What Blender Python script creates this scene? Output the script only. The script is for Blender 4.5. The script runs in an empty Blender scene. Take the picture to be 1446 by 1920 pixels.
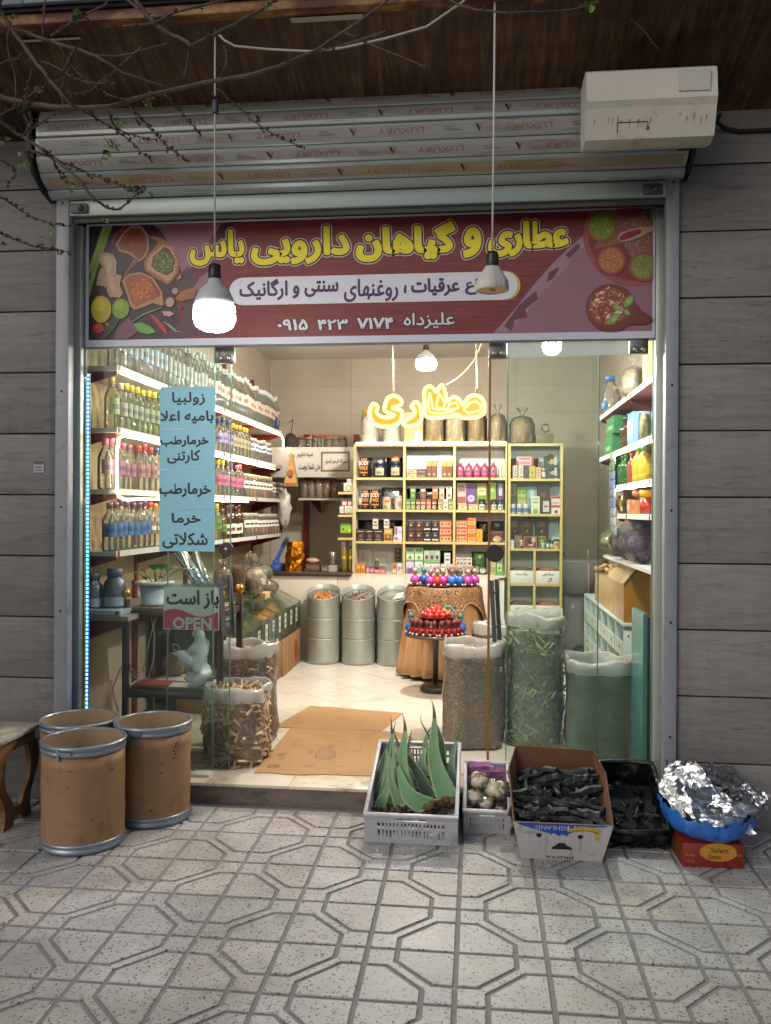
import bpy, bmesh, math, random
from mathutils import Vector, Matrix, Euler, noise
SC = bpy.context.scene
COL = SC.collection
rnd = random.Random(11)
PI = math.pi

# camera
CAM_Y, CAM_Z = -4.096, 1.459
FPX, YAW, PITCH, ROLL = 1600.0, .1076, -.001, .0056
_f = Vector((-math.sin(YAW)*math.cos(PITCH), math.cos(YAW)*math.cos(PITCH), math.sin(PITCH)))
_r0 = Vector((math.cos(YAW), math.sin(YAW), 0)); _u0 = _r0.cross(_f)
_r = _r0*math.cos(ROLL)+_u0*math.sin(ROLL); _u = -_r0*math.sin(ROLL)+_u0*math.cos(ROLL)
cam = bpy.data.cameras.new('camera'); camo = bpy.data.objects.new('camera', cam); COL.objects.link(camo)
cam.sensor_fit = 'HORIZONTAL'; cam.sensor_width = 36; cam.lens = 36*FPX/1446; cam.clip_start = .05; cam.clip_end = 300
camo.matrix_world = Matrix(((_r.x, _u.x, -_f.x, 0), (_r.y, _u.y, -_f.y, CAM_Y), (_r.z, _u.z, -_f.z, CAM_Z), (0, 0, 0, 1)))
SC.camera = camo

# light
SUN_EL, SUN_ROT = math.radians(28), math.radians(215)
w = bpy.data.worlds.new('World'); SC.world = w; w.use_nodes = True
nt = w.node_tree; nt.nodes.clear()
sky = nt.nodes.new('ShaderNodeTexSky'); sky.sky_type = 'NISHITA'; sky.sun_disc = False
sky.sun_elevation = SUN_EL; sky.sun_rotation = SUN_ROT; sky.air_density = 1.0; sky.dust_density = 2.5
hs = nt.nodes.new('ShaderNodeHueSaturation'); hs.inputs['Saturation'].default_value = .62
bg = nt.nodes.new('ShaderNodeBackground'); bg.inputs['Strength'].default_value = .105
wo = nt.nodes.new('ShaderNodeOutputWorld')
nt.links.new(sky.outputs[0], hs.inputs['Color']); nt.links.new(hs.outputs[0], bg.inputs[0]); nt.links.new(bg.outputs[0], wo.inputs[0])
sl = bpy.data.lights.new('sun', 'SUN'); sl.energy = .35; sl.angle = math.radians(25); sl.color = (1, .98, .96)
so = bpy.data.objects.new('sun', sl); COL.objects.link(so)
so.rotation_euler = (math.radians(90)-SUN_EL, 0, math.radians(-35)); so.location = (-4, -8, 6)
SC.view_settings.view_transform = 'Standard'; SC.view_settings.look = 'None'
SC.view_settings.exposure = 0.0; SC.view_settings.gamma = 1; SC.view_settings.use_curve_mapping = False
SC.render.engine = 'CYCLES'
cy = SC.cycles
cy.use_denoising = True
cy.max_bounces = 8; cy.diffuse_bounces = 3; cy.glossy_bounces = 3; cy.transmission_bounces = 4
cy.transparent_max_bounces = 40; cy.caustics_reflective = False; cy.caustics_refractive = False
cy.sample_clamp_indirect = 4

# helpers
def at(px, py, Y=None, Z=None, X=None):
    """Point of the place that the photo shows at px,py, on the plane at that depth / height / side."""
    d = _r*((px-723)/FPX) - _u*((py-960)/FPX) + _f
    o = Vector((0, CAM_Y, CAM_Z))
    if Y is not None: t = (Y-CAM_Y)/d.y
    elif Z is not None: t = (Z-CAM_Z)/d.z
    else: t = X/d.x
    return o+d*t
def ground(px, py):
    d = _r*((px-723)/FPX) - _u*((py-960)/FPX) + _f
    t = (-(CAM_Z - SLOPE*CAM_Y))/(d.z-SLOPE*d.y)
    return Vector((0, CAM_Y, CAM_Z))+d*t
SLOPE = .0232
def gz(y): return SLOPE*min(y, 0.03)
def lin(c):
    return tuple((v/12.92 if v <= .04045 else ((v+.055)/1.055)**2.4) for v in c)
def hx(s):
    s = s.lstrip('#'); return lin(tuple(int(s[i:i+2], 16)/255 for i in (0, 2, 4)))

class MB:
    def __init__(s): s.v, s.f, s.m, s.s = [], [], [], []
    def add(s, vs, fs, mi=0, sm=False):
        b = len(s.v); s.v += [Vector(p) for p in vs]
        for q in fs:
            s.f.append(tuple(b+i for i in q)); s.m.append(mi); s.s.append(sm)
        return s
    def box(s, x0, x1, y0, y1, z0, z1, mi=0):
        return s.add([(x0,y0,z0),(x1,y0,z0),(x1,y1,z0),(x0,y1,z0),(x0,y0,z1),(x1,y0,z1),(x1,y1,z1),(x0,y1,z1)],
                     [(0,3,2,1),(4,5,6,7),(0,1,5,4),(1,2,6,5),(2,3,7,6),(3,0,4,7)], mi)
    def obox(s, c, size, M, mi=0):
        a, b, d = (q/2 for q in size); c = Vector(c)
        vs = [c+M@Vector(p) for p in [(-a,-b,-d),(a,-b,-d),(a,b,-d),(-a,b,-d),(-a,-b,d),(a,-b,d),(a,b,d),(-a,b,d)]]
        return s.add(vs, [(0,3,2,1),(4,5,6,7),(0,1,5,4),(1,2,6,5),(2,3,7,6),(3,0,4,7)], mi)
    def rbox(s, x0, x1, y0, y1, z0, z1, r=.005, mi=0):
        """box with chamfered vertical and horizontal edges"""
        bm = bmesh.new(); bmesh.ops.create_cube(bm, size=1)
        for v in bm.verts:
            v.co = Vector(((x0+x1)/2+v.co.x*(x1-x0), (y0+y1)/2+v.co.y*(y1-y0), (z0+z1)/2+v.co.z*(z1-z0)))
        bmesh.ops.bevel(bm, geom=bm.edges[:], offset=r, segments=2, profile=.5, affect='EDGES')
        bm.verts.index_update()
        s.add([v.co.copy() for v in bm.verts], [tuple(v.index for v in f.verts) for f in bm.faces], mi, True); bm.free(); return s
    def lathe(s, prof, n=16, c=(0,0,0), mi=0, sm=True, M=None, a0=0, a1=2*PI, wob=None):
        c = Vector(c); full = abs(a1-a0-2*PI) < 1e-6; k = n if full else n+1; vs = []
        for (r, z) in prof:
            for i in range(k):
                a = a0+(a1-a0)*i/n; rr = r*(wob(a, z) if wob else 1)
                p = Vector((rr*math.cos(a), rr*math.sin(a), z)); vs.append(c+(M@p if M else p))
        fs = []
        for j in range(len(prof)-1):
            for i in range(n):
                i2 = (i+1) % k
                fs.append((j*k+i, j*k+i2, (j+1)*k+i2, (j+1)*k+i))
        s.add(vs, fs, mi, sm)
        if full:
            if prof[0][0] > 1e-5 and not getattr(s, 'no_cap', False): s.f.append(tuple(len(s.v)-len(vs)+i for i in reversed(range(k)))); s.m.append(mi); s.s.append(False)
            if prof[-1][0] > 1e-5 and prof[-1] != prof[0] and not getattr(s, 'open_top', False) and not getattr(s, 'no_cap', False):
                b = len(s.v)-k; s.f.append(tuple(b+i for i in range(k))); s.m.append(mi); s.s.append(False)
        return s
    def tube(s, pts, rad, n=6, mi=0, sm=True, closed=False):
        pts = [Vector(p) for p in pts]; rs = rad if isinstance(rad, (list, tuple)) else [rad]*len(pts)
        vs, fs = [], []; N = len(pts); up = None
        for i, p in enumerate(pts):
            a = pts[i-1] if (i > 0 or closed) else p; b = pts[(i+1) % N] if (i < N-1 or closed) else p
            t = (b-a).normalized()
            if up is None:
                up = t.orthogonal().normalized()
            else:
                up = (up-t*up.dot(t)); up = up.normalized() if up.length > 1e-6 else t.orthogonal().normalized()
            q = t.cross(up)
            for k in range(n):
                an = 2*PI*k/n; vs.append(p+(up*math.cos(an)+q*math.sin(an))*rs[i])
        for i in range(N if closed else N-1):
            for k in range(n):
                j = (i+1) % N
                fs.append((i*n+k, i*n+(k+1) % n, j*n+(k+1) % n, j*n+k))
        if not closed:
            fs.append(tuple(reversed(range(n)))); fs.append(tuple((N-1)*n+k for k in range(n)))
        return s.add(vs, fs, mi, sm)
    def prism(s, poly, f0, f1, mi=0):
        """poly: list of 2d points, f0/f1 map (u,v)->3d for both caps"""
        n = len(poly); vs = [f0(*p) for p in poly]+[f1(*p) for p in poly]
        return s.add(vs, [tuple(range(n)), tuple(reversed(range(n, 2*n)))]+[(i, n+i, n+(i+1) % n, (i+1) % n) for i in range(n)], mi)
    def blob(s, c, r, sub=2, amp=.15, fr=3, seed=0, mi=0, M=None, sm=True):
        bm = bmesh.new(); bmesh.ops.create_icosphere(bm, subdivisions=sub, radius=1); c = Vector(c)
        r = Vector(r) if not isinstance(r, (int, float)) else Vector((r, r, r)); vs = []
        for v in bm.verts:
            k = 1+amp*noise.noise(v.co*fr+Vector((seed*7.3, seed*3.1, seed)))
            p = Vector((v.co.x*r.x*k, v.co.y*r.y*k, v.co.z*r.z*k)); vs.append(c+(M@p if M else p))
        bm.verts.index_update()
        s.add(vs, [tuple(v.index for v in f.verts) for f in bm.faces], mi, sm); bm.free(); return s
    def mesh(s, name, mats, off=Vector()):
        me = bpy.data.meshes.new(name)
        me.from_pydata([tuple(p-off) for p in s.v], [], s.f)
        for m_ in (mats if isinstance(mats, (list, tuple)) else [mats]): me.materials.append(m_)
        me.polygons.foreach_set('material_index', s.m); me.polygons.foreach_set('use_smooth', s.s)
        me.update(); return me
def wloc(o):
    v = Vector()
    while o is not None: v += o.location; o = o.parent
    return v
def put(mb, name, mats, parent=None, local=False, loc=None, smooth_angle=None):
    off = Vector()
    if not local:
        off = wloc(parent) if parent else (Vector(loc) if loc is not None else Vector())
    me = mb if isinstance(mb, bpy.types.Mesh) else mb.mesh(name, mats, off)
    o = bpy.data.objects.new(name, me); COL.objects.link(o)
    if parent: o.parent = parent
    elif loc is not None: o.location = loc
    return o
def place(me, name, parent=None, loc=(0,0,0), rot=(0,0,0), scale=None):
    """object of an existing mesh; loc is in the parent's space"""
    o = bpy.data.objects.new(name, me); COL.objects.link(o); o.parent = parent; o.location = loc; o.rotation_euler = rot
    if scale: o.scale = scale
    return o
def tag(o, label, cat, group=None):
    o['label'] = label; o['category'] = cat
    if group: o['group'] = group
    return o
def thing(name, label, cat, loc=(0,0,0), rz=0, group=None):
    o = bpy.data.objects.new(name, None); COL.objects.link(o); o.location = loc; o.rotation_euler = (0,0,rz)
    o.empty_display_size = .05
    return tag(o, label, cat, group)
def struct(o): o['kind'] = 'structure'; return o
def stuff(o): o['kind'] = 'stuff'; return o
def dup(root, loc, rz=None, label=None, group=None):
    r = root.copy(); COL.objects.link(r); r.location = loc
    if rz is not None: r.rotation_euler = (0,0,rz)
    if label: r['label'] = label
    if group: r['group'] = group
    for ch in root.children:
        c = ch.copy(); COL.objects.link(c); c.parent = r
        for g in ch.children:
            d = g.copy(); COL.objects.link(d); d.parent = c
    return r
ORD = ['first','second','third','fourth','fifth','sixth','seventh','eighth','ninth','tenth','eleventh','twelfth','thirteenth','fourteenth','fifteenth','sixteenth','seventeenth','eighteenth','nineteenth','twentieth']
def nth(i):
    if i < 20: return ORD[i]
    t = {2:'twenty',3:'thirty',4:'forty',5:'fifty'}[(i+1)//10]; k = (i+1) % 10
    return t.rstrip('y')+'ieth' if k == 0 else t+'-'+ORD[k-1]

# materials
MATS = {}
def newmat(name):
    m = bpy.data.materials.new(name); m.use_nodes = True; t = m.node_tree; t.nodes.clear()
    o = t.nodes.new('ShaderNodeOutputMaterial'); return m, t, o
def nd(t, typ, **kw):
    n = t.nodes.new(typ)
    for k, v in kw.items():
        if k in n.inputs: n.inputs[k].default_value = v
        else: setattr(n, k, v)
    return n
def ramp(t, fac, stops, interp='LINEAR'):
    r = t.nodes.new('ShaderNodeValToRGB'); r.color_ramp.interpolation = interp
    while len(r.color_ramp.elements) < len(stops): r.color_ramp.elements.new(.5)
    for e, (p, c) in zip(r.color_ramp.elements, stops):
        e.position = p; e.color = (*c, 1) if len(c) == 3 else c
    t.links.new(fac, r.inputs[0]); return r
def M(name, col, rough=.5, metal=0, var=.0, scale=20, stretch=(1,1,1), bump=0, bscale=None, spec=.5, emit=None, es=0, wear=None, coord='Object', rand=0):
    """principled material; var = tone variation by noise, wear = (colour, amount, scale) stains"""
    if name in MATS: return MATS[name]
    m, t, o = newmat(name); L = t.links
    p = nd(t, 'ShaderNodeBsdfPrincipled', **{'Roughness': rough, 'Metallic': metal, 'Specular IOR Level': spec})
    p.inputs['Base Color'].default_value = (*col, 1)
    if var or bump or wear or rand:
        if coord == 'World': src = nd(t, 'ShaderNodeNewGeometry').outputs['Position']
        else: src = nd(t, 'ShaderNodeTexCoord').outputs['Object']
        mp = nd(t, 'ShaderNodeMapping'); mp.inputs['Scale'].default_value = stretch; L.new(src, mp.inputs[0])
        cur = None
        if var or rand:
            n = nd(t, 'ShaderNodeTexNoise', **{'Scale': scale, 'Detail': 6.0, 'Roughness': .6}); L.new(mp.outputs[0], n.inputs['Vector'])
            r = ramp(t, n.outputs[0], [(.25, tuple(c*(1-var) for c in col)), (.75, tuple(min(1, c*(1+var)) for c in col))]); cur = r.outputs[0]
            if rand:
                oi = nd(t, 'ShaderNodeObjectInfo'); mr = nd(t, 'ShaderNodeMapRange'); mr.inputs[3].default_value = 1-rand; mr.inputs[4].default_value = 1+rand
                L.new(oi.outputs['Random'], mr.inputs[0]); mx = nd(t, 'ShaderNodeMix', data_type='RGBA', blend_type='MULTIPLY'); mx.inputs[0].default_value = 1
                L.new(cur, mx.inputs[6]); L.new(mr.outputs[0], mx.inputs[7]); cur = mx.outputs[2]
        if wear:
            wc, wa, ws = wear
            n2 = nd(t, 'ShaderNodeTexNoise', **{'Scale': ws, 'Detail': 8.0, 'Roughness': .7}); L.new(mp.outputs[0], n2.inputs['Vector'])
            r2 = ramp(t, n2.outputs[0], [(1-wa-.08, (0,0,0)), (1-wa+.08, (1,1,1))])
            mx = nd(t, 'ShaderNodeMix', data_type='RGBA'); L.new(r2.outputs[0], mx.inputs[0])
            if cur: L.new(cur, mx.inputs[6])
            else: mx.inputs[6].default_value = (*col, 1)
            mx.inputs[7].default_value = (*wc, 1); cur = mx.outputs[2]
        if cur: L.new(cur, p.inputs['Base Color'])
        if bump:
            n3 = nd(t, 'ShaderNodeTexNoise', **{'Scale': bscale or scale, 'Detail': 4.0}); L.new(mp.outputs[0], n3.inputs['Vector'])
            b = nd(t, 'ShaderNodeBump', **{'Strength': bump, 'Distance': .01}); L.new(n3.outputs[0], b.inputs['Height']); L.new(b.outputs[0], p.inputs['Normal'])
    if emit: p.inputs['Emission Color'].default_value = (*emit, 1); p.inputs['Emission Strength'].default_value = es
    L.new(p.outputs[0], o.inputs[0]); MATS[name] = m; return m
def flat(c, rough=.45):
    c = hx(c) if isinstance(c, str) else c
    k = 'print_%02x%02x%02x_%d' % (*[int(max(0, min(1, v))*255) for v in c], int(rough*100))
    return M(k, c, rough)
def film(name, tint=(.95,.95,.95), haze=.15, hcol=(.8,.8,.8), rough=.12, bump=0, bscale=30, refl=1.0, ior=1.45):
    """clear sheet: transparent + a little scatter + fresnel gloss"""
    if name in MATS: return MATS[name]
    m, t, o = newmat(name); L = t.links
    tr = nd(t, 'ShaderNodeBsdfTransparent'); tr.inputs[0].default_value = (*tint, 1)
    df = nd(t, 'ShaderNodeBsdfDiffuse'); df.inputs[0].default_value = (*hcol, 1)
    m1 = nd(t, 'ShaderNodeMixShader'); m1.inputs[0].default_value = haze; L.new(tr.outputs[0], m1.inputs[1]); L.new(df.outputs[0], m1.inputs[2])
    gl = nd(t, 'ShaderNodeBsdfGlossy'); gl.inputs['Roughness'].default_value = rough
    fr = nd(t, 'ShaderNodeFresnel'); fr.inputs[0].default_value = ior
    mu = nd(t, 'ShaderNodeMath', operation='MULTIPLY'); mu.inputs[1].default_value = refl; L.new(fr.outputs[0], mu.inputs[0])
    m2 = nd(t, 'ShaderNodeMixShader'); L.new(mu.outputs[0], m2.inputs[0]); L.new(m1.outputs[0], m2.inputs[1]); L.new(gl.outputs[0], m2.inputs[2])
    if bump:
        tc = nd(t, 'ShaderNodeTexCoord'); n3 = nd(t, 'ShaderNodeTexNoise', **{'Scale': bscale, 'Detail': 3.0, 'Distortion': 1.2}); L.new(tc.outputs['Object'], n3.inputs['Vector'])
        b = nd(t, 'ShaderNodeBump', **{'Strength': bump, 'Distance': .01}); L.new(n3.outputs[0], b.inputs['Height'])
        for q in (gl, fr): L.new(b.outputs[0], q.inputs['Normal'])
    L.new(m2.outputs[0], o.inputs[0]); MATS[name] = m; return m
def glow(name, col, s):
    if name in MATS: return MATS[name]
    m, t, o = newmat(name); e = nd(t, 'ShaderNodeEmission', Strength=s); e.inputs[0].default_value = (*col, 1)
    t.links.new(e.outputs[0], o.inputs[0]); MATS[name] = m; return m

# lettering
AR = {}
for ch, base, n in [('ا',0xFE8D,2),('ب',0xFE8F,4),('پ',0xFB56,4),('ت',0xFE95,4),('ث',0xFE99,4),('ج',0xFE9D,4),('چ',0xFB7A,4),('ح',0xFEA1,4),('خ',0xFEA5,4),
    ('د',0xFEA9,2),('ذ',0xFEAB,2),('ر',0xFEAD,2),('ز',0xFEAF,2),('س',0xFEB1,4),('ش',0xFEB5,4),('ص',0xFEB9,4),('ض',0xFEBD,4),('ط',0xFEC1,4),('ظ',0xFEC5,4),
    ('ع',0xFEC9,4),('غ',0xFECD,4),('ف',0xFED1,4),('ق',0xFED5,4),('ک',0xFB8E,4),('گ',0xFB92,4),('ل',0xFEDD,4),('م',0xFEE1,4),('ن',0xFEE5,4),('و',0xFEED,2),
    ('ه',0xFEE9,4),('ی',0xFBFC,4)]:
    AR[ch] = [base+i for i in range(n)]
def shape(s):
    """join Persian letters into their contextual forms, in visual order"""
    out = []; i = 0; s = list(s)
    def joins_next(c): return c in AR and len(AR[c]) == 4
    while i < len(s):
        c = s[i]; prev = i > 0 and joins_next(s[i-1])
        if c == 'ل' and i+1 < len(s) and s[i+1] == 'ا':
            out.append(chr(0xFEFC if prev else 0xFEFB)); i += 2; continue
        if c in AR:
            nxt = joins_next(c) and i+1 < len(s) and s[i+1] in AR
            k = 3 if (prev and nxt) else 2 if nxt else 1 if prev else 0
            out.append(chr(AR[c][k]))
        else: out.append(c)
        i += 1
    r = ''.join(reversed(out)); digits = '۰۱۲۳۴۵۶۷۸۹'
    res = ''; run = ''
    for c in r:
        if c in digits: run = c+run
        else: res += run+c; run = ''
    return res+run
TXT = {}
def text_geo(s, bold=0.0, res=2):
    k = (s, bold, res)
    if k in TXT: return TXT[k]
    ar = any(ord(q) > 0x600 for q in s); best = -1e9
    for off, rs in (((.012, 3), (.0, 3), (.006, 4), (.018, 3), (-.004, 3)) if ar else ((0, 2),)):
        c = bpy.data.curves.new('lettering', 'FONT'); c.body = shape(s) if ar else s
        c.size = 1; c.offset = off; c.resolution_u = rs
        o = bpy.data.objects.new('lettering', c); COL.objects.link(o)
        me = bpy.data.meshes.new_from_object(o.evaluated_get(bpy.context.evaluated_depsgraph_get()))
        q = (len(me.polygons)-len(me.vertices))*3/rs   # gaps in the fill cost faces: keep the most complete one
        if q > best:
            best = q; TXT[k] = ([(v.co.x, v.co.y) for v in me.vertices], [tuple(p.vertices) for p in me.polygons])
        bpy.data.objects.remove(o); bpy.data.curves.remove(c); bpy.data.meshes.remove(me)
    return TXT[k]
def text_mb(s, fn, u0, u1, v0, v1, bold=0, flip=False, mb=None, mi=0, keep=False, mirror=False):
    """lettering fitted to the rectangle u0..u1, v0..v1; fn maps (u,v,depth step)->3d; bold: extra stroke radius in metres"""
    vs, fs = text_geo(s); mb = mb or MB()
    x0 = min(p[0] for p in vs); x1 = max(p[0] for p in vs); y0 = min(p[1] for p in vs); y1 = max(p[1] for p in vs)
    if keep:
        k = min((u1-u0)/(x1-x0), (v1-v0)/(y1-y0)); cu, cv = (u0+u1)/2, (v0+v1)/2; hw, hh = k*(x1-x0)/2, k*(y1-y0)/2
        u0, u1, v0, v1 = cu-hw, cu+hw, cv-hh, cv+hh
    sh = [(0, 0)]
    if bold:
        n = 8 if bold < .004 else 14
        sh = [(bold*math.cos(2*PI*i/n), bold*math.sin(2*PI*i/n)) for i in range(n)]+[(bold*.5*math.cos(2*PI*i/6), bold*.5*math.sin(2*PI*i/6)) for i in range(6)]
    for i, (du, dv) in enumerate(sh):
        pts = []
        for (x, y) in vs:
            a = (x-x0)/(x1-x0); b = (y-y0)/(y1-y0)
            if flip: a, b = 1-a, 1-b
            p = fn(u0+a*(u1-u0)+du, v0+b*(v1-v0)+dv); pts.append(p+Vector((0, -.000012*i, 0)))
        mb.add(pts, fs, mi)
    return mb
def onY(y): return lambda u, v: Vector((u, y, v))
# pavement
terr = M('terrazzo', hx('#a9a39b'), .38, var=.10, scale=6, coord='World')
def terrazzo():
    m, t, o = newmat('terrazzo_paver'); L = t.links
    p = nd(t, 'ShaderNodeBsdfPrincipled', **{'Roughness': .34, 'Specular IOR Level': .45})
    g = nd(t, 'ShaderNodeNewGeometry'); base = hx('#a9a8a8')
    mp = nd(t, 'ShaderNodeMapping'); mp.inputs['Scale'].default_value = (1, 1, 1); L.new(g.outputs['Position'], mp.inputs[0])
    n = nd(t, 'ShaderNodeTexNoise', **{'Scale': 9.0, 'Detail': 6.0}); L.new(mp.outputs[0], n.inputs['Vector'])
    r = ramp(t, n.outputs[0], [(.3, tuple(c*.84 for c in base)), (.72, tuple(c*1.1 for c in base))])
    nw = nd(t, 'ShaderNodeTexNoise', **{'Scale': 90.0, 'Detail': 2.0}); L.new(mp.outputs[0], nw.inputs['Vector'])
    va = nd(t, 'ShaderNodeVectorMath', operation='MULTIPLY_ADD'); va.inputs[1].default_value = (.012,)*3; L.new(nw.outputs[1], va.inputs[0]); L.new(mp.outputs[0], va.inputs[2])
    cur = r.outputs[0]
    for sc, th, dark, amt in ((95, .34, '#443f3b', .46), (150, .34, '#655a52', .42), (60, .26, '#857a70', .3)):
        v = nd(t, 'ShaderNodeTexVoronoi', **{'Scale': float(sc), 'Randomness': 1.0}); L.new(va.outputs[0], v.inputs['Vector'])
        sp = nd(t, 'ShaderNodeSeparateColor'); L.new(v.outputs['Color'], sp.inputs[0])
        lt = nd(t, 'ShaderNodeMath', operation='LESS_THAN'); lt.inputs[1].default_value = amt; L.new(sp.outputs[0], lt.inputs[0])
        sz = nd(t, 'ShaderNodeMath', operation='MULTIPLY'); sz.inputs[1].default_value = th*1.5; L.new(sp.outputs[1], sz.inputs[0])
        d = nd(t, 'ShaderNodeMath', operation='LESS_THAN'); L.new(v.outputs['Distance'], d.inputs[0]); L.new(sz.outputs[0], d.inputs[1])
        mu = nd(t, 'ShaderNodeMath', operation='MULTIPLY'); L.new(lt.outputs[0], mu.inputs[0]); L.new(d.outputs[0], mu.inputs[1])
        m8 = nd(t, 'ShaderNodeMath', operation='MULTIPLY'); m8.inputs[1].default_value = .85; L.new(mu.outputs[0], m8.inputs[0])
        mx = nd(t, 'ShaderNodeMix', data_type='RGBA'); L.new(m8.outputs[0], mx.inputs[0]); L.new(cur, mx.inputs[6]); mx.inputs[7].default_value = (*hx(dark), 1); cur = mx.outputs[2]
    n4 = nd(t, 'ShaderNodeTexNoise', **{'Scale': 2.2, 'Detail': 5.0}); L.new(mp.outputs[0], n4.inputs['Vector'])
    r4 = ramp(t, n4.outputs[0], [(.36, (.60, .59, .58)), (.60, (1, 1, 1))])
    mx = nd(t, 'ShaderNodeMix', data_type='RGBA', blend_type='MULTIPLY'); mx.inputs[0].default_value = .6; L.new(cur, mx.inputs[6]); L.new(r4.outputs[0], mx.inputs[7]); cur = mx.outputs[2]
    oi = nd(t, 'ShaderNodeObjectInfo'); cr = ramp(t, oi.outputs['Random'], [(0, (.84, .85, .87)), (.35, (1, 1, 1)), (.7, (.95, .94, .93)), (1, (1.03, .97, .90))])
    mx = nd(t, 'ShaderNodeMix', data_type='RGBA', blend_type='MULTIPLY'); mx.inputs[0].default_value = 1; L.new(cur, mx.inputs[6]); L.new(cr.outputs[0], mx.inputs[7])
    L.new(mx.outputs[2], p.inputs['Base Color'])
    rr = ramp(t, n4.outputs[0], [(.35, (.42,)*3), (.7, (.62,)*3)]); L.new(rr.outputs[0], p.inputs['Roughness'])
    b = nd(t, 'ShaderNodeBump', **{'Strength': .12, 'Distance': .004}); L.new(n.outputs[0], b.inputs['Height']); L.new(b.outputs[0], p.inputs['Normal'])
    L.new(p.outputs[0], o.inputs[0]); return m
TERR = terrazzo()
grout = M('grey_grout', hx('#787776'), .85, var=.2, scale=30, bump=.2, coord='World')
pv = MB(); pv.box(-14, 14, -7, .03, -.25, -.002)
pave = struct(put(pv, 'pavement', grout)); pave.rotation_euler = (math.atan(SLOPE), 0, 0)
def offset_poly(p, d):
    n = len(p); out = []; ar = sum(p[i][0]*p[(i+1) % n][1]-p[(i+1) % n][0]*p[i][1] for i in range(n))
    sg = 1 if ar > 0 else -1
    for i in range(n):
        a, b, c = Vector(p[i-1]), Vector(p[i]), Vector(p[(i+1) % n])
        e1, e2 = (b-a).normalized(), (c-b).normalized()
        n1, n2 = Vector((-e1.y, e1.x))*sg, Vector((-e2.y, e2.x))*sg
        k = n1+n2; k = k/max(.3, k.length_squared/2) if k.length > 1e-6 else n1
        out.append(tuple(b+k*d))
    return out
TS = .30
def paver_mesh(flip):
    g, a, t = .0265, .66, .241; e = .41*g; mb = MB()
    P1 = [(g,g),(a-g,g),(a-g,t-e),(t-e,a-g),(g,a-g)]
    P2 = [(1-x,1-y) for x, y in P1]
    B = [(a+g,g),(1-g,g),(1-g,1-a-g),(1-t-e,1-a-g),(1-a-g,1-t-e),(1-a-g,1-g),(g,1-g),(g,a+g),(t+e,a+g),(a+g,t+e)]
    for p in (P1, B, P2):
        p = [(x*TS, y*TS) for x, y in p]
        if flip: p = [(TS-x, y) for x, y in p]
        n = len(p); q = offset_poly(p, .0022)
        mb.add([(x,y,-.004) for x, y in p]+[(x,y,.0016) for x, y in p]+[(x,y,.0034) for x, y in q],
               [(i,(i+1) % n,n+(i+1) % n,n+i) if not flip else (n+i,n+(i+1) % n,(i+1) % n,i) for i in range(n)] +
               [(n+i,n+(i+1) % n,2*n+(i+1) % n,2*n+i) if not flip else (2*n+i,2*n+(i+1) % n,n+(i+1) % n,n+i) for i in range(n)] +
               [tuple(range(2*n,3*n)) if not flip else tuple(reversed(range(2*n,3*n)))])
    return mb.mesh('paver', TERR)
pm = [paver_mesh(True), paver_mesh(False)]
for i in range(-9, 13):
    for j in range(-1, 8):
        x, y = -.962+TS*i, -.318-TS*(j+1)
        z = rnd.uniform(-.0008, .0008)
        place(pm[(i+j) % 2], 'paver', pave, (x, y, z), (rnd.uniform(-.002, .002), rnd.uniform(-.002, .002), 0))
rd = MB(); rd.box(-60, 60, -90, -6.8, -.6, -.36)
struct(put(rd, 'road', M('asphalt', hx('#4a4a4c'), .85, var=.2, scale=40, bump=.3)))

# shop shell
XL, XR, YB, FZ = -2.24, 1.25, 5.0, .10
floorm = M('floor_joint', hx('#b8b0a2'), .4)
fb = MB(); fb.box(XL-.2, XR+.2, .06, YB+.2, -.1, FZ-.006)
flo = struct(put(fb, 'shop_floor', floorm))
ftile = M('floor_tile', hx('#d6d0c4'), .16, var=.05, scale=3, wear=(hx('#c6bba9'), .40, 3), coord='World', rand=.04)
fs_ = .42
def fl_mesh():
    mb = MB(); h = fs_/2-.0016
    mb.box(-h, h, -h, h, -.006, 0); return mb.mesh('floor_tile', ftile)
fm = fl_mesh(); dg = fs_/math.sqrt(2)
for a in range(-8, 9):
    for b in range(-1, 19):
        x = -.32+a*dg; y = .3+b*dg
        if (a+b) % 2 or not (XL-.05 < x < XR+.05) or not (.34 < y < YB): continue
        o = place(fm, 'floor_tile', flo, (x, y, FZ), (0, 0, PI/4))
# straight threshold row and stone step
thr = M('threshold_stone', hx('#cfc6b6'), .25, var=.08, scale=5, wear=(hx('#9b8f80'), .4, 6), coord='World')
mb = MB()
st = M('step_stone', hx('#6a5f58'), .55, var=.25, scale=14, stretch=(1,1,3), bump=.15, wear=(hx('#463e3a'), .42, 7))
x = XL+.06; stp = MB(); stp.box(-2.1, .915, .036, .30, -.05, FZ-.014)
step = struct(put(stp, 'step', st))
stp2 = []
while x < .9:
    x1 = min(x+.42, .913); x0 = max(x, -2.098)
    mb = MB(); mb.rbox(x0+.001, x1-.001, .024, .33, FZ-.013, FZ+.004, .003); put(mb, 'threshold_tile', thr, step); x += .42

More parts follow.
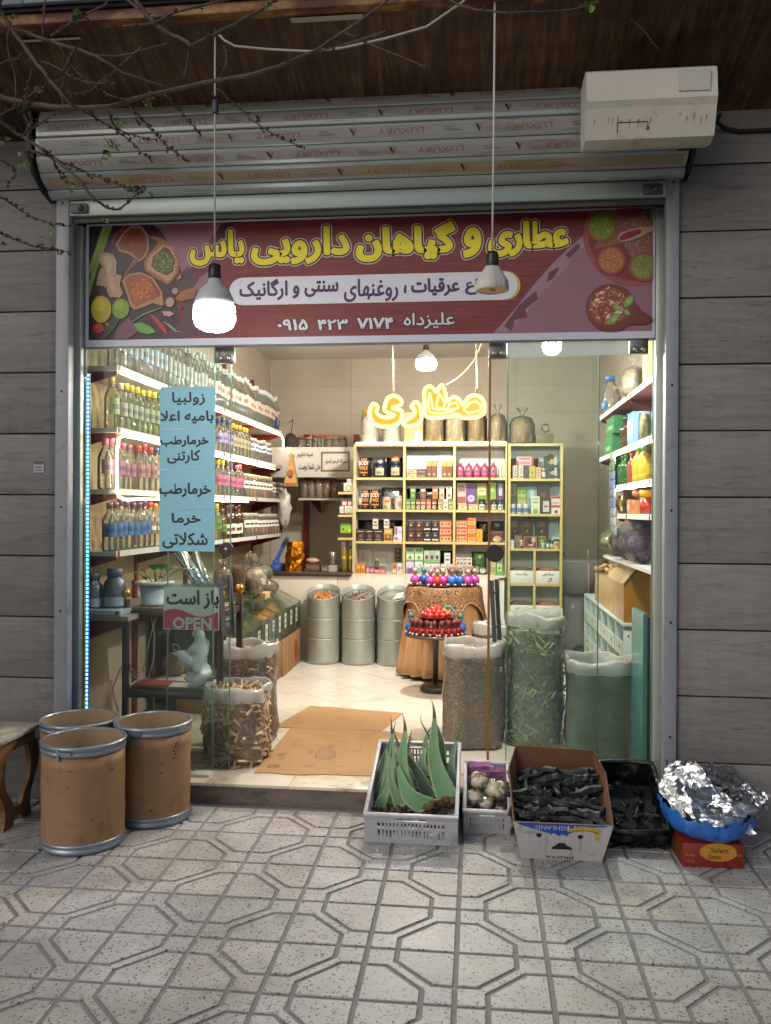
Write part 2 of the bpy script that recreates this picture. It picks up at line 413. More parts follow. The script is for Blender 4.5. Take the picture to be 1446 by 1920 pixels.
slabm = None
def travertine():
    m, t, o = newmat('travertine'); L = t.links
    p = nd(t, 'ShaderNodeBsdfPrincipled', **{'Roughness': .6, 'Specular IOR Level': .3})
    g = nd(t, 'ShaderNodeNewGeometry'); oi = nd(t, 'ShaderNodeObjectInfo')
    ad = nd(t, 'ShaderNodeVectorMath', operation='MULTIPLY_ADD'); ad.inputs[1].default_value = (13, 7, 5)
    L.new(oi.outputs['Random'], ad.inputs[0]); L.new(g.outputs['Position'], ad.inputs[2])
    mp = nd(t, 'ShaderNodeMapping'); mp.inputs['Scale'].default_value = (1.3, 1, 11); L.new(ad.outputs[0], mp.inputs[0])
    n = nd(t, 'ShaderNodeTexNoise', **{'Scale': 3.0, 'Detail': 11.0, 'Roughness': .7, 'Distortion': .9}); L.new(mp.outputs[0], n.inputs['Vector'])
    b0 = hx('#747170')
    r = ramp(t, n.outputs[0], [(.28, tuple(c*.62 for c in b0)), (.45, tuple(c*.95 for c in b0)), (.6, tuple(c*1.12 for c in b0)), (.78, tuple(c*.85 for c in b0))])
    mp2 = nd(t, 'ShaderNodeMapping'); mp2.inputs['Scale'].default_value = (3.2, 1, 26); L.new(ad.outputs[0], mp2.inputs[0])
    n2 = nd(t, 'ShaderNodeTexNoise', **{'Scale': 3.0, 'Detail': 4.0, 'Roughness': .55, 'Distortion': 1.5}); L.new(mp2.outputs[0], n2.inputs['Vector'])
    r2 = ramp(t, n2.outputs[0], [(.30, (.45, .42, .40)), (.36, (1, 1, 1))])
    mx = nd(t, 'ShaderNodeMix', data_type='RGBA', blend_type='MULTIPLY'); mx.inputs[0].default_value = .7; L.new(r.outputs[0], mx.inputs[6]); L.new(r2.outputs[0], mx.inputs[7])
    mp3 = nd(t, 'ShaderNodeMapping'); mp3.inputs['Scale'].default_value = (9, 1, .5); L.new(g.outputs['Position'], mp3.inputs[0])
    n3 = nd(t, 'ShaderNodeTexNoise', **{'Scale': 2.0, 'Detail': 5.0}); L.new(mp3.outputs[0], n3.inputs['Vector']); r3 = ramp(t, n3.outputs[0], [(.34, (.70, .68, .66)), (.5, (1, 1, 1)), (.72, (1.08, 1.08, 1.08))])
    ms = nd(t, 'ShaderNodeMix', data_type='RGBA', blend_type='MULTIPLY'); ms.inputs[0].default_value = .2; L.new(mx.outputs[2], ms.inputs[6]); L.new(r3.outputs[0], ms.inputs[7]); mx = ms
    mr = nd(t, 'ShaderNodeMapRange'); mr.inputs[3].default_value = .86; mr.inputs[4].default_value = 1.12; L.new(oi.outputs['Random'], mr.inputs[0])
    m3 = nd(t, 'ShaderNodeMix', data_type='RGBA', blend_type='MULTIPLY'); m3.inputs[0].default_value = 1; L.new(mx.outputs[2], m3.inputs[6]); L.new(mr.outputs[0], m3.inputs[7])
    L.new(m3.outputs[2], p.inputs['Base Color'])
    b = nd(t, 'ShaderNodeBump', **{'Strength': .5, 'Distance': .004}); L.new(r2.outputs[0], b.inputs['Height']); L.new(b.outputs[0], p.inputs['Normal'])
    L.new(p.outputs[0], o.inputs[0]); return m
TRAV = travertine()
jointm = M('dark_joint', hx('#26211f'), .8)
def outer_wall(x0, x1, label, edges):
    mb = MB(); mb.box(x0, x1, .012, .22, -.1, 4.6)
    root = tag(put(mb, 'shop_wall', jointm, loc=((x0+x1)/2, .1, 0)), label, 'wall')
    z0 = -.32+.307; zs = [-.02]; k = .298
    while k < 4.5: zs.append(k); k += .3085
    for i in range(len(zs)-1):
        for j in range(len(edges)-1):
            sb = MB(); q = rnd.uniform(-.0015, .0015)
            sb.rbox(edges[j]+.002, edges[j+1]-.002, q, .02, zs[i]+.0035, zs[i+1]-.0035, .0025)
            put(sb, 'stone_slab', TRAV, root)
    return root
wl = outer_wall(-5.2, -2.11, 'grey brown stone wall left of the shop front with a small sticker', [-5.2, -4.1, -3.1, -2.112])
wr = outer_wall(.923, 4.4, 'grey brown stone wall right of the shop front', [.925, 1.95, 3.0, 4.4])
# header above the opening
mb = MB(); mb.box(-2.108, .921, .20, .26, 2.93, 4.6); put(mb, 'lintel', jointm, wl)
# small sticker
c = at(73, 875, Y=-.002)
mb = MB(); mb.box(c.x-.028, c.x+.028, -.0035, -.002, c.z-.031, c.z+.031)
stk = put(mb, 'sticker', flat('#8d8f98'), wl)
mb = MB(); mb.box(c.x-.026, c.x+.026, -.0042, -.0037, c.z+.012, c.z+.029); mb.box(c.x-.02, c.x+.02, -.0042, -.0037, c.z-.02, c.z-.016); mb.box(c.x-.02, c.x+.012, -.0042, -.0037, c.z-.006, c.z-.002)
put(mb, 'sticker_print', flat('#55343c'), stk)

# inner walls
wt = M('wall_tile', hx('#b3a898'), .22, var=.07, scale=3, coord='World', rand=.03)
wj = M('tile_joint', hx('#8a8074'), .6)
def tiled(name, label, cat, origin, ux, n, width, height, tw, th, back=.08):
    ux = Vector(ux); n = Vector(n); o = Vector(origin); mb = MB()
    P = lambda u, z, d: o+ux*u+Vector((0,0,z))+n*d
    vs = [P(0,0,-back),P(width,0,-back),P(width,height,-back),P(0,height,-back),P(0,0,-.006),P(width,0,-.006),P(width,height,-.006),P(0,height,-.006)]
    mb.add(vs, [(0,1,2,3),(7,6,5,4),(0,4,5,1),(1,5,6,2),(2,6,7,3),(3,7,4,0)])
    root = tag(put(mb, name, wj, loc=tuple(o)), label, cat)
    u = 0
    while u < width-.01:
        z = 0
        while z < height-.01:
            u1, z1 = min(u+tw, width), min(z+th, height); g = .0012; mb = MB()
            vs = [P(a,b,d) for d in (-.008, 0) for a, b in ((u+g,z+g),(u1-g,z+g),(u1-g,z1-g),(u+g,z1-g))]
            mb.add(vs, [(0,1,2,3),(7,6,5,4),(0,4,5,1),(1,5,6,2),(2,6,7,3),(3,7,4,0)])
            put(mb, 'wall_tile', wt, root); z += th
        u += tw
    return root
tiled('back_wall', 'beige tiled back wall of the shop', 'wall', (XL, YB, FZ), (1,0,0), (0,-1,0), XR-XL, 3.0, .88, .30)
tiled('side_wall', 'beige tiled left wall behind the bottle shelves', 'wall', (XL, .24, FZ), (0,1,0), (1,0,0), YB-.25, 3.0, .88, .30)
tiled('side_wall', 'beige tiled right wall behind the syrup shelves', 'wall', (XR, .24, FZ), (0,1,0), (-1,0,0), YB-.25, 3.0, .88, .30)
mb = MB(); mb.box(XL-.1, XR+.1, .21, YB+.1, 3.1, 3.2); struct(put(mb, 'ceiling', M('ceiling_paint', hx('#d0ccc4'), .7)))

# guide rails and frames
rail = M('grey_rail', hx('#7f8288'), .42, .0, var=.08, scale=4, wear=(hx('#5b5c60'), .36, 9))
alu = M('white_aluminium', hx('#a3aaa8'), .35, .3, var=.05, scale=5)
darkm = M('dark_gap', hx('#1c1c1f'), .7)
screw = M('dark_screw', hx('#222226'), .4, .5)
def guide(x0, x1, label):
    root = thing('shutter_guide', label, 'door frame', ((x0+x1)/2, 0, 0)); mb = MB()
    mb.rbox(x0, x1, -.028, .03, 0.002, 3.03, .004); put(mb, 'channel', rail, root)
    for z in (.42, .95, 1.47, 2.05, 2.99):
        m2 = MB(); m2.lathe([(.006, 0), (.005, .003)], 10, ((x0+x1)/2, -.028, z), M=Matrix.Rotation(PI/2, 3, 'X')); put(m2, 'screw', screw, root)
    return root
guide(-2.106, -2.038, 'grey metal shutter guide at the left edge of the shop front')
guide(.862, .921, 'grey metal shutter guide at the right edge of the shop front')
def jamb(x0, x1, label, dx):
    root = thing('door_jamb', label, 'door frame', ((x0+x1)/2, .17, FZ)); mb = MB()
    mb.rbox(x0, x1, .135, .215, FZ+.004, 2.935, .004); put(mb, 'profile', alu, root)
    mb = MB(); mb.box(x0+.006 if dx > 0 else x0-.03, x1+.03 if dx > 0 else x1-.006, .05, .13, FZ+.004, 2.93)
    return root
jamb(-2.106, -2.052, 'pale aluminium frame left of the glass', 1)
jamb(.850, .905, 'pale aluminium frame right of the glass', -1)
mb = MB(); mb.box(-2.1085, -2.1065, .03, .2, 0.0, 2.99); 
put(mb, 'reveal', darkm, wl)
mb = MB(); mb.box(.9055, .9225, .032, .2, 0.0, 2.99); put(mb, 'reveal', darkm, wr)

# roller shutter
slatm = M('shutter_slat', hx('#9ba19f'), .38, .35, var=.07, scale=3, stretch=(.4,1,6), wear=(hx('#6b6a66'), .36, 5))
filmm = M('protective_film', hx('#8f8d88'), .5, .0, var=.12, scale=5, stretch=(.5,2,2), wear=(hx('#6a5f52'), .4, 4))
filmw = M('stained_film', hx('#97856d'), .5, .0, var=.16, scale=4, stretch=(.5,2,2), wear=(hx('#7d6548'), .42, 4))
redink = flat('#8a5553'); darkink = flat('#2b2a2c')
SX0, SX1 = -2.128, .935
PROF = [(-.02, 3.005), (-.075, 3.037), (-.16, 3.088), (-.20, 3.156), (-.212, 3.238), (-.20, 3.32), (-.165, 3.39)]
shut = thing('roller_shutter', 'grey metal roller shutter rolled up above the shop sign with printed film', 'shutter', (-.6, 0, 2.9))
for k in range(len(PROF)-1):
    a, b = Vector(PROF[k]), Vector(PROF[k+1]); t = (b-a).normalized(); nrm = Vector((-t.y, t.x))
    if nrm.x > 0: nrm = -nrm
    a2, b2 = a+t*.002, b-t*.002; L_ = (b2-a2).length; poly = []
    for s_, d in ((0, 0), (.06, .004), (.3, .0085), (.5, .0095), (.7, .0085), (.94, .004), (1, 0)): poly.append(a2+t*L_*s_+nrm*d)
    for s_ in (1, 0): poly.append(a2+t*L_*s_-nrm*.008)
    mb = MB(); mb.prism([tuple(p) for p in poly], lambda y, z: Vector((SX0+.004*k, y, z)), lambda y, z: Vector((SX1-.003*k, y, z)))
    sl_ = put(mb, 'slat', slatm, shut)
    if k == 0: continue
    pts = [a2+t*L_*s_+nrm*(d+.0012) for s_, d in ((.26, .008), (.5, .0095), (.8, .0072))]
    mb = MB(); xa, xb = SX0+.03, SX1-.02
    mb.add([(x, p.x, p.y) for x in (xa, xb) for p in pts], [(0,3,4,1),(1,4,5,2)], 0)
    put(mb, 'printed_film', filmw if k == 1 else filmm, sl_)
    ink = MB(); x = SX0+.12+[.2,.05,.30,.12,.25,.0][k]-.3
    def fn(u, v, a2=a2, t=t, L_=L_, nrm=nrm): p = a2+t*L_*v+nrm*.0122; return Vector((u, p.x, p.y))
    while x < SX1-.35:
        if x > SX0+.03: text_mb('LUXURY', fn, x, x+.21, .36, .66, 0, flip=True, mb=ink, mi=0)
        xx = x-.13
        if xx > SX0+.03:
            text_mb('A', fn, xx, xx+.032, .34, .70, 0, flip=True, mb=ink, mi=0)
            ink.add([fn(xx-.004,.74), fn(xx+.012,.70), fn(xx+.02,.36), fn(xx+.014,.34)], [(0,1,2,3)], 1)
        for q in range(3):
            ink.add([fn(x+.30,.42+q*.09), fn(x+.385-.02*q,.42+q*.09), fn(x+.385-.02*q,.44+q*.09), fn(x+.30,.44+q*.09)], [(0,1,2,3)], 1 if q != 1 else 0)
        for q in range(2): ink.add([fn(x+.245+q*.014,.5), fn(x+.249+q*.014,.5), fn(x+.249+q*.014,.54), fn(x+.245+q*.014,.54)], [(0,1,2,3)], 0)
        x += .575
    put(ink, 'film_lettering', [redink, darkink], sl_)
mb = MB(); mb.rbox(SX0+.06, SX1-.05, -.022, .004, 2.925, 3.003, .004)
br = put(mb, 'bottom_rail', M('pale_rail', hx('#8c9896'), .4, .25, var=.06, scale=3, stretch=(.3,1,4), wear=(hx('#77736a'), .34, 6)), shut)
mb = MB(); mb.box(SX0+.07, SX1-.06, .0, .02, 2.900, 2.924); put(mb, 'rubber_seal', M('rubber', hx('#3b3c3a'), .7), shut)
for xx in (-1.985, .80):
    mb = MB(); mb.rbox(xx-.045, xx+.045, -.034, -.0225, 2.935, 2.985, .006); mb.lathe([(.017, 0), (.012, .012), (0, .014)], 12, (xx+.012, -.034, 2.96), M=Matrix.Rotation(PI/2, 3, 'X'))
    put(mb, 'stop_bracket', M('stop_dark', hx('#4a4c4b'), .5, .4, var=.3, scale=30), shut)
brk = M('bracket_steel', hx('#29292d'), .5, .5, wear=(hx('#4a3222'), .35, 9))
for x0, x1 in ((-2.15, -2.1325), (.94, .958)):
    mb = MB(); pl = [(.0, 3.0), (-.09, 3.02), (-.19, 3.08), (-.235, 3.17), (-.235, 3.30), (-.20, 3.42), (.0, 3.42)]
    mb.prism(pl, lambda y, z: Vector((x0, y, z)), lambda y, z: Vector((x1, y, z))); put(mb, 'end_bracket', brk, shut)

# canopy
def soffit_mat():
    m, t, o = newmat('stained_soffit'); L = t.links
    p = nd(t, 'ShaderNodeBsdfPrincipled', **{'Roughness': .55, 'Specular IOR Level': .35})
    g = nd(t, 'ShaderNodeNewGeometry'); mp = nd(t, 'ShaderNodeMapping'); mp.inputs['Scale'].default_value = (26, 2.4, 1); mp.inputs['Rotation'].default_value = (0, 0, .35); L.new(g.outputs['Position'], mp.inputs[0])
    n = nd(t, 'ShaderNodeTexNoise', **{'Scale': 1.6, 'Detail': 7.0, 'Roughness': .65}); L.new(mp.outputs[0], n.inputs['Vector'])
    r = ramp(t, n.outputs[0], [(.28, hx('#261b13')), (.43, hx('#49331f')), (.58, hx('#65492f')), (.74, hx('#846a48'))])
    mp2 = nd(t, 'ShaderNodeMapping'); mp2.inputs['Scale'].default_value = (1, 4, 1); L.new(g.outputs['Position'], mp2.inputs[0])
    n2 = nd(t, 'ShaderNodeTexNoise', **{'Scale': 2.0, 'Detail': 4.0}); L.new(mp2.outputs[0], n2.inputs['Vector'])
    r2 = ramp(t, n2.outputs[0], [(.35, (.45, .42, .38)), (.65, (1, 1, 1))])
    mx = nd(t, 'ShaderNodeMix', data_type='RGBA', blend_type='MULTIPLY'); mx.inputs[0].default_value = .8; L.new(r.outputs[0], mx.inputs[6]); L.new(r2.outputs[0], mx.inputs[7])
    L.new(mx.outputs[2], p.inputs['Base Color']); L.new(p.outputs[0], o.inputs[0]); return m
SOF = soffit_mat()
can = thing('canopy', 'rust stained brown canopy over the shop front with grey front boards', 'canopy', (-.6, -.3, 3.35))
za = lambda y: 3.365+(-.15-y)*.30
x = -3.4
while x < 2.4:
    mb = MB(); ya, yb = -.63, .0
    for q in range(1):
        xa = x+.0008; xb = x+.4992; h = 0
        mb.add([(xa,ya,za(ya)-h),(xb,ya,za(ya)-h),(xb,yb,za(yb)-h),(xa,yb,za(yb)-h),(xa,ya,za(ya)+.02),(xb,ya,za(ya)+.02),(xb,yb,za(yb)+.02),(xa,yb,za(yb)+.02)],
               [(0,3,2,1),(4,5,6,7),(0,1,5,4),(1,2,6,5),(2,3,7,6),(3,0,4,7)])
    put(mb, 'soffit_board', SOF, can); x += .5
rust = M('rusty_paint', hx('#a07a48'), .65, .0, var=.2, scale=6, stretch=(.5,1,1), bump=.3, wear=(hx('#4a1f10'), .52, 5), coord='World')
mb = MB(); mb.rbox(-3.4, 2.4, -.69, -.632, za(-.63)-.012, za(-.63)+.034, .004); put(mb, 'front_beam', rust, can)
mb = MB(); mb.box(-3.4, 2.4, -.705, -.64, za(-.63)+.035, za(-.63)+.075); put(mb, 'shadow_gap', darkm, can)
x = -3.3; fas = M('fascia_board', hx('#6f7680'), .6, var=.08, scale=3, stretch=(1,1,6), rand=.06)
for wdt in (.5, .55, .36, .42, .55, .62, .5, .5, .5, .5, .5, .2):
    mb = MB(); mb.rbox(x+.0015, x+wdt-.0015, -.735, -.712, za(-.63)+.05, za(-.63)+.62, .002); put(mb, 'fascia_panel', fas, can); x += wdt
mb = MB(); mb.box(-3.4, 2.4, -.71, .2, za(-.63)+.4, za(-.63)+.45); put(mb, 'roof_sheet', fas, can)
for (xa, ya, xb, yb, wd) in ((545, 36, 680, 22, 11), (38, 76, 148, 67, 5)):
    a, b = at(xa, ya, Y=-.6), at(xb, yb, Y=-.6); mb = MB(); z = za(-.6)-.0085
    a = at(xa, ya, Z=z); b = at(xb, yb, Z=z); wv = wd*.0021
    mb.box(min(a.x, b.x), max(a.x, b.x), a.y-wv*.5, a.y+wv, z-.0025, z-.001); put(mb, 'pale_strip', flat('#b5aa98'), can)

# white housing box hung at the right
bx0, bx1 = .437, .959
hous = thing('housing_box', 'weathered white plastic housing box hung on the right end of the shutter', 'box', ((bx0+bx1)/2, -.45, 3.1))
pvc = M('yellowed_plastic', hx('#b5b1a6'), .45, var=.06, scale=5, wear=(hx('#9c8d6c'), .36, 4))
prof = [(-.30, 3.30), (-.46, 3.30), (-.50, 3.275), (-.515, 3.15), (-.50, 3.125), (-.46, 3.012), (-.40, 3.00), (-.30, 3.03)]
mb = MB(); mb.prism(prof, lambda y, z: Vector((bx0, y, z)), lambda y, z: Vector((bx1, y, z)))
hb = put(mb, 'shell', pvc, hous)
a = at(1273, 124, Y=-.51); b = at(1332, 168, Y=-.51); mb = MB(); mb.box(a.x, b.x, -.5175, -.5, 3.175, 3.262)
put(mb, 'cover_plate', M('cover_plate', hx('#aaa79e'), .5, var=.06), hous)
mb = MB(); xs = at(1158, 235, Y=-.49).x; xe = at(1215, 235, Y=-.49).x
f_ = lambda z: -.46-(z-3.012)/(3.125-3.012)*.04-.0015
for (x0, x1, z0, z1) in ((xs, xe, 3.07, 3.0735), (xs, xs+.0035, 3.035, 3.07), (xe, xe+.0035, 3.045, 3.07)):
    mb.add([(x0,f_(z0),z0),(x1,f_(z0),z0),(x1,f_(z1),z1),(x0,f_(z1),z1)], [(0,1,2,3)])
mb.blob((xe+.003, f_(3.05), 3.05), (.008, .002, .008), 1, .3); put(mb, 'latch_cutout', flat('#463322'), hous)
mb = MB()
for k in range(16):
    x = bx0+.02+rnd.random()*.48; z = 3.07+rnd.random()*.03; l = .01+rnd.random()*.03
    mb.add([(x,f_(z)+.0006,z),(x+.004+rnd.random()*.008,f_(z)+.0006,z),(x+.004,f_(z-l)+.0006,z-l)], [(0,1,2)])
put(mb, 'rust_streak', flat('#a08b60'), hous)
mb = MB(); mb.rbox(bx1-.08, bx1-.03, -.31, -.10, 3.08, 3.25, .004); mb.rbox(bx0+.03, bx0+.08, -.31, -.17, 3.1, 3.25, .004); put(mb, 'arm', brk, hous)
# cable on the right wall
cb = [at(1345,155,Y=-.2), at(1360,165,Y=-.1), at(1357,180,Y=-.03), at(1385,184,Y=-.014), at(1446,186,Y=-.014), at(2300,215,Y=-.014)]
mb = MB(); mb.tube(cb, .008, 8); tag(put(mb, 'cable', M('black_cable', hx('#141416'), .5), loc=tuple(cb[2])), 'upper black cable running along the right stone wall from the housing', 'cable')
cb = [at(1350,215,Y=-.2), at(1344,228,Y=-.08), at(1358,240,Y=-.02), at(1385,246,Y=-.014), at(1446,243,Y=-.014), at(2300,262,Y=-.014)]
mb = MB(); mb.tube(cb, .009, 8); tag(put(mb, 'cable', MATS['black_cable'], loc=tuple(cb[2])), 'lower black cable looping out below the housing on the right stone wall', 'cable')

# sign banner
BY = .150
ban = thing('shop_sign', 'maroon printed shop banner with yellow Persian lettering and pictures of spices', 'sign', (-.6, BY, 2.35))
def banner_mat():
    m, t, o = newmat('banner_print'); L = t.links
    p = nd(t, 'ShaderNodeBsdfPrincipled', **{'Roughness': .42, 'Specular IOR Level': .4})
    tc = nd(t, 'ShaderNodeTexCoord'); mp = nd(t, 'ShaderNodeMapping'); mp.inputs['Scale'].default_value = (1.2, 1, 55); L.new(tc.outputs['Object'], mp.inputs[0])
    n = nd(t, 'ShaderNodeTexNoise', **{'Scale': 2.5, 'Detail': 5.0}); L.new(mp.outputs[0], n.inputs['Vector'])
    r = ramp(t, n.outputs[0], [(.3, hx('#5f2426')), (.7, hx('#7f383a'))]); L.new(r.outputs[0], p.inputs['Base Color'])
    n2 = nd(t, 'ShaderNodeTexNoise', **{'Scale': 3.0, 'Detail': 3.0}); L.new(tc.outputs['Object'], n2.inputs['Vector'])
    b = nd(t, 'ShaderNodeBump', **{'Strength': .25, 'Distance': .01}); L.new(n2.outputs[0], b.inputs['Height']); L.new(b.outputs[0], p.inputs['Normal'])
    L.new(p.outputs[0], o.inputs[0]); return m
BX0, BX1, BZ0, BZ1 = at(160,640,Y=BY).x, at(1228,600,Y=BY).x, at(700,642,Y=BY).z, at(700,404,Y=BY).z
mb = MB(); mb.box(BX0, BX1, BY+.0006, BY+.004, BZ0, BZ1); put(mb, 'border_sheet', M('white_vinyl', hx('#b9bccb'), .45, var=.03, scale=3), ban)
PX0, PX1, PZ0, PZ1 = BX0+.018, BX1-.012, BZ0+.035, BZ1-.010
mb = MB(); mb.box(PX0, PX1, BY, BY+.0005, PZ0, PZ1); put(mb, 'printed_sheet', banner_mat(), ban)
def clampb(p): return Vector((min(max(p.x, PX0), PX1), p.y, min(max(p.z, PZ0), PZ1)))
class Print:
    def __init__(s, k=0): s.mb = MB(); s.mats = []; s.k = k
    def poly(s, pts, col, conv=None, lay=None):
        m = flat(col, .42)
        if m not in s.mats: s.mats.append(m)
        s.k += 1; y = BY-.0004-.00006*s.k
        q = []
        for p in pts:
            w_ = at(*(conv(*p) if conv else p), Y=BY); w_ = clampb(w_); q.append((w_.x, y, w_.z))
        c = Vector((sum(p[0] for p in q)/len(q), y, sum(p[2] for p in q)/len(q)))
        n = len(q); s.mb.add(q, [tuple(range(n))], s.mats.index(m))
    def disc(s, cx, cz, rx, rz, col, conv=None, n=28, wob=0, seed=0):
        s.poly([(cx+rx*math.cos(2*PI*i/n)*(1+wob*math.sin(3*2*PI*i/n+seed)), cz+rz*math.sin(2*PI*i/n)*(1+wob*math.cos(2*2*PI*i/n+seed))) for i in range(n)], col, conv)
    def specks(s, cx, cz, rx, rz, cols, n, sz, conv, seed=1):
        r = random.Random(seed)
        for i in range(n):
            a, k = r.random()*2*PI, math.sqrt(r.random()); x, z = cx+rx*k*math.cos(a), cz+rz*k*math.sin(a); b = r.random()*PI; l = sz*(.5+r.random()); w_ = l*.45
            dx, dz = math.cos(b), math.sin(b); s.k -= .88
            s.poly([(x-dx*l,z-dz*l),(x+dz*w_,z-dx*w_),(x+dx*l,z+dz*l),(x-dz*w_,z+dx*w_)], r.choice(cols), conv)
    def done(s, name): return put(s.mb, name, s.mats, ban)
bgp = Print()
bgp.poly([(162,402),(350,402),(345,470),(330,560),(345,640),(162,640)], '#33262c')
bgp.poly([(285,402),(440,402),(425,425),(400,440),(380,470),(345,520),(330,480),(300,430)], '#8a5a66')
bgp.poly([(330,520),(352,500),(420,560),(432,625),(300,635),(345,600)], '#4d343c')
bgp.poly([(1095,440),(1060,470),(1010,530),(960,590),(925,640),(1226,640),(1226,420)], '#85606b')
bgp.poly([(430,405),(455,405),(430,425),(420,450),(408,470),(400,445),(415,420)], '#4b2328')
for pts, c in (([(1090,445),(1098,462),(1075,480),(1060,505),(1020,545),(985,590),(950,622),(925,628),(965,580),(1000,535),(1040,490)], '#8c717b'),
               ([(1085,455),(1088,465),(1068,485),(1060,478)], '#5e3340'), ([(1050,500),(1040,520),(1025,530),(1030,510)], '#5a2e36'), ([(1005,545),(1010,560),(985,580),(990,595),(965,600),(960,620),(945,612),(975,570)], '#5e333b'),
               ([(410,505),(395,525),(380,540),(350,560),(375,520),(390,510)], '#80616a')):
    bgp.poly(pts, c)
bgp.done('background_print')
c1 = lambda x, z: (150+x/4.665, 385+z/4.665)
pic = Print(14)
pic.poly([(200,165),(245,165),(120,520),(60,620),(58,540)], '#8a9a45', c1); pic.poly([(245,165),(285,165),(150,560),(60,820),(55,690),(110,540)], '#7f9440', c1); pic.poly([(215,165),(225,165),(70,600),(62,600)], '#b3b873', c1)
pic.poly([(395,175),(380,180),(300,250),(268,330),(285,350),(310,290),(400,200)], '#8a3228', c1)
pic.poly([(310,340),(380,230),(450,175),(540,180),(600,260),(605,380),(575,450),(520,495),(440,430),(340,400)], '#a5795a', c1)
pic.poly([(330,340),(395,245),(455,195),(530,200),(585,275),(590,380),(560,440),(515,480),(450,415),(350,385)], '#7a4632', c1)
pic.poly([(365,330),(440,240),(520,235),(580,300),(582,380),(555,430),(520,465),(460,400),(380,365)], '#742f20', c1)
pic.specks(480, 330, 95, 80, ['#8f3d22','#63261a','#7c3420'], 60, 14, c1, 1)
pic.poly([(520,490),(440,560),(390,640),(370,640),(430,540),(470,470)], '#7a5548', c1)
pic.poly([(600,280),(640,270),(720,290),(820,360),(875,480),(860,600),(770,695),(690,650),(570,570),(560,500),(600,430),(650,380),(690,320)], '#96603f', c1)
pic.poly([(620,440),(680,390),(720,340),(800,370),(855,480),(840,590),(770,670),(700,620),(590,555),(585,500)], '#b08a6a', c1)
pic.poly([(640,450),(700,400),(740,360),(790,390),(835,480),(815,580),(760,615),(700,590),(625,530)], '#54351f', c1)
pic.disc(728, 500, 92, 98, '#4d5526', c1, wob=.06); pic.specks(728, 500, 85, 88, ['#6b7a35','#3c4a20','#7f8f4a'], 80, 12, c1, 2)
for k in range(7): pic.poly([(815+k*4,400+k*34),(845,395+k*34),(850,405+k*34),(818+k*4,412+k*34)], '#7a5238', c1)
pic.poly([(370,660),(430,600),(530,585),(640,630),(720,760),(735,870),(720,880),(640,855),(560,890),(480,915),(440,880),(420,800)], '#a5795a', c1)
pic.poly([(395,660),(440,615),(530,600),(630,645),(705,760),(700,800),(570,850),(490,890),(455,850),(430,780)], '#8a4d33', c1)
pic.poly([(420,670),(500,640),(580,640),(650,690),(660,740),(560,820),(495,860),(460,800)], '#a3542c', c1); pic.specks(540, 735, 95, 90, ['#c27a3a','#8f3d22','#b5652f'], 80, 14, c1, 3)
for k in range(5): pic.poly([(600+k*22,650+k*30),(612+k*22,645+k*30),(680+k*6,740+k*12),(668+k*6,748+k*12)], '#6f3626', c1)
pic.poly([(160,430),(230,410),(290,430),(325,490),(320,600),(370,620),(350,700),(380,770),(350,810),(260,800),(230,710),(145,700),(160,620),(190,540),(215,560),(160,480)], '#a98a70', c1)
pic.poly([(190,450),(250,440),(290,500),(270,600),(300,640),(310,760),(270,740),(240,640),(230,560)], '#bca085', c1); pic.specks(250, 610, 60, 150, ['#8f6f58','#c9b097'], 30, 8, c1, 4)
pic.disc(190, 910, 88, 118, '#b0a02f', c1); pic.poly([(110,850),(150,795),(180,815)], '#a59b30', c1); pic.poly([(225,1030),(275,1030),(262,1068),(235,1066)], '#9c8b2c', c1); pic.disc(175, 870, 50, 60, '#c2b645', c1)
pic.poly([(300,970),(360,990),(300,1090),(220,1180),(215,1090)], '#2d3c26', c1); pic.poly([(330,1080),(430,980),(520,1100),(420,1190),(300,1190)], '#6b4453', c1)
pic.disc(360, 905, 76, 88, '#6f8f2e', c1); pic.disc(345, 880, 40, 40, '#86a544', c1)
pic.disc(165, 1075, 48, 45, '#a82c2c', c1); pic.disc(155, 1062, 14, 10, '#d05a50', c1)
pic.poly([(470,1040),(540,1025),(620,1060),(670,1110),(600,1130),(520,1110)], '#5f9140', c1); pic.poly([(475,1042),(660,1108),(640,1108)], '#8ab065', c1)
pic.poly([(610,950),(660,970),(740,1050),(775,1125),(750,1130),(690,1060)], '#a5303a', c1)
pic.poly([(450,1020),(560,945),(720,890),(720,902),(570,960),(462,1024)], '#5e7a55', c1); pic.poly([(720,1010),(800,1050),(850,1100),(910,1115),(840,1108),(780,1060)], '#7a8f7a', c1)
pic.poly([(840,820),(870,770),(930,735),(1005,722),(1020,760),(1000,810),(900,842)], '#935b3c', c1); pic.specks(930, 785, 70, 40, ['#a8714c','#7a4630'], 40, 9, c1, 5)
pic.disc(790, 850, 38, 42, '#a58a75', c1); pic.disc(836, 752, 28, 28, '#98866f', c1); pic.poly([(850,640),(880,600),(895,640),(865,655)], '#a06a48', c1)
pic.poly([(720,930),(780,925),(830,950),(790,975),(740,965)], '#b58a92', c1)
for k in range(6):
    a = k*PI/3; pic.poly([(880+8*math.cos(a+1.5),890+8*math.sin(a+1.5)),(880+38*math.cos(a),890+38*math.sin(a)),(880-8*math.cos(a+1.5),890-8*math.sin(a+1.5))], '#6b3a2c', c1)
pic.done('spice_picture')
c2 = lambda x, z: (1060+x/7.383, 380+z/7.383)
pc = Print(14)
def arc(cx, cz, r, a0, a1, n=30): return [(cx+r*math.cos(a0+(a1-a0)*i/n), cz+r*math.sin(a0+(a1-a0)*i/n)) for i in range(n+1)]
cut = lambda pts: [(min(x, 1232), max(z, 66)) for x, z in pts]
pc.poly(cut(arc(965,450,715,0,2*PI,60)), '#8a4744', c2); pc.poly(cut(arc(975,430,655,0,2*PI,60)), '#702c2a', c2)
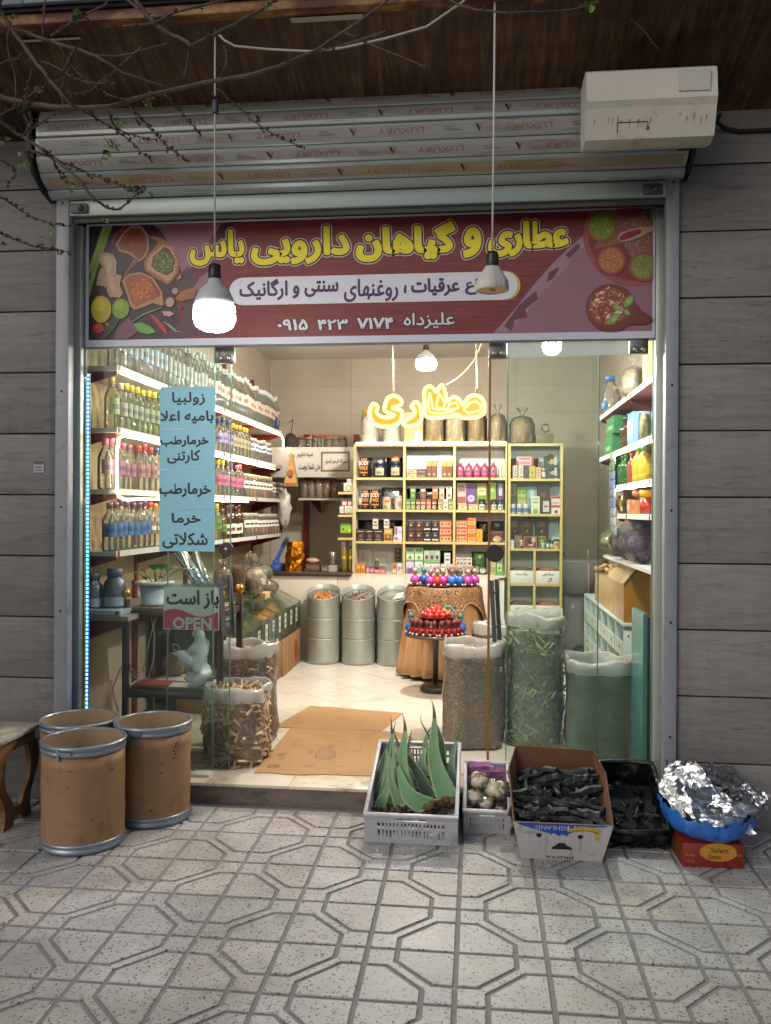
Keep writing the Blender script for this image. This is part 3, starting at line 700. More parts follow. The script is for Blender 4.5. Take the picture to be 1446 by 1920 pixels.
pc.poly([(520,66),(1232,66),(1232,780),(900,740),(820,560),(640,590),(400,640),(420,560),(640,470),(740,300)], '#7f5348', c2)
pc.specks(980, 420, 240, 330, ['#a5786a','#8f5f52','#b58c7c','#6b4036'], 330, 13, c2, 6); pc.specks(560, 560, 170, 70, ['#9a6a5c','#7a4a40'], 60, 12, c2, 7)
for (x, z, r, rim, inn, cols, sd) in ((505,330,212,'#8a4d33','#6a7f28',['#8aa23a','#587022','#a0b552'],8),(635,800,212,'#7d3a34','#9a6238',['#b98050','#7f4a28','#c99a6a'],9),(1080,890,206,'#83453a','#75773a',['#8d9150','#5f6a2c','#9ca060'],10),(885,20,195,'#7d3a2c','#8f2a18',['#a53a20','#7a2012'],11)):
    pc.poly(cut(arc(x,z,r,0,2*PI,36)), rim, c2); pc.poly(cut(arc(x,z,r*.82,0,2*PI,36)), inn, c2); pc.specks(x, max(z,90), r*.7, r*.7 if z > 90 else 60, cols, 110, 13, c2, sd)
pc.poly(cut(arc(1270,160,150,0,2*PI,24)), '#6b3a30', c2); pc.poly(cut(arc(1290,160,120,0,2*PI,24)), '#7d7a4a', c2)
pc.poly([(725,470),(760,430),(900,370),(1050,340),(1150,350),(1230,325),(1230,395),(1130,430),(1060,475),(900,530),(790,555),(730,530)], '#a58e7a', c2); pc.poly([(745,475),(850,415),(1010,375),(1055,385),(1050,425),(900,500),(780,535),(745,525)], '#8a2026', c2)
pc.poly([(860,1230),(960,1400),(1090,1520),(1228,1600),(1226,1640),(1100,1690),(850,1690)], '#652a22', c2)
pc.disc(630, 1460, 345, 330, '#6b2e26', c2, 40); pc.disc(600, 1440, 285, 270, '#7f3f33', c2, 40, .03)
pc.specks(600, 1440, 260, 245, ['#9a4a38','#a8604c','#70281f','#b5735a','#8a3a3c','#c29a80'], 260, 24, c2, 12); pc.specks(600, 1400, 230, 220, ['#cbb9a5','#b8a48e'], 14, 42, c2, 13)
for pts in ([(800,1400),(830,1330),(900,1290),(945,1290),(940,1370),(880,1440),(810,1455)], [(590,1690),(600,1610),(670,1540),(750,1535),(730,1620),(660,1690)], [(640,1440),(690,1410),(760,1440),(785,1500),(720,1505)], [(790,1500),(840,1480),(890,1530),(900,1570),(830,1560)]):
    pc.poly(pts, '#668f48', c2); mx_ = sum(p[0] for p in pts)/len(pts); mz_ = sum(p[1] for p in pts)/len(pts); pc.poly([(mx_+(p[0]-mx_)*.55+6, mz_+(p[1]-mz_)*.55-6) for p in pts], '#7fa85f', c2)
pc.done('seed_bowl_picture')
# lettering
def brect(x0, x1, y0, y1):
    xm = (x0+x1)/2
    return at(x0, (y0+y1)/2, Y=BY).x, at(x1, (y0+y1)/2, Y=BY).x, at(xm, y1, Y=BY).z, at(xm, y0, Y=BY).z
TITLE = [('عطاری', 916,1066,414,480), ('و', 869,902,427,483), ('گیاهان', 668,854,418,489), ('دارویی', 472,655,426,495), ('یاس', 357,458,432,497)]
for nm, bold, col, dy in (('title_white_edge', .0195, '#c9b9bc', .0150), ('title_dark_edge', .0152, '#33201a', .0156), ('title', .0075, '#d8c81e', .0162)):
    mb = MB()
    for s_, x0, x1, y0, y1 in TITLE: text_mb(s_, onY(BY-dy+.012), *brect(x0+2, x1-2, y0+2, y1-2), bold, mb=mb)
    put(mb, nm, flat(col), ban)
mb = MB(); y = BY-.0024
def pill(x0, x1, yl, yr, h, yy, col, nm):
    a, b = at(x0, yl, Y=BY), at(x1, yr, Y=BY); hz = h*.00263/2; zc = (a.z+b.z)/2; pts = []
    for i in range(13): t_ = -PI/2+PI*i/12; pts.append((b.x-hz+hz*math.cos(t_), yy, zc+hz*math.sin(t_)))
    for i in range(13): t_ = PI/2+PI*i/12; pts.append((a.x+hz+hz*math.cos(t_), yy, zc+hz*math.sin(t_)))
    m_ = MB(); m_.add(pts, [tuple(range(26))]); put(m_, nm, flat(col), ban); return zc
pill(433, 976, 546, 536, 54, BY-.0016, '#b5a83a', 'pill_edge'); pill(430, 971, 546, 536, 53, BY-.0022, '#c6c8d2', 'pill')
mb = MB()
for s_, x0, x1, y0, y1 in [('ارگانیک',449,540,523,564),('و',549,562,535,560),('سنتی',571,635,526,557),('روغنهای',645,747,522,566),('،',757,763,534,551),('عرقیات',771,862,521,556),('انواع',872,932,522,553)]:
    text_mb(s_, onY(BY-.0030), *brect(x0+1, x1-1, y0+1, y1-1), .0026, mb=mb)
put(mb, 'subtitle', flat('#4a2258'), ban)
for nm, bold, col, yy in (('number_shadow', .006, '#2e2228', -.0022), ('number', .0015, '#c4c6cc', -.0028)):
    mb = MB()
    for s_, x0, x1, y0, y1 in [('۰۹۱۵',520,578,598,620),('۴۲۳',595,653,597,619),('۷۱۷۴',669,739,595,618),('علیزداه',757,853,586,617)]:
        text_mb(s_, onY(BY+yy), *brect(x0+1, x1-1, y0+1, y1-1), bold, mb=mb)
    put(mb, nm, flat(col), ban)
# transom behind the sign
mb = MB(); mb.box(-2.05, .85, BY+.012, .20, BZ0-.004, 2.93); put(mb, 'backing_board', M('backing_board', hx('#8b8f8d'), .6), ban)

# glass
GL = film('pane_glass', (.89, .955, .93), .03, (.50, .66, .62), .02, refl=.9, ior=1.45)
GLE = film('glass_edge', (.45, .62, .55), .45, (.20, .34, .30), .1)
AMB = M('amber_edge', hx('#8a5a2c'), .3)
patch = M('patch_fitting', hx('#6c6a66'), .3, .8, var=.15, scale=20)
def pane(x0, x1, y, z0, z1, label, name='shop_window', amber=None):
    root = thing(name, label, 'glass door' if name == 'glass_door' else 'glass pane', ((x0+x1)/2, y, z0))
    mb = MB(); mb.add([(x0+.004,y,z0),(x1-.004,y,z0),(x1-.004,y,z1),(x0+.004,y,z1)], [(0,1,2,3)]); put(mb, 'glass', GL, root)
    for k, xx in enumerate((x0, x1-.005)):
        mb = MB(); mb.box(xx, xx+(.012 if amber == k else .005), y-.005, y+.005, z0, z1); put(mb, 'edge', AMB if amber == k else GLE, root)
    return root
zt = BZ0-.004
X402, X432 = at(402,1000,Y=.18).x, at(433,1000,Y=.24).x
X918, X950 = at(915,1000,Y=.24).x, at(950,1000,Y=.18).x
g1 = pane(-2.05, X402, .18, FZ+.01, zt, 'fixed glass pane at the left of the entrance with blue notices')
g2 = pane(-1.62, X432, .24, FZ+.012, zt+.03, 'left sliding glass door pushed open with the open sign', 'glass_door')
g3 = pane(X950, .848, .18, FZ+.01, zt, 'fixed glass pane at the right of the entrance')
g4 = pane(X918, .60, .24, FZ+.012, zt+.03, 'right sliding glass door pushed open with amber edge', 'glass_door', amber=0)
def fit(px0, px1, py0, py1, y, root, name='patch_bracket'):
    a, b = at(px0, py0, Y=y), at(px1, py1, Y=y); mb = MB(); mb.rbox(a.x, b.x, y-.014, y+.02, b.z, a.z, .003)
    o = put(mb, name, patch, root); zc = b.z+(a.z-b.z)*.3
    for u in (.3, .72):
        m2 = MB(); m2.lathe([(.0, .0), (.014, .0), (.014, .005), (.006, .007), (0, .006)], 14, (a.x+(b.x-a.x)*u, y-.014, zc), M=Matrix.Rotation(PI/2, 3, 'X')); put(m2, 'bolt', M('bolt_steel', hx('#9a9a98'), .25, .9), o)
fit(405, 440, 652, 681, .225, g2); fit(917, 951, 641, 672, .225, g4); fit(1180, 1215, 637, 664, .17, g3)
hm = M('handle_metal', hx('#6a6872'), .28, .7)
def handle(px, py0, py1, tilt, root):
    a = at(px, py0, Y=.2); b = at(px+tilt, py1, Y=.2); mb = MB()
    for dx, m_ in ((-.014, 0), (.012, 0)):
        mb.obox((a+b)/2+Vector((dx, 0 if dx < 0 else .075, 0)), (.022, .012, (a-b).length), Matrix.Rotation(-(b.x-a.x)/(a.z-b.z), 3, 'Y'))
    for q in (.2, .75):
        c = a.lerp(b, q); mb.obox(c+Vector((0, .035, 0)), (.012, .08, .012), Matrix.Identity(3))
    put(mb, 'pull_handle', hm, root)
handle(418, 1080, 1193, 8, g2); handle(927, 1088, 1204, 6, g4)
for (px, py, root, y, r_) in ((425, 1030, g2, .222, 14), (928, 1037, g4, .222, 17)):
    c = at(px, py, Y=y); R_ = r_*.0027; mb = MB(); mb.lathe([(R_, 0), (R_, .008), (R_*.9, .012)], 24, tuple(c), M=Matrix.Rotation(PI/2, 3, 'X')); d = put(mb, 'lock_plate', M('lock_dark', hx('#3a3130'), .4, .3), root)
    if px < 500:
        mb = MB(); mb.lathe([(.013, .012), (.012, .018), (0, .02)], 14, tuple(c), M=Matrix.Rotation(PI/2, 3, 'X')); put(mb, 'lock_cylinder', MATS['bolt_steel'], d)
# hazy strip imitating a reflection at the top of the right pane
a, b = at(953, 646, Y=.176), at(1192, 664, Y=.176)
mb = MB(); mb.add([(a.x,.176,b.z-.01),(b.x,.176,b.z),(b.x,.176,zt),(a.x,.176,zt)], [(0,1,2,3)]); put(mb, 'reflection_strip', film('reflection_haze', (.9,.95,.95), .55, (.75,.82,.83), .25, bump=.3, bscale=14), g3)
mb = MB(); a = at(960, 683, Y=.176); mb.add([(a.x,.176,a.z),(a.x+.03,.175,a.z+.028),(a.x+.038,.176,a.z+.03),(a.x+.036,.176,a.z+.008)], [(0,1,2,3)]); put(mb, 'torn_tape', flat('#a9b3ad'), g3)
# door stop and threshold rail bits
mb = MB(); a = at(365, 1448, Y=.16); b = at(395, 1455, Y=.16); mb.rbox(a.x, b.x+.01, .10, .17, FZ+.005, FZ+.022, .004); tag(put(mb, 'door_stop', flat('#c9c9c4'), loc=(a.x,.14,FZ)), 'small white bar lying on the threshold under the left glass', 'door stop')
# lamps
def bulb(name, label, c, top, R_, strength, col, cord_to, cat='light bulb', cordr=.004, lit=True):
    """c: bottom point of the globe; top: z of the socket top"""
    x, y, z = c; h = top-z; root = thing(name, label, cat, (x, y, z))
    zs = z+h*.36; 
    mb = MB(); mb.lathe([(0, z), (R_*.55, z+.002), (R_*.86, z+h*.06), (R_, z+h*.16), (R_*.98, zs)], 20, (x, y, 0)); put(mb, 'diffuser', glow('glow_%s' % label[:12].replace(' ', '_'), col, strength), root)
    mb = MB(); mb.lathe([(R_*.96, zs), (R_*.94, zs+h*.10), (R_*.72, zs+h*.24), (R_*.36, zs+h*.34), (R_*.28, zs+h*.42)], 20, (x, y, 0)); put(mb, 'housing', M('bulb_housing', hx('#b9bcc0'), .4), root)
    mb = MB(); mb.lathe([(R_*.27, zs+h*.40), (R_*.31, zs+h*.43), (R_*.29, top-h*.02), (R_*.16, top)], 14, (x, y, 0)); put(mb, 'socket', M('black_bakelite', hx('#15171a'), .4), root)
    mb = MB(); mb.tube([(x, y, top-.01)]+[tuple(p) for p in cord_to], cordr, 6); put(mb, 'cord', M('pale_cord', hx('#b5b3ac'), .5), root)
    return root
za_ = lambda y: 3.365+(-.15-y)*.30-.008
b1 = bulb('hanging_bulb', 'large lit white bulb hanging in front of the left half of the sign', (-1.107, -.60, 2.215), 2.496, .088, 62, (1, .97, .92), [(-1.109, -.60, 2.9), (-1.111, -.60, za_(-.60))], cordr=.0042)
p = at(404, 197, Y=-.60); mb = MB(); mb.rbox(p.x-.011, p.x+.011, -.612, -.588, p.z-.035, p.z+.02, .003); mb.tube([(p.x, -.6, p.z+.02), (p.x-.01, -.6, p.z+.06)], .006); put(mb, 'connector', flat('#20283a'), b1)
# broken lamp without globe
c0 = at(923, 545, Y=-.66); t0 = at(923, 471, Y=-.66); x, y, z = c0; top = t0.z; h = top-z; R_ = .062
lamp2 = thing('hanging_lamp', 'unlit ribbed metal lamp without globe hanging in front of the right half of the sign', 'lamp', (x, y, z))
mb = MB(); mb.no_cap = True; mb.lathe([(R_, z), (R_*1.03, z+h*.06), (R_*.98, z+h*.24), (R_*.70, z+h*.42), (R_*.58, z+h*.50), (R_*.46, z+h*.6)], 48, (x, y, 0), wob=lambda a, zz: 1+.05*(1 if int(a/(2*PI)*48) % 2 else -1)); sh = put(mb, 'housing', M('grey_alloy', hx('#b4b2ac'), .45), lamp2)
mb = MB(); mb.lathe([(R_*.98, z+.002), (R_*.9, z+.012), (R_*.5, z+.016), (0, z+.016)], 24, (x, y, 0)); pl_ = put(mb, 'reflector_plate', M('brass_plate', hx('#c09a58'), .4, .3), lamp2)
mb = MB(); mb.blob((x, y, z+.004), (.018, .018, .012), 1); mb.tube([(x-.02, y, z+.008), (x, y-.01, z-.005), (x+.02, y, z+.01)], .003); put(mb, 'broken_contact', flat('#c9b28a'), pl_)
mb = MB(); mb.lathe([(R_*.36, z+h*.58), (R_*.42, z+h*.63), (R_*.40, top-h*.1), (R_*.32, top-h*.02), (0, top)], 16, (x, y, 0)); put(mb, 'socket', MATS['black_bakelite'], lamp2)
mb = MB(); q = at(926, 250, Y=-.66); mb.tube([(x, y, top-.004), (q.x, y, q.z), (at(928, 20, Y=-.66).x, -.66, za_(-.66)+.02)], .0045); put(mb, 'cord', MATS['pale_cord'], lamp2)
# lamps inside
c0 = at(799, 694, Y=2.4); bulb('hanging_bulb', 'lit white bulb hanging inside the shop above the neon sign', tuple(c0), at(799, 646, Y=2.4).z, .078, 1250, (1, .93, .83), [(c0.x, 2.4, 3.1)])
c0 = at(1035, 664, Y=.62); bulb('hanging_bulb', 'lit white bulb behind the top of the right glass pane', tuple(c0), c0.z+.24, .05, 700, (1, .95, .90), [(c0.x, .62, 3.1)])  # added bulb in place of a reflected glow, also brightens the shop

# blue strip of beads on the left jamb
p0, p1 = at(166, 700, Y=.13), at(163, 1345, Y=.13)
led = thing('led_strip', 'vertical strip of glowing blue light beads on the left door jamb', 'led strip', tuple(p1))
mb = MB(); mb.box(p1.x-.009, p1.x+.009, .128, .1335, p1.z-.03, p0.z); put(mb, 'strip', flat('#5a7fb0'), led)
mb = MB(); n = 84
for i in range(n):
    p = p1.lerp(p0, (i+.5)/n); mb.add([(p.x-.005,.127,p.z-.006),(p.x+.005,.127,p.z-.006),(p.x+.005,.127,p.z+.006),(p.x-.005,.127,p.z+.006),(p.x,.122,p.z)], [(0,1,4),(1,2,4),(2,3,4),(3,0,4)])
stuff(put(mb, 'light_bead', glow('blue_glow', (.10, .42, 1.0), 9), led))

# left rack
LX, LW = -1.93, XL+.003
LZ = [2.232, 1.898, 1.567, 1.231]
white_sh = M('white_shelf', hx('#c2c2bc'), .4, var=.05, scale=4)
redm = M('red_bracket', hx('#6f1d1a'), .45, var=.1)
rack = thing('shelf_rack', 'long white shelf rack with red brackets along the left wall full of bottles', 'shelf', (LX, 2.2, 1.2))
for i, z in enumerate(LZ):
    y0 = .30
    while y0 < 4.15:
        y1 = min(y0+.975, 4.2); mb = MB(); mb.box(LW, LX, y0+.0015, y1-.0015, z-.022, z); mb.box(LX+.0006, LX+.003, y0+.0015, y1-.0015, z-.026, z+.006)
        put(mb, 'shelf', white_sh, rack); y0 = y1
    for yb in (.33, 1.275, 2.25, 3.225, 4.17):
        mb = MB(); mb.prism([(LX-.01, z-.025), (LX-.01, z-.045), (LW+.002, z-.13), (LW+.002, z-.025)], lambda x, zz: Vector((x, yb-.003, zz)), lambda x, zz: Vector((x, yb+.003, zz)))
        mb.box(LX+.0035, LX+.006, yb-.012, yb+.012, z-.025, z+.004); put(mb, 'bracket', redm, rack)
for yb in (.33, 1.275, 2.25, 3.225, 4.17):
    mb = MB(); mb.box(LW, LW+.025, yb-.02, yb+.02, FZ+.003, 2.75); put(mb, 'upright', redm, rack)
mb = MB(); mb.box(LW+.004, LW+.012, .3, 4.19, 1.0, 2.20); put(mb, 'back_panel', M('rack_back', hx('#a8936e'), .55, var=.12, scale=3), rack)

WARM = (1, .80, .52)
ropem = glow('warm_rope', WARM, 36)
def rope(pts, label, grp=None, r=.0062):
    mb = MB(); P = [Vector(p) for p in pts]; out = []
    for a, b in zip(P, P[1:]):
        k = max(1, int((b-a).length/.12))
        for i in range(k): q = a.lerp(b, i/k); out.append(q+Vector((0, 0, rnd.uniform(-.004, .002))))
    out.append(P[-1]); mb.tube(out, r, 6); return tag(put(mb, 'led_rope', ropem, loc=tuple(P[0])), label, 'led strip', grp)
xr = LX+.012
z = LZ[0]-.035; rope([(xr, .33, z), (xr, 4.12, z), (xr, 4.19, z-.03), (xr, 4.2, z-.14)], 'glowing warm light rope under the topmost left shelf')
z = LZ[1]-.035; z3 = LZ[2]-.04
rope([(xr, 3.85, z-.01), (xr, .36, z), (xr, .30, z-.02), (xr, .285, z-.08), (xr, .285, z3+.05), (xr, .31, z3), (xr, .4, z3-.012), (xr, 1.2, z3+.005), (xr, 2.9, z3+.005)], 'glowing warm light rope bent in a U around the second and third left shelves')

# bottles and jars
clearp = film('clear_plastic', (.93, .94, .90), .10, (.72, .72, .66), .08, bump=.15, bscale=40)
def bottle_tint(k):
    return {'clear': clearp, 'yellow': film('pale_yellow_liquid', (.90, .88, .62), .16, (.55, .52, .28), .08), 'amber': film('amber_liquid', (.55, .30, .12), .5, (.16, .07, .025), .08), 'dark': film('dark_glass', (.28, .16, .09), .6, (.05, .025, .015), .06),
            'green': film('green_glass', (.25, .62, .22), .4, (.02, .14, .03), .06), 'greenish': film('greenish_liquid', (.80, .90, .72), .14, (.45, .55, .34), .08), 'lemon': film('lemon_liquid', (.85, .75, .15), .55, (.5, .42, .05), .1), 'red': film('red_sauce', (.6, .15, .08), .6, (.3, .05, .03), .1), 'pink': film('pink_liquid', (.75, .35, .5), .5, (.42, .13, .24), .08)}[k]
BT = {}
def bottle_parts(h, r, neck, body, cap, lab, lz0, lz1, lc2=None, ang=-.6, span=2.0, seg=12):
    k = (h, r, neck, body, cap, lab, lz0, lz1, lc2)
    if k in BT: return BT[k]
    mb = MB(); hb = h*.62
    mb.lathe([(r*.86, 0), (r, .008), (r, hb*.3), (r*.96, hb*.36), (r, hb*.42), (r, hb), (r*.82, hb+h*.08), (neck, h*.83), (neck, h*.9)], seg)
    b = mb.mesh('bottle', bottle_tint(body))
    mb = MB(); mb.lathe([(neck*1.25, h*.885), (neck*1.3, h*.985), (neck*1.1, h)], 10); mb.lathe([(neck*1.38, h*.87), (neck*1.38, h*.885)], 10); c = mb.mesh('cap', flat(cap, .35)) if cap else None
    l = None
    if lab:
        mb = MB(); rr = r+.0012; zA, zB = h*lz0, h*lz1
        mb.lathe([(rr, zA), (rr, zB)], 8, a0=ang-span/2, a1=ang+span/2)
        mb.lathe([(rr+.0006, zA+(zB-zA)*.3), (rr+.0006, zA+(zB-zA)*.62)], 5, a0=ang-span*.3, a1=ang+span*.3, mi=1)
        l = mb.mesh('paper_label', [flat(lab), flat(lc2 or '#d8d4c8')])
    BT[k] = (b, c, l); return BT[k]
def bottle(x, y, z, spec, label, group, cat='bottle', name='bottle', rz=0):
    b, c, l = bottle_parts(*spec)
    o = place(b, name, None, (x, y, z), (0, 0, rz+rnd.uniform(-.5, .5))); tag(o, label, cat, group); s_ = rnd.uniform(.95, 1.04); o.scale = (s_, s_, rnd.uniform(.95, 1.05))
    if c: place(c, 'cap', o)
    if l: place(l, 'paper_label', o)
    return o
JR = {}
def jar_parts(h, r, fill, lid, lab, lab2='#3a3530'):
    k = (h, r, fill, lid, lab)
    if k in JR: return JR[k]
    mb = MB(); mb.lathe([(r*.95, 0), (r, .006), (r, h*.80), (r*.86, h*.86)], 12); b = mb.mesh('jar', clearp)
    mb = MB(); mb.lathe([(r*.9, .004), (r*.95, .01), (r*.95, h*.70), (r*.6, h*.74), (0, h*.75)], 10); f = mb.mesh('contents', M('jar_fill_'+fill, hx(fill), .8, var=.35, scale=60, bump=.5, bscale=80)) if fill else None
    mb = MB(); mb.lathe([(r*.90, h*.85), (r*.92, h*.97), (r*.85, h)], 12); c = mb.mesh('lid', flat(lid, .3))
    l = None
    if lab:
        mb = MB(); mb.lathe([(r+.001, h*.40), (r+.001, h*.70)], 6, a0=-.7-.62, a1=-.7+.62); mb.lathe([(r+.0016, h*.5), (r+.0016, h*.58)], 4, a0=-.7-.4, a1=-.7+.4, mi=1)
        l = mb.mesh('paper_label', [flat(lab), flat(lab2)])
    JR[k] = (b, f, c, l); return JR[k]
def jar(x, y, z, spec, label, group, rz=0, cat='jar'):
    b, f, c, l = jar_parts(*spec); o = place(b, 'jar', None, (x, y, z), (0, 0, rz)); tag(o, label, cat, group)
    for m_, n_ in ((f, 'contents'), (c, 'lid'), (l, 'paper_label')):
        if m_: place(m_, n_, o)
    return o
def lrow(z, pxs, spec, desc, group, kind=bottle, dx=.058, zpy=900):
    for i, px in enumerate(pxs):
        y = at(px, zpy, X=LX-dx).y
        kind(LX-dx+rnd.uniform(-.004, .004), y, z+.001, spec, desc % nth(i), group)
        # a second bottle behind, close to the wall
SP = lambda cap, lab, body='clear', lc2=None, h=.275, r=.040: (h, r, .0135, body, cap, lab, .30, .58, lc2)
ZA, ZB, ZC, ZD = LZ
g = 'bottles on the top of the left rack'
y = .38; i = 0
while y < 4.12:
    px_ok = True
    sp = SP('#b9c4bf', '#7f9aa6' if y < 1.1 else '#8a8f86' if y < 1.9 else '#a5a294', 'clear', ['#6f7a86', '#8f8a80', '#5f6f66'][i % 3] if y < 1.9 else ['#9c4a44', '#a8a094', '#8a5a50'][(i*7) % 3], .335*(1+.03*math.sin(i*5)), .0365)
    bottle(LX-.05, y, ZA+.001, sp, 'tall clear bottle, %s from the door on top of the left rack' % nth(i), g); y += .0795; i += 1
lrow(ZB, [209], (.285, .040, .0135, 'yellow', '#b5a528', '#8f9a50', .28, .6, '#4d6a34'), 'yellow-capped bottle nearest the door, %s on the second left shelf', 'yellow capped bottles')
lrow(ZB, [225], SP('#c9c6b8', '#8f8078', 'clear', '#5a4a58'), 'white-capped bottle among yellow caps on the second left shelf, %s', 'white capped bottle')
lrow(ZB, [235.5, 246, 256.5, 267, 277.5, 287], SP('#c9b81c', '#6f7a50', 'greenish', '#33413a'), '%s yellow-capped bottle behind the white-capped one on the second left shelf', 'yellow capped bottles')
lrow(ZB, [296], SP('#1f7a35', '#6f7a50', 'yellow'), 'green-capped bottle beside the blue notice, %s of its kind', 'green capped bottle')
lrow(ZC, [196, 208, 219.5, 231, 242], SP('#b5607f', '#9a5a78', 'clear', '#5f4a60'), '%s pink-capped bottle on the third left shelf', 'pink capped bottles')
lrow(ZC, [259, 270, 280.5], SP('#b8322a', '#a56a72', 'clear', '#6a5a50'), '%s red-capped bottle on the third left shelf', 'red capped bottles')
lrow(ZC, [291.5], SP('#1f3f7a', '#8a8a90', 'clear'), 'blue-capped bottle beside the notice on the third left shelf, %s', 'blue capped bottle')
lrow(ZD, [205, 217, 227, 236.5, 251, 261, 271], SP('#5a2f4f', '#3f6a9a', 'clear', '#2c4f86'), '%s purple-capped bottle with blue label on the lowest left shelf', 'purple capped bottles')
lrow(ZD, [281.5], SP('#b83a30', '#8f5a4a', 'clear'), 'red-capped bottle beside the purple caps on the lowest left shelf, %s', 'red capped bottle low')
lrow(ZD, [292], SP('#c08a2a', '#6a7a4a', 'clear'), 'orange-capped bottle at the notice edge on the lowest left shelf, %s', 'orange capped bottle')
# further along, right of the notices
lrow(ZB, [408, 418, 427], SP('#2c3470', '#8a7fa8', 'clear', '#4a4070'), '%s blue-capped bottle right of the notice on the second left shelf', 'blue capped bottles')
lrow(ZB, [435, 442, 449, 455.5, 461.5], SP('#d0a81e', '#8a8468', 'clear', '#6a6450'), '%s yellow-capped bottle seen through the door edge on the second left shelf', 'yellow capped bottles far')
lrow(ZB, [470, 476, 481.5, 487, 492, 497, 501.5], (.20, .040, .02, 'clear', '#b9b7ac', '#c9cdd2', .45, .75, '#3f5f86'), '%s clear bottle with white label at the far end of the second left shelf', 'white labelled bottles')
lrow(ZC, [408, 417], SP('#cdb41c', '#a85a78', 'clear', '#7a3a58'), '%s yellow-capped bottle with pink label on the third left shelf', 'yellow capped pink bottles')
lrow(ZC, [426, 434], SP('#5f3a66', '#a85a78', 'clear', '#7a3a58'), '%s violet-capped bottle with pink label on the third left shelf', 'violet capped bottles')
lrow(ZC, [443, 449], SP('#b5708a', '#a85a78', 'clear', '#7a3a58'), '%s pink-capped bottle with pink label further along the third left shelf', 'far pink capped bottles')
jc = ['#5f584c', '#8a5a38', '#94683f', '#5f5348', '#8a4f34', '#9a6a40', '#6a4a34']
for i, px in enumerate([457, 464.5, 471.5, 478, 484.5, 490.5, 496, 501.5]):
    y = at(px, 900, X=LX-.06).y; jar(LX-.06, y, ZC+.001, (.205, .052, jc[i % 7], '#a89a80', '#c9c9c2'), '%s labelled herb jar on the third left shelf' % nth(i), 'herb jars on the third shelf')
for i, px in enumerate([509, 514.5, 519.5, 524]):
    y = at(px, 900, X=LX-.05).y; jar(LX-.05, y, ZC+.001, (.165, .045, ['#4f4a40', '#7a5a3c'][i % 2], '#8f8a80', '#bdbdb5'), '%s small dark jar at the far end of the third left shelf' % nth(i), 'small dark jars')
lrow(ZD, [407], SP('#c9b01c', '#5f7a3a', 'yellow', '#3a5a2c'), 'yellow-capped bottle with green label on the lowest left shelf, %s', 'green label bottle')
lrow(ZD, [416], (.25, .04, .014, 'amber', '#6a4a30', '#5f7a3a', .25, .5, '#3a5a2c'), 'amber bottle beside dark bottles on the lowest left shelf, %s', 'amber bottle')
lrow(ZD, [426, 433.5, 441, 447.5], (.27, .040, .016, 'dark', '#3a241c', '#c5c0b5', .14, .44, '#4a342a'), '%s dark brown bottle with white label on the lowest left shelf', 'dark brown bottles')
for i, px in enumerate([459, 467, 474.5]):
    y = at(px, 900, X=LX-.06).y; jar(LX-.06, y, ZD+.001, (.205, .055, ['#5f5a50', '#94745a', '#8a6a4a'][i], '#a8a496', '#c9c9c2'), '%s herb jar after the dark bottles on the lowest left shelf' % nth(i), 'herb jars on the lowest shelf')
for i, px in enumerate([482, 488.5, 494.5, 500.5, 506, 511.5, 516.5, 521.5]):
    y = at(px, 900, X=LX-.06).y; jar(LX-.06, y, ZD+.001, (.195, .052, ['#8a4f34', '#a0704c', '#93603f', '#6f4a34'][i % 4], '#a8a090', '#c9c9c2'), '%s reddish herb jar toward the far end of the lowest left shelf' % nth(i), 'reddish herb jars')
# round things at the far end of the top
ca = at(510, 772, X=LX-.1); mb = MB(); mb.lathe([(.06, 0), (.06, .09), (.055, .1)], 16, (LX-.12, 4.12, ZA+.001)); r_ = tag(put(mb, 'tin', flat('#8d95a0', .3), loc=(LX-.12, 4.12, ZA)), 'silver and blue tin at the far end on top of the left rack', 'tin')
mb = MB(); mb.lathe([(.0605, .03), (.0605, .07)], 14, (LX-.12, 4.12, ZA+.001)); put(mb, 'blue_band', flat('#2c4478'), r_)
mb = MB(); c0 = at(503, 780, Y=4.15); mb.lathe([(.075, -.012), (.075, .012), (.05, .014), (0, .014)], 24, (LX-.06, 4.02, ZA+.078), M=Matrix.Rotation(PI/2, 3, 'X')); t_ = tag(put(mb, 'round_plate', flat('#2f3a5f', .4), loc=(LX-.06, 4.02, ZA)), 'round dark blue lid standing on edge at the far end of the top shelf', 'lid')
# dark cloth bag behind rack end
mb = MB(); mb.blob((LX+.04, 4.42, 2.10), (.085, .06, .15), 2, .12, 2, 3); tag(put(mb, 'dark_bag', M('dark_cloth', hx('#33302f'), .8), loc=(LX+.04, 4.42, 1.95)), 'dark bag hanging beyond the end of the left rack', 'bag')
for i, z in enumerate((2.0,)):
    mb = MB(); mb.tube([(LX+.04, 4.42, 2.22), (LX+.03, 4.55, 2.4), (LX-.1, 4.99, 2.42)], .004); tag(put(mb, 'hook_wire', screw, loc=(LX+.04, 4.42, 2.22)), 'thin wire holding the dark bag at the back wall', 'wire')
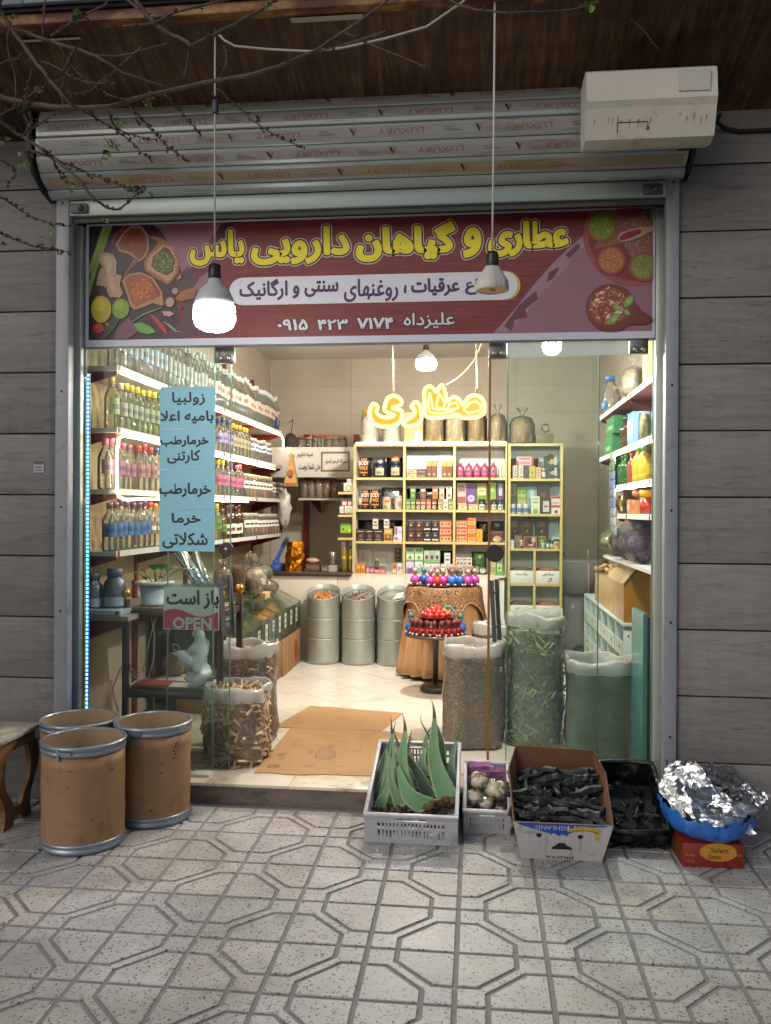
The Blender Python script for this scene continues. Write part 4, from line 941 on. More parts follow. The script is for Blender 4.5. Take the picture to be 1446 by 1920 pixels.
# neon sign
NY = 2.2
neon = thing('neon_sign', 'glowing yellow neon sign in Persian letters hanging on chains inside the shop', 'neon sign', tuple(at(800, 803, Y=NY)))
nmat = glow('neon_tube', (1, .62, .12), 6); nb = M('neon_back', hx('#5a2c04'), .5, emit=(1, .48, .04), es=1.0)
NE = [  # outlines traced letter by letter: (closed tubes) in pixels of the photo
 [(700,757),(694,768),(694,781),(702,794),(720,800),(742,797),(753,785),(753,771),(742,767),(736,764),(750,760),(753,752),(747,745),(737,742),(727,747),(723,757),(721,768),(727,774),(740,778),(727,783),(713,780),(706,772),(708,762)],
 [(778,754),(772,763),(777,768),(776,778),(766,785),(756,794),(764,799),(780,797),(790,785),(789,768),(785,757)],
 [(805,724),(796,733),(797,760),(798,778),(808,783),(834,782),(858,778),(866,783),(888,783),(906,776),(909,760),(903,746),(892,741),(880,744),(872,755),(868,760),(862,750),(852,744),(842,750),(838,753),(836,740),(830,722),(823,727),(819,735),(812,728)],
]
INN = [[(806,736),(803,760),(806,774),(830,775),(852,770),(846,768),(826,768),(812,766),(809,750)], [(824,737),(818,760),(822,765),(832,765),(834,757),(829,745)], [(843,758),(838,766),(850,768),(860,764),(856,755)], [(880,756),(870,768),(878,775),(900,770),(902,760),(892,752)]]
for k, pl_ in enumerate(NE):
    P = [at(x, y, Y=NY) for x, y in pl_]; n = len(P); sm = []
    for i in range(n):
        a, b, c, d = P[i-1], P[i], P[(i+1) % n], P[(i+2) % n]
        for t_ in (0, .33, .66):
            sm.append(.5*((2*b)+(c-a)*t_+(2*a-5*b+4*c-d)*t_*t_+(3*b-a-3*c+d)*t_**3))
    mb = MB(); mb.tube(sm, .0135, 6, closed=True)
    for q in (INN if k == 2 else []):
        pass
    let = put(mb, 'letter_tube', nmat, neon)
    mb = MB(); mb.add([p+Vector((0, .016, 0)) for p in sm], [tuple(range(len(sm)))]); put(mb, 'letter_back', nb, let)
for q in INN:
    P = [at(x, y, Y=NY) for x, y in q]; mb = MB(); mb.tube(P, .0075, 6, closed=True); put(mb, 'inner_tube', nmat, neon)
chm = M('chain_steel', hx('#a59a86'), .35, .8)
def chain(px, py0, py1, label):
    a, b = at(px, py0, Y=NY), at(px+2, py1, Y=NY); root = thing('chain', label, 'chain', tuple(b)); n = int((a-b).length/.026)
    lk = MB(); lk.tube([(.007*math.cos(t), 0, .017*math.sin(t)) for t in [2*PI*i/8 for i in range(8)]], .0018, 4, closed=True); me = lk.mesh('link', chm)
    for i in range(n+8): place(me, 'link', root, tuple((a-b)*(i/n)), (0, 0, (i % 2)*PI/2+.3))
chain(736, 640, 742, 'left chain holding up the neon sign'); chain(893, 640, 745, 'right chain holding up the neon sign')
mb = MB(); mb.tube([at(838,722,Y=NY), at(855,712,Y=NY), at(872,697,Y=NY), at(890,675,Y=NY), at(905,640,Y=NY+.05), (.05, 2.3, 3.1)], .005, 6); tag(put(mb, 'power_cable', M('cream_cord', hx('#c9b48a'), .5), loc=tuple(at(838,722,Y=NY))), 'cream power cable rising from the neon sign to the ceiling', 'cable')
mb = MB(); c = at(897, 733, Y=NY); mb.rbox(c.x-.02, c.x+.02, NY-.01, NY+.015, c.z-.02, c.z+.02, .003); put(mb, 'plug_box', flat('#7a5a30'), neon)

# display shelf at the back
UY, UD = 3.72, .26
UX = [-1.132, -.672, -.2125, .2603, .7507]; UM = .5135
UZ = [2.075, 1.766, 1.471, 1.178, .879]; UR = [2.076, 1.758, 1.439, 1.126, .808, .495]
unit = thing('display_shelf', 'white and gold display shelf full of herbal products along the back', 'shelf', (-.2, UY, FZ))
wp = M('white_panel', hx('#c9c7bf'), .45, var=.04); gold = M('gold_edge', hx('#b8a468'), .38, .15, var=.12, scale=8)
mb = MB(); mb.box(UX[0], UX[3], UY+UD-.01, UY+UD, .84, UZ[0]); put(mb, 'back_panel', wp, unit)
mb = MB(); mb.box(UX[3]+.001, UX[4], UY+UD-.01, UY+UD, FZ+.003, UR[0]); put(mb, 'back_panel', wp, unit)
def upright(x, z0, z1, y1=UY+UD-.012):
    mb = MB(); mb.box(x-.008, x+.008, UY+.004, y1, z0, z1); o = put(mb, 'divider', wp, unit)
    mb = MB(); mb.box(x-.011, x+.011, UY-.002, UY+.003, z0, z1); put(mb, 'gold_trim', gold, o)
def board(x0, x1, z, trim=.022):
    mb = MB(); mb.box(x0+.009, x1-.009, UY+.004, UY+UD-.012, z-.016, z); o = put(mb, 'shelf', wp, unit)
    mb = MB(); mb.box(x0+.012, x1-.012, UY-.0018, UY+.0028, z-.019, z+.003); put(mb, 'gold_trim', gold, o)
for x in UX[:4]: upright(x, .862, UZ[0]+.004)
upright(UX[3]+.024, FZ+.003, UR[0]+.004); upright(UX[4], FZ+.003, UR[0]+.004); upright(UM, .30, UR[3]-.02)
for k in range(3):
    for z in UZ: board(UX[k], UX[k+1], z)
for z in UR[:4]: board(UX[3]+.024, UX[4], z)
for z in UR[4:]+[.30]:
    board(UX[3]+.024, UM, z); board(UM, UX[4], z)
mb = MB(); mb.box(UX[0]+.01, UX[3]-.005, UY+.0035, UY+.02, UZ[0]+.0045, UZ[0]+.019); tag(put(mb, 'led_strip', glow('white_warm_strip', (1, .85, .5), 13), loc=(UX[0], UY, UZ[0])), 'glowing strip light on the front top edge of the back display shelf', 'led strip')
# drawer bins with hand written labels
inkm = flat('#2a2622')
for (x0, x1, z, s1, s2, ds) in ((UX[3]+.03, UM-.01, UR[4], 'برگ سنا', None, 'top left'), (UM+.01, UX[4]-.012, UR[4], 'سنامکی', 'گل', 'top right'), (UX[3]+.03, UM-.01, UR[5], 'کنده کنا', 'برک', 'bottom left'), (UM+.01, UX[4]-.012, UR[5], 'جو دوسر', 'پرک', 'bottom right')):
    root = thing('herb_bin', 'white fronted herb bin with handwritten label, %s of the four in the back shelf' % ds, 'bin', ((x0+x1)/2, UY+.02, z+.001))
    mb = MB(); mb.rbox(x0, x1, UY+.006, UY+.014, z+.002, z+.118, .002); f = put(mb, 'front', flat('#c9c7c0'), root)
    tx = MB(); text_mb(s1, onY(UY+.0052), x0+.06, x1-.05, z+.07, z+.105, .0006, mb=tx, keep=True)
    if s2: text_mb(s2, onY(UY+.0052), x0+.10, x1-.06, z+.018, z+.056, .0008, mb=tx, keep=True)
    put(tx, 'handwriting', inkm, f)
    mb = MB(); mb.box(x0+.004, x1-.004, UY+.016, UY+.22, z+.003, z+.125); mb.blob(((x0+x1)/2, UY+.11, z+.12), ((x1-x0)/2-.01, .09, .03), 2, .3, 6, x0*9)
    put(mb, 'herb_fill', M('fill_%s' % ds.replace(' ', '_'), hx('#5a4a3a' if 'left' in ds else '#8a5a3a'), .9, var=.4, scale=60, bump=.6, bscale=90), root)

# products
DU = UY-CAM_Y
conv1 = lambda zx: 655+zx/4.82
conv2 = lambda zx: 920+zx/8.0
def prod(cv, k, zs, base, x0, x1, top, bot, dy, dep, col, deco, label, cat='box', name='product_box', kind='box', group=None):
    """front rectangle x0..x1 / top..bot (zoomed picture units), standing on the shelf zs whose front line is at 'base'"""
    y = UY+.015+dy; s_ = (y-CAM_Y)/FPX/k
    a = at(cv(x0), 960, Y=y).x; b = at(cv(x1), 960, Y=y).x; z0 = zs+.001+max(0, (base-bot)*s_); h = (bot-top)*s_; z1 = z0+h; mb = MB(); w_ = b-a; cx = (a+b)/2
    m_ = col if isinstance(col, bpy.types.Material) else flat(col, .4)
    if kind == 'box': mb.box(a, b, y, y+dep, z0, z1); root = put(mb, name, m_, loc=(cx, y, z0))
    elif kind == 'pouch':
        n = 6; vs = []; fs = []
        for j in range(n+1):
            v = j/n; t = dep*.5*(math.sin(PI*min(1, .12+v*.88))**.6 if v < 1 else .03)
            if j == 0: t = dep*.42
            ww = w_*(.5-.02*math.sin(PI*v)+.012*math.sin(9*v+a*40))
            for (u, q) in ((-1, 0), (-.55, -.8), (0, -1), (.55, -.8), (1, 0), (.55, .8), (0, 1), (-.55, .8)):
                vs.append((cx+u*ww, y+dep/2+q*t*(1+.18*noise.noise(Vector((u*3+a*30, v*4, q)))), z0+h*v))
        for j in range(n):
            for i in range(8): fs.append((j*8+i, j*8+(i+1) % 8, (j+1)*8+(i+1) % 8, (j+1)*8+i))
        fs.append(tuple(reversed(range(8)))); fs.append(tuple(n*8+i for i in range(8)))
        mb.add(vs, fs, 0, True); root = put(mb, name, m_, loc=(cx, y, z0))
    else:
        r = w_/2
        pr = {'bottle': [(r*.9, 0), (r, .006), (r, h*.62), (r*.8, h*.70), (r*.36, h*.78), (r*.34, h*.86)], 'jar': [(r*.95, 0), (r, .004), (r, h*.76), (r*.9, h*.8)], 'tube': [(r*.9, 0), (r, .004), (r, h*.9), (r*.9, h)]}[kind]
        mb.lathe([(p, z0+q) for p, q in pr], 14, (cx, y+r, 0)); root = put(mb, name, m_, loc=(cx, y+r, z0))
        if kind == 'bottle': mb = MB(); mb.lathe([(r*.42, z0+h*.85), (r*.42, z0+h)], 10, (cx, y+r, 0)); put(mb, 'cap', flat('#b9b9b4', .3), root)
        if kind == 'jar': mb = MB(); mb.lathe([(r*1.02, z0+h*.79), (r*1.02, z0+h*.98), (r*.9, z0+h)], 14, (cx, y+r, 0)); put(mb, 'lid', flat(deco[0] if deco and isinstance(deco[0], str) else '#2a2a2a', .3), root)
    tag(root, label, cat, group)
    mats = []; dm = MB(); nd_ = 0
    for e in deco:
        if isinstance(e, str): continue
        yy = y-.0011-.00012*nd_; nd_ += 1
        if kind == 'pouch': yy -= .004
        if e[0] == 'T':
            _, s_t, u0, v0, u1, v1, c = e; mm = flat(c)
            if mm not in mats: mats.append(mm)
            text_mb(s_t, onY(yy-.0004), a+u0*w_, a+u1*w_, z0+v0*h, z0+v1*h, .0008, mb=dm, mi=mats.index(mm)); continue
        if e[0] == 'O':
            _, u, v, r, c = e; mm = flat(c)
            if mm not in mats: mats.append(mm)
            dm.add([(a+u*w_+r*w_*math.cos(2*PI*i/14), yy, z0+v*h+r*w_*math.sin(2*PI*i/14)) for i in range(14)], [tuple(range(14))], mats.index(mm)); continue
        u0, v0, u1, v1, c = e; mm = flat(c)
        if mm not in mats: mats.append(mm)
        if kind in ('bottle', 'jar', 'tube'):
            rr = w_/2+.0008; t0, t1 = -PI/2-(.5-u0)*2.2, -PI/2+(u1-.5)*2.2
            dm.lathe([(rr+.0002*nd_, z0+v0*h), (rr+.0002*nd_, z0+v1*h)], 6, (cx, y+w_/2, 0), mats.index(mm), a0=t0, a1=t1)
        else: dm.add([(a+u0*w_,yy,z0+v0*h),(a+u1*w_,yy,z0+v0*h),(a+u1*w_,yy,z0+v1*h),(a+u0*w_,yy,z0+v1*h)], [(0,1,2,3)], mats.index(mm))
    if mats: put(dm, 'printed_front', mats, root)
    return root
silver = M('silver_foil', hx('#8f8f8c'), .22, .85, bump=.8, bscale=22); darkfoil = M('dark_foil', hx('#2b2724'), .25, .5, bump=.7, bscale=25); brownfoil = M('brown_foil', hx('#30221b'), .28, .4, bump=.5, bscale=20); greenfoil = M('green_foil', hx('#3f5a34'), .25, .4, bump=.7, bscale=24)
K = 4.82
S1, S2, S3, S4 = UZ[1], UZ[2], UZ[3], UZ[4]
def p1_(k, *a, **kw): return prod(conv1, K, *a, **kw)
def A(zs, base, rows):
    for r in rows:
        kw = {}
        r = list(r)
        if isinstance(r[-1], dict): kw = r.pop()
        prod(conv1, K, zs, base, *r, **kw)
PK = dict(kind='pouch', cat='pouch', name='foil_pouch'); JK = dict(kind='jar', cat='jar', name='jar'); BK = dict(kind='bottle', cat='bottle', name='small_bottle')
bm_ = [('T','BODY',.06,.62,.96,.82,'#c9c4ba'), ('T','MAX',.14,.38,.88,.58,'#c07a3a'), (.2,.84,.8,.95,'#a5662c'), (.12,.22,.88,.29,'#a5662c'), ('O',.5,.14,.12,'#8a5a2a')]
A(S1, 355, [
 (85,178,170,355,.0,.07,brownfoil,bm_,'black and orange body care pouch on the top shelf at the left end',PK),
 (178,325,165,350,.12,.05,silver,[],'big crumpled silver pouch behind the blue jar on the top shelf',PK),
 (222,318,212,350,.02,.08,'#23253c',['#23253c',(.1,.15,.9,.62,'#b0a88a'),(.25,.2,.75,.4,'#7d6a3c')],'dark blue jar with pale label left of the dark pouch',JK),
 (330,480,165,353,.13,.05,darkfoil,[],'big dark foil pouch at the right of the top left bay',PK),
 (366,458,208,350,.02,.08,'#23253c',['#23253c',(.1,.15,.9,.62,'#b5ab88'),(.25,.2,.75,.4,'#86723f')],'dark blue jar under the small orange jar',JK),
 (372,450,155,208,.03,.06,'#a5542c',['#8f3a20',(.1,.2,.9,.6,'#c9a68a')],'small orange jar stacked on a dark blue jar',JK),
 (520,608,315,352,.02,.08,'#8a6f45',[(.0,.2,.97,.8,'#bda878'),('T','Tosca',.1,.3,.75,.75,'#4a3420')],'lower cream and brown flat box left in the top middle bay',{}),
 (520,608,277,314,.02,.08,'#8a6f45',[(.0,.2,.97,.8,'#bda878'),('T','Tosca',.1,.3,.75,.75,'#4a3420')],'upper cream and brown flat box left in the top middle bay',{}),
 (610,692,315,352,.02,.08,'#4a3c2c',[(.1,.3,.9,.5,'#8f7a58')],'lower dark flat box beside the cream boxes',{}),
 (610,692,279,314,.03,.08,'#4f4030',[(.1,.3,.9,.5,'#8f7a58')],'upper dark flat box beside the cream boxes',{}),
 (696,742,202,352,.02,.09,'#5a2f1c',[(.0,.7,1,.99,'#c9852c'),('O',.55,.2,.25,'#a5783c'),('O',.55,.5,.2,'#7d4a2c')],'brown box with orange top, first of two in the middle bay',{}),
 (744,792,202,352,.02,.09,'#5a2f1c',[(.0,.7,.9,.99,'#c9852c'),('O',.45,.2,.25,'#a5783c'),('O',.45,.5,.2,'#7d4a2c')],'brown box with orange top, beside the white carton',{}),
 (794,832,206,352,.04,.06,'#c0b6a4',[],'plain white carton between brown and orange boxes',{}),
 (834,880,202,352,.02,.09,'#6a3c20',[(.0,.68,1,.99,'#c08a3a'),('O',.55,.2,.25,'#b58a4a')],'brown and orange box right of the white carton',{}),
 (882,928,202,352,.02,.09,'#5f3218',[(.0,.68,1,.99,'#c9902c'),('O',.45,.2,.25,'#b58a4a')],'rightmost brown and orange box in the top middle bay',{}),
])
pinkl = bottle_tint('pink')
pinkm = M('pink_liquid_solid', hx('#8f3f5f'), .2, var=.1)
for i, x in enumerate((1003, 1078, 1153, 1222, 1300)):
    prod(conv1, K, S1, 350, x-34, x+34, 195, 350, .03, .07, pinkm, [(.2,.2,.8,.55,'#a5637d'),(.3,.3,.7,.42,'#6a2c4a')], '%s pink bottle from the left in the top right bay' % nth(i), 'bottle', 'small_bottle', 'bottle', 'pink bottles on the back shelf')
prod(conv1, K, S1, 350, 1350, 1382, 190, 350, .05, .04, '#a9ac9c', [], 'pale slim bottle at the right of the pink bottles', 'bottle', 'small_bottle', 'bottle')
prod(conv1, K, S1, 355, 518, 935, 108, 270, .17, .004, '#b5bfc2', [], 'pale blue card standing behind the boxes in the top middle bay', 'card', 'card')
grn, org, brn = '#3f6a34', '#a0582c', '#4f2c1c'
A(S2, 645, [
 (105,184,462,645,.0,.07,brownfoil,bm_,'black and orange body care pouch, left one on the second shelf',PK),
 (190,277,462,645,.01,.07,brownfoil,bm_,'black and orange body care pouch, right one on the second shelf',PK),
 (286,490,440,640,.14,.05,silver,[],'wide crumpled silver bag behind the floral tins',PK),
 (296,376,528,645,.02,.08,'#a58a6a',['#8f8f88',(.1,.1,.9,.85,'#b59f80'),(.2,.1,.6,.35,'#6a7a3c'),(.3,.55,.8,.75,'#a0563c')],'floral tin with pale lid, left of two on the second shelf',dict(kind='jar',cat='tin',name='tin')),
 (404,476,516,645,.02,.08,'#9f948a',['#8f8f88',(.1,.1,.9,.85,'#a89a90'),(.5,.2,.9,.6,'#8a6a4a')],'floral tin with pale lid, right of two on the second shelf',dict(kind='jar',cat='tin',name='tin')),
 (512,940,450,640,.15,.04,darkfoil,[],'long dark foil pouch behind the small bottles of the middle bay',PK),
])
lo = [(512,552,grn),(555,597,grn),(604,644,'#5a4034'),(648,690,'#7d4a34'),(698,738,'#8a4f2c'),(746,788,'#4f342a'),(802,846,'#7d6a44'),(850,894,'#b5b0a0'),(898,938,'#5f6a3c')]
for i, (x0, x1, c) in enumerate(lo):
    prod(conv1, K, S2, 640, x0, x1, 540, 640, .01, .04, c, [(.05,.55,.95,.72,'#9f8f70'),('O',.5,.25,.36,'#c2b8a4'),('O',.5,.25,.24,['#6a7a34','#8a4a2c','#7a5a3c'][i % 3])], '%s small spray box from the left in the lower row of the middle bay' % nth(i), 'box', 'product_box', 'box', 'small spray boxes in the middle bay')
for i, (x0, x1, c) in enumerate([(552,598,'#4a6a2c'),(642,690,'#5f4038'),(752,800,'#a0602c'),(814,856,'#a59a8a'),(878,926,'#bdb8aa')]):
    prod(conv1, K, S2, 640, x0, x1, 430, 538, .03, .04, c, [(.1,.6,.9,.8,'#c2b8a0'),('O',.5,.28,.3,'#8a8f4a' if i == 0 else '#7d5a3c'),(.2,.86,.8,.95,'#3a3028')], '%s small spray box of the upper row, stacked in the middle bay' % nth(i), 'box', 'product_box', 'box', 'upper small spray boxes in the middle bay')
A(S2, 645, [
 (972,1054,400,590,.10,.07,'#b09a92',[(.1,.6,.9,.75,'#7a4a44'),(.05,.05,.95,.35,'#8a4a3a'),(.2,.8,.8,.9,'#7a6a6a')],'tall pale pink box on the second shelf of the third bay',{}),
 (1056,1146,398,600,.10,.07,'#55356f',[('O',.5,.3,.36,'#b09ac2'),(.3,.28,.7,.33,'#6a4a86')],'tall purple box with lilac disc',{}),
 (1150,1242,400,600,.10,.07,'#5a7a24',[(.12,.45,.88,.85,'#c2c48a'),(.2,.6,.8,.7,'#7a8f3c'),('O',.5,.18,.2,'#3c5a1c')],'tall green box with cream label',{}),
 (1262,1326,390,560,.10,.07,'#7a9a34',[(.2,.5,.8,.75,'#9ab85a')],'tall lime green box right of the amber door edge',{}),
 (1335,1396,398,590,.10,.07,'#3f2c48',[(.25,.4,.75,.92,'#b5a8b0'),(.1,.05,.9,.3,'#5f3a6a')],'tall dark purple box at the right end of the second shelf',{}),
 (982,1066,590,642,.01,.06,'#a58a60',[(.05,.15,.95,.6,'#c2ab80'),(.3,.3,.7,.45,'#6a4428')],'low cream box, left of two in front of the tall pink box',{}),
 (1078,1166,590,642,.01,.06,'#a58a60',[(.05,.15,.95,.6,'#c2ab80'),(.3,.3,.7,.45,'#6a4428')],'low cream box, right of two in front of the purple box',{}),
 (1170,1230,545,642,.01,.06,'#22341f',['#1c2a1c',(.05,.05,.95,.5,'#c2c4b8'),(.2,.2,.8,.35,'#5a6a4a')],'dark green jar with white label in front of the tall green box',JK),
 (1284,1334,545,642,.01,.06,'#22341f',['#1c2a1c',(.05,.05,.95,.5,'#c2c4b8'),(.2,.2,.8,.35,'#5a6a4a')],'dark green jar with white label right of the amber edge',JK),
 (1342,1392,545,642,.01,.06,'#22341f',['#1c2a1c',(.05,.05,.95,.5,'#c2c4b8'),(.2,.2,.8,.35,'#5a6a4a')],'dark green jar with white label at the right end of its shelf',JK),
])
A(S3, 930, [
 (70,490,740,860,.15,.04,darkfoil,[],'long dark foil pouch lying behind the black boxes on the third shelf',PK),
 (66,144,820,930,.02,.08,'#231a17',[(.1,.78,.9,.84,'#a59a8a'),('O',.5,.42,.24,'#5a4034'),(.2,.1,.8,.16,'#8a7a6a')],'black box with brown picture, leftmost of three on the third shelf',{}),
 (146,218,820,930,.02,.08,'#231a17',[(.1,.78,.9,.84,'#a59a8a'),('O',.5,.42,.24,'#5a4034'),(.2,.1,.8,.16,'#8a7a6a')],'black box with brown picture, middle of three on the third shelf',{}),
 (222,304,820,930,.02,.08,'#231a17',[(.1,.78,.9,.84,'#a59a8a'),('O',.5,.42,.24,'#5a4034'),(.2,.1,.8,.16,'#8a7a6a')],'black box with brown picture, rightmost of three on the third shelf',{}),
 (213,260,727,818,.03,.05,'#b8b5ab',[(.1,.3,.9,.45,'#a0342c'),(.2,.6,.8,.75,'#4a4a4a')],'small white box with red band stacked on the black boxes',{}),
 (314,360,727,812,.04,.05,'#b8b5ab',[(.1,.3,.9,.45,'#a0342c'),(.2,.6,.8,.75,'#4a4a4a')],'small white box with red band stacked on the gold box',{}),
 (314,390,815,930,.02,.08,'#a0804a',[(.1,.1,.9,.55,'#4a3020'),('O',.5,.36,.2,'#a5724a'),(.1,.7,.9,.85,'#c2a468')],'gold and brown box on the third shelf',{}),
 (410,478,795,872,.02,.06,'#b5adb8',[(.1,.1,.35,.9,'#5a3a6f'),(.5,.3,.9,.5,'#8a7a96')],'upper white and purple box on the third shelf',{}),
 (402,478,874,930,.02,.06,'#bdb8b5',[(.1,.2,.5,.7,'#8a4a7a'),(.6,.3,.9,.4,'#5a5a5a')],'lower white and purple box on the third shelf',{}),
])
for i, (x0, x1, c) in enumerate([(530,600,'#29201d'),(602,670,'#3a1f16'),(672,740,'#22201f'),(744,812,'#22201f')]):
    for j in range(2):
        t = 745+j*95 if i < 2 else 742+j*95
        prod(conv1, K, S3, 930, x0, x1, t, t+91, .02, .07, c if not (j and i < 2) else '#351812', [(.1,.12,.9,.26,'#c0b8a8' if i > 1 else '#5a3a2c'),('O',.4 if i < 2 else .5,.62,.16,'#b09068' if i < 2 else '#8a8478'),(.2,.84,.8,.9,'#7a6a58')], 'dark tea box, %s column and %s row of the middle bay stack' % (nth(i), ['top', 'bottom'][j]), 'box', 'product_box', 'box', 'dark tea boxes in the middle bay')
def ostack(x0, x1, tops, c, ds):
    for i, (t, b) in enumerate(tops):
        prod(conv1, K, S3, 930, x0, x1, t, b, .02, .08, c, [(.06,.12,.94,.8,'#c28f6f'),(.12,.3,.3,.66,'#7a4a34'),(.42,.3,.62,.66,'#8a5a44'),(.68,.3,.88,.66,'#7a4a34'),(.0,.86,1,.98,'#a0402c')], '%s, %s from the top' % (ds, nth(i)), 'box', 'product_box', 'box', 'orange cream boxes on the third shelf')
ostack(818, 925, [(738,800),(803,866),(869,930)], '#b5643f', 'orange patterned box in the middle bay pile'); ostack(970, 1066, [(735,798),(801,864),(867,930)], '#b5744a', 'orange patterned box in the third bay pile')
for i, (t, b) in enumerate([(712,780),(784,854),(858,930)]):
    prod(conv1, K, S3, 930, 1070, 1146, t, b, .02, .08, '#b5702a', [(.1,.1,.9,.55,'#c29a6a'),(.1,.6,.9,.9,'#b5581c'),(.2,.25,.8,.4,'#7a4a20')], 'bright orange box beside the patterned pile, %s from the top' % nth(i), 'box', 'product_box', 'box', 'bright orange boxes on the third shelf')
A(S3, 930, [
 (1150,1206,812,930,.02,.06,'#b58a24',[(.4,.2,.5,.9,'#8a5a14'),('O',.5,.5,.1,'#6a4410')],'yellow box right of the bright orange boxes',{}),
 (1150,1270,745,925,.15,.04,darkfoil,[],'dark foil pouch behind the yellow box',PK),
 (1280,1396,740,828,.12,.05,darkfoil,[],'dark foil pouch above the brown date box',PK),
 (1280,1396,824,930,.02,.08,'#3f201c',[('O',.5,.3,.26,'#b08a5a'),('O',.3,.25,.14,'#c2a070'),('O',.72,.28,.14,'#a57a48'),(.1,.75,.9,.9,'#6a3a34')],'brown date box with picture of nuts at the right end of the third shelf',{}),
])
A(S4, 1225, [
 (88,190,1020,1150,.16,.01,film('clear_pack', (.9,.9,.88), .35, (.7,.68,.62), .1, bump=.4, bscale=30),[(.1,.1,.2,.9,'#a58a7a'),(.35,.2,.5,.9,'#a0604a'),(.65,.2,.8,.85,'#8a8a8a')],'clear blister pack hanging at the left of the bottom shelf',dict(cat='pack',name='pack')),
 (228,350,1035,1170,.17,.01,MATS['clear_pack'],[(.1,.1,.9,.6,'#b5b59a')],'clear pack with pale content behind the dark bottle',dict(cat='pack',name='pack')),
 (413,468,1000,1122,.15,.006,'#2a2422',[(.2,.1,.8,.18,'#8a7a5a'),('O',.5,.8,.22,'#a58a4a'),(.2,.4,.8,.5,'#8a8478')],'black hanging card on the bottom left bay',dict(cat='card',name='card')),
 (66,104,1142,1225,.01,.05,'#b5702a',[('O',.5,.3,.2,'#7a4a20'),(.1,.6,.9,.8,'#c99a4a')],'left orange box at the left end of the bottom shelf',{}),
 (107,146,1142,1225,.01,.05,'#b5702a',[('O',.5,.3,.2,'#7a4a20'),(.1,.6,.9,.8,'#c99a4a')],'right orange box at the left end of the bottom shelf',{}),
 (150,182,1160,1225,.02,.04,'#a5848a',['#8a4a5a'],'small pinkish jar beside the orange boxes',JK),
 (186,226,1160,1225,.02,.04,'#8f4f6a',['#6a3048',(.1,.2,.9,.6,'#b58a9a')],'small magenta jar under the clear pack',JK),
 (232,280,1184,1225,.01,.05,'#a5405a',[(.1,.3,.9,.7,'#c2909f')],'low pink box, left of two on the bottom shelf',{}),
 (282,328,1184,1225,.01,.05,'#b04a6a',[(.1,.3,.9,.7,'#c2909f')],'low pink box, right of two on the bottom shelf',{}),
 (230,268,1095,1182,.03,.04,'#29231c',[(.1,.15,.9,.55,'#5a5040')],'small dark bottle standing on the pink boxes',BK),
 (392,430,1130,1225,.02,.05,'#a5784a',[(.1,.1,.9,.4,'#c2b09a'),(.1,.55,.9,.85,'#8a4a34')],'narrow cream and brown box near the right of the bottom left bay',{}),
 (434,490,1128,1225,.02,.05,'#b8b2b5',[(.15,.3,.5,.7,'#8a6a86'),(.6,.5,.9,.6,'#5a5a5a')],'white box at the right of the bottom left bay',{}),
 (514,590,985,1105,.03,.07,'#7d9a6a',[(.05,.1,.95,.5,'#b5c4a0'),('O',.5,.25,.2,'#4a7a34'),(.1,.7,.9,.9,'#3c4a5a')],'green and white leaf box, left one of the upper pair',{}),
 (594,670,985,1105,.03,.07,'#7d9a6a',[(.05,.1,.95,.5,'#b5c4a0'),('O',.5,.25,.2,'#4a7a34'),(.1,.7,.9,.9,'#3c4a5a')],'green and white leaf box, right one of the upper pair',{}),
 (514,588,1108,1225,.02,.07,'#8f86a5',[(.05,.5,.95,.95,'#b5b0c2'),('O',.5,.25,.34,'#55407a')],'white and violet box under the leaf boxes',{}),
 (594,668,1108,1225,.02,.07,'#7fa09a',[(.05,.5,.95,.95,'#b0c2bd'),('O',.5,.25,.3,'#5a8f86'),('O',.6,.7,.15,'#6a9a94')],'white and teal box under the leaf boxes',{}),
 (676,824,1010,1122,.03,.07,'#6f9a5a',[(.03,.25,.33,.95,'#a5a09a'),(.35,.25,.65,.95,'#8f9096'),(.67,.25,.97,.95,'#a5a09a'),(.1,.3,.26,.6,'#3a3a3a'),(.42,.3,.58,.6,'#3a3a3a'),(.74,.3,.9,.6,'#3a3a3a')],'wide green box with three cups on its front',{}),
 (674,824,1128,1225,.02,.08,'#b8bfc2',[(.0,.12,1,.35,'#2f7a9a'),('O',.45,.75,.07,'#5a8fb0'),(.2,.45,.6,.5,'#8aa0aa')],'wide white box with blue band on the bottom shelf',{}),
 (828,940,1020,1130,.16,.03,greenfoil,[],'dark green pouch behind the white boxes of the bottom middle bay',PK),
 (862,916,1033,1130,.03,.05,'#bdbfb8',[(.2,.3,.8,.5,'#5a7a5a'),(.2,.7,.8,.8,'#7a7a7a')],'white box with green mark on top of two others',{}),
 (832,884,1133,1225,.02,.05,'#bdbfb8',[(.2,.3,.8,.5,'#5a7a5a'),(.2,.7,.8,.8,'#7a7a7a')],'white box with green mark, lower left of three',{}),
 (889,940,1133,1225,.02,.05,'#bdbfb8',[(.2,.3,.8,.5,'#5a7a5a'),(.2,.7,.8,.8,'#7a7a7a')],'white box with green mark, lower right of three',{}),
 (1106,1246,1020,1225,.08,.05,greenfoil,[('O',.28,.18,.2,'#a5a89a'),('O',.74,.18,.2,'#a5a89a'),(.1,.26,.9,.34,'#2c6a34')],'big shiny green bag on the bottom shelf of the third bay',PK),
 (1284,1326,1100,1225,.03,.06,'#a59f70',[(.2,.2,.8,.6,'#7a8a4a')],'pale green carton beside the lock plate',{}),
 (1335,1388,1110,1225,.02,.06,'#5a8a34',[(.1,.3,.9,.9,'#a5b87a'),('O',.5,.55,.2,'#2c4a1c'),(.0,.0,1,.2,'#4a9a5a')],'green and lime box at the right end of the bottom shelf',{}),
])
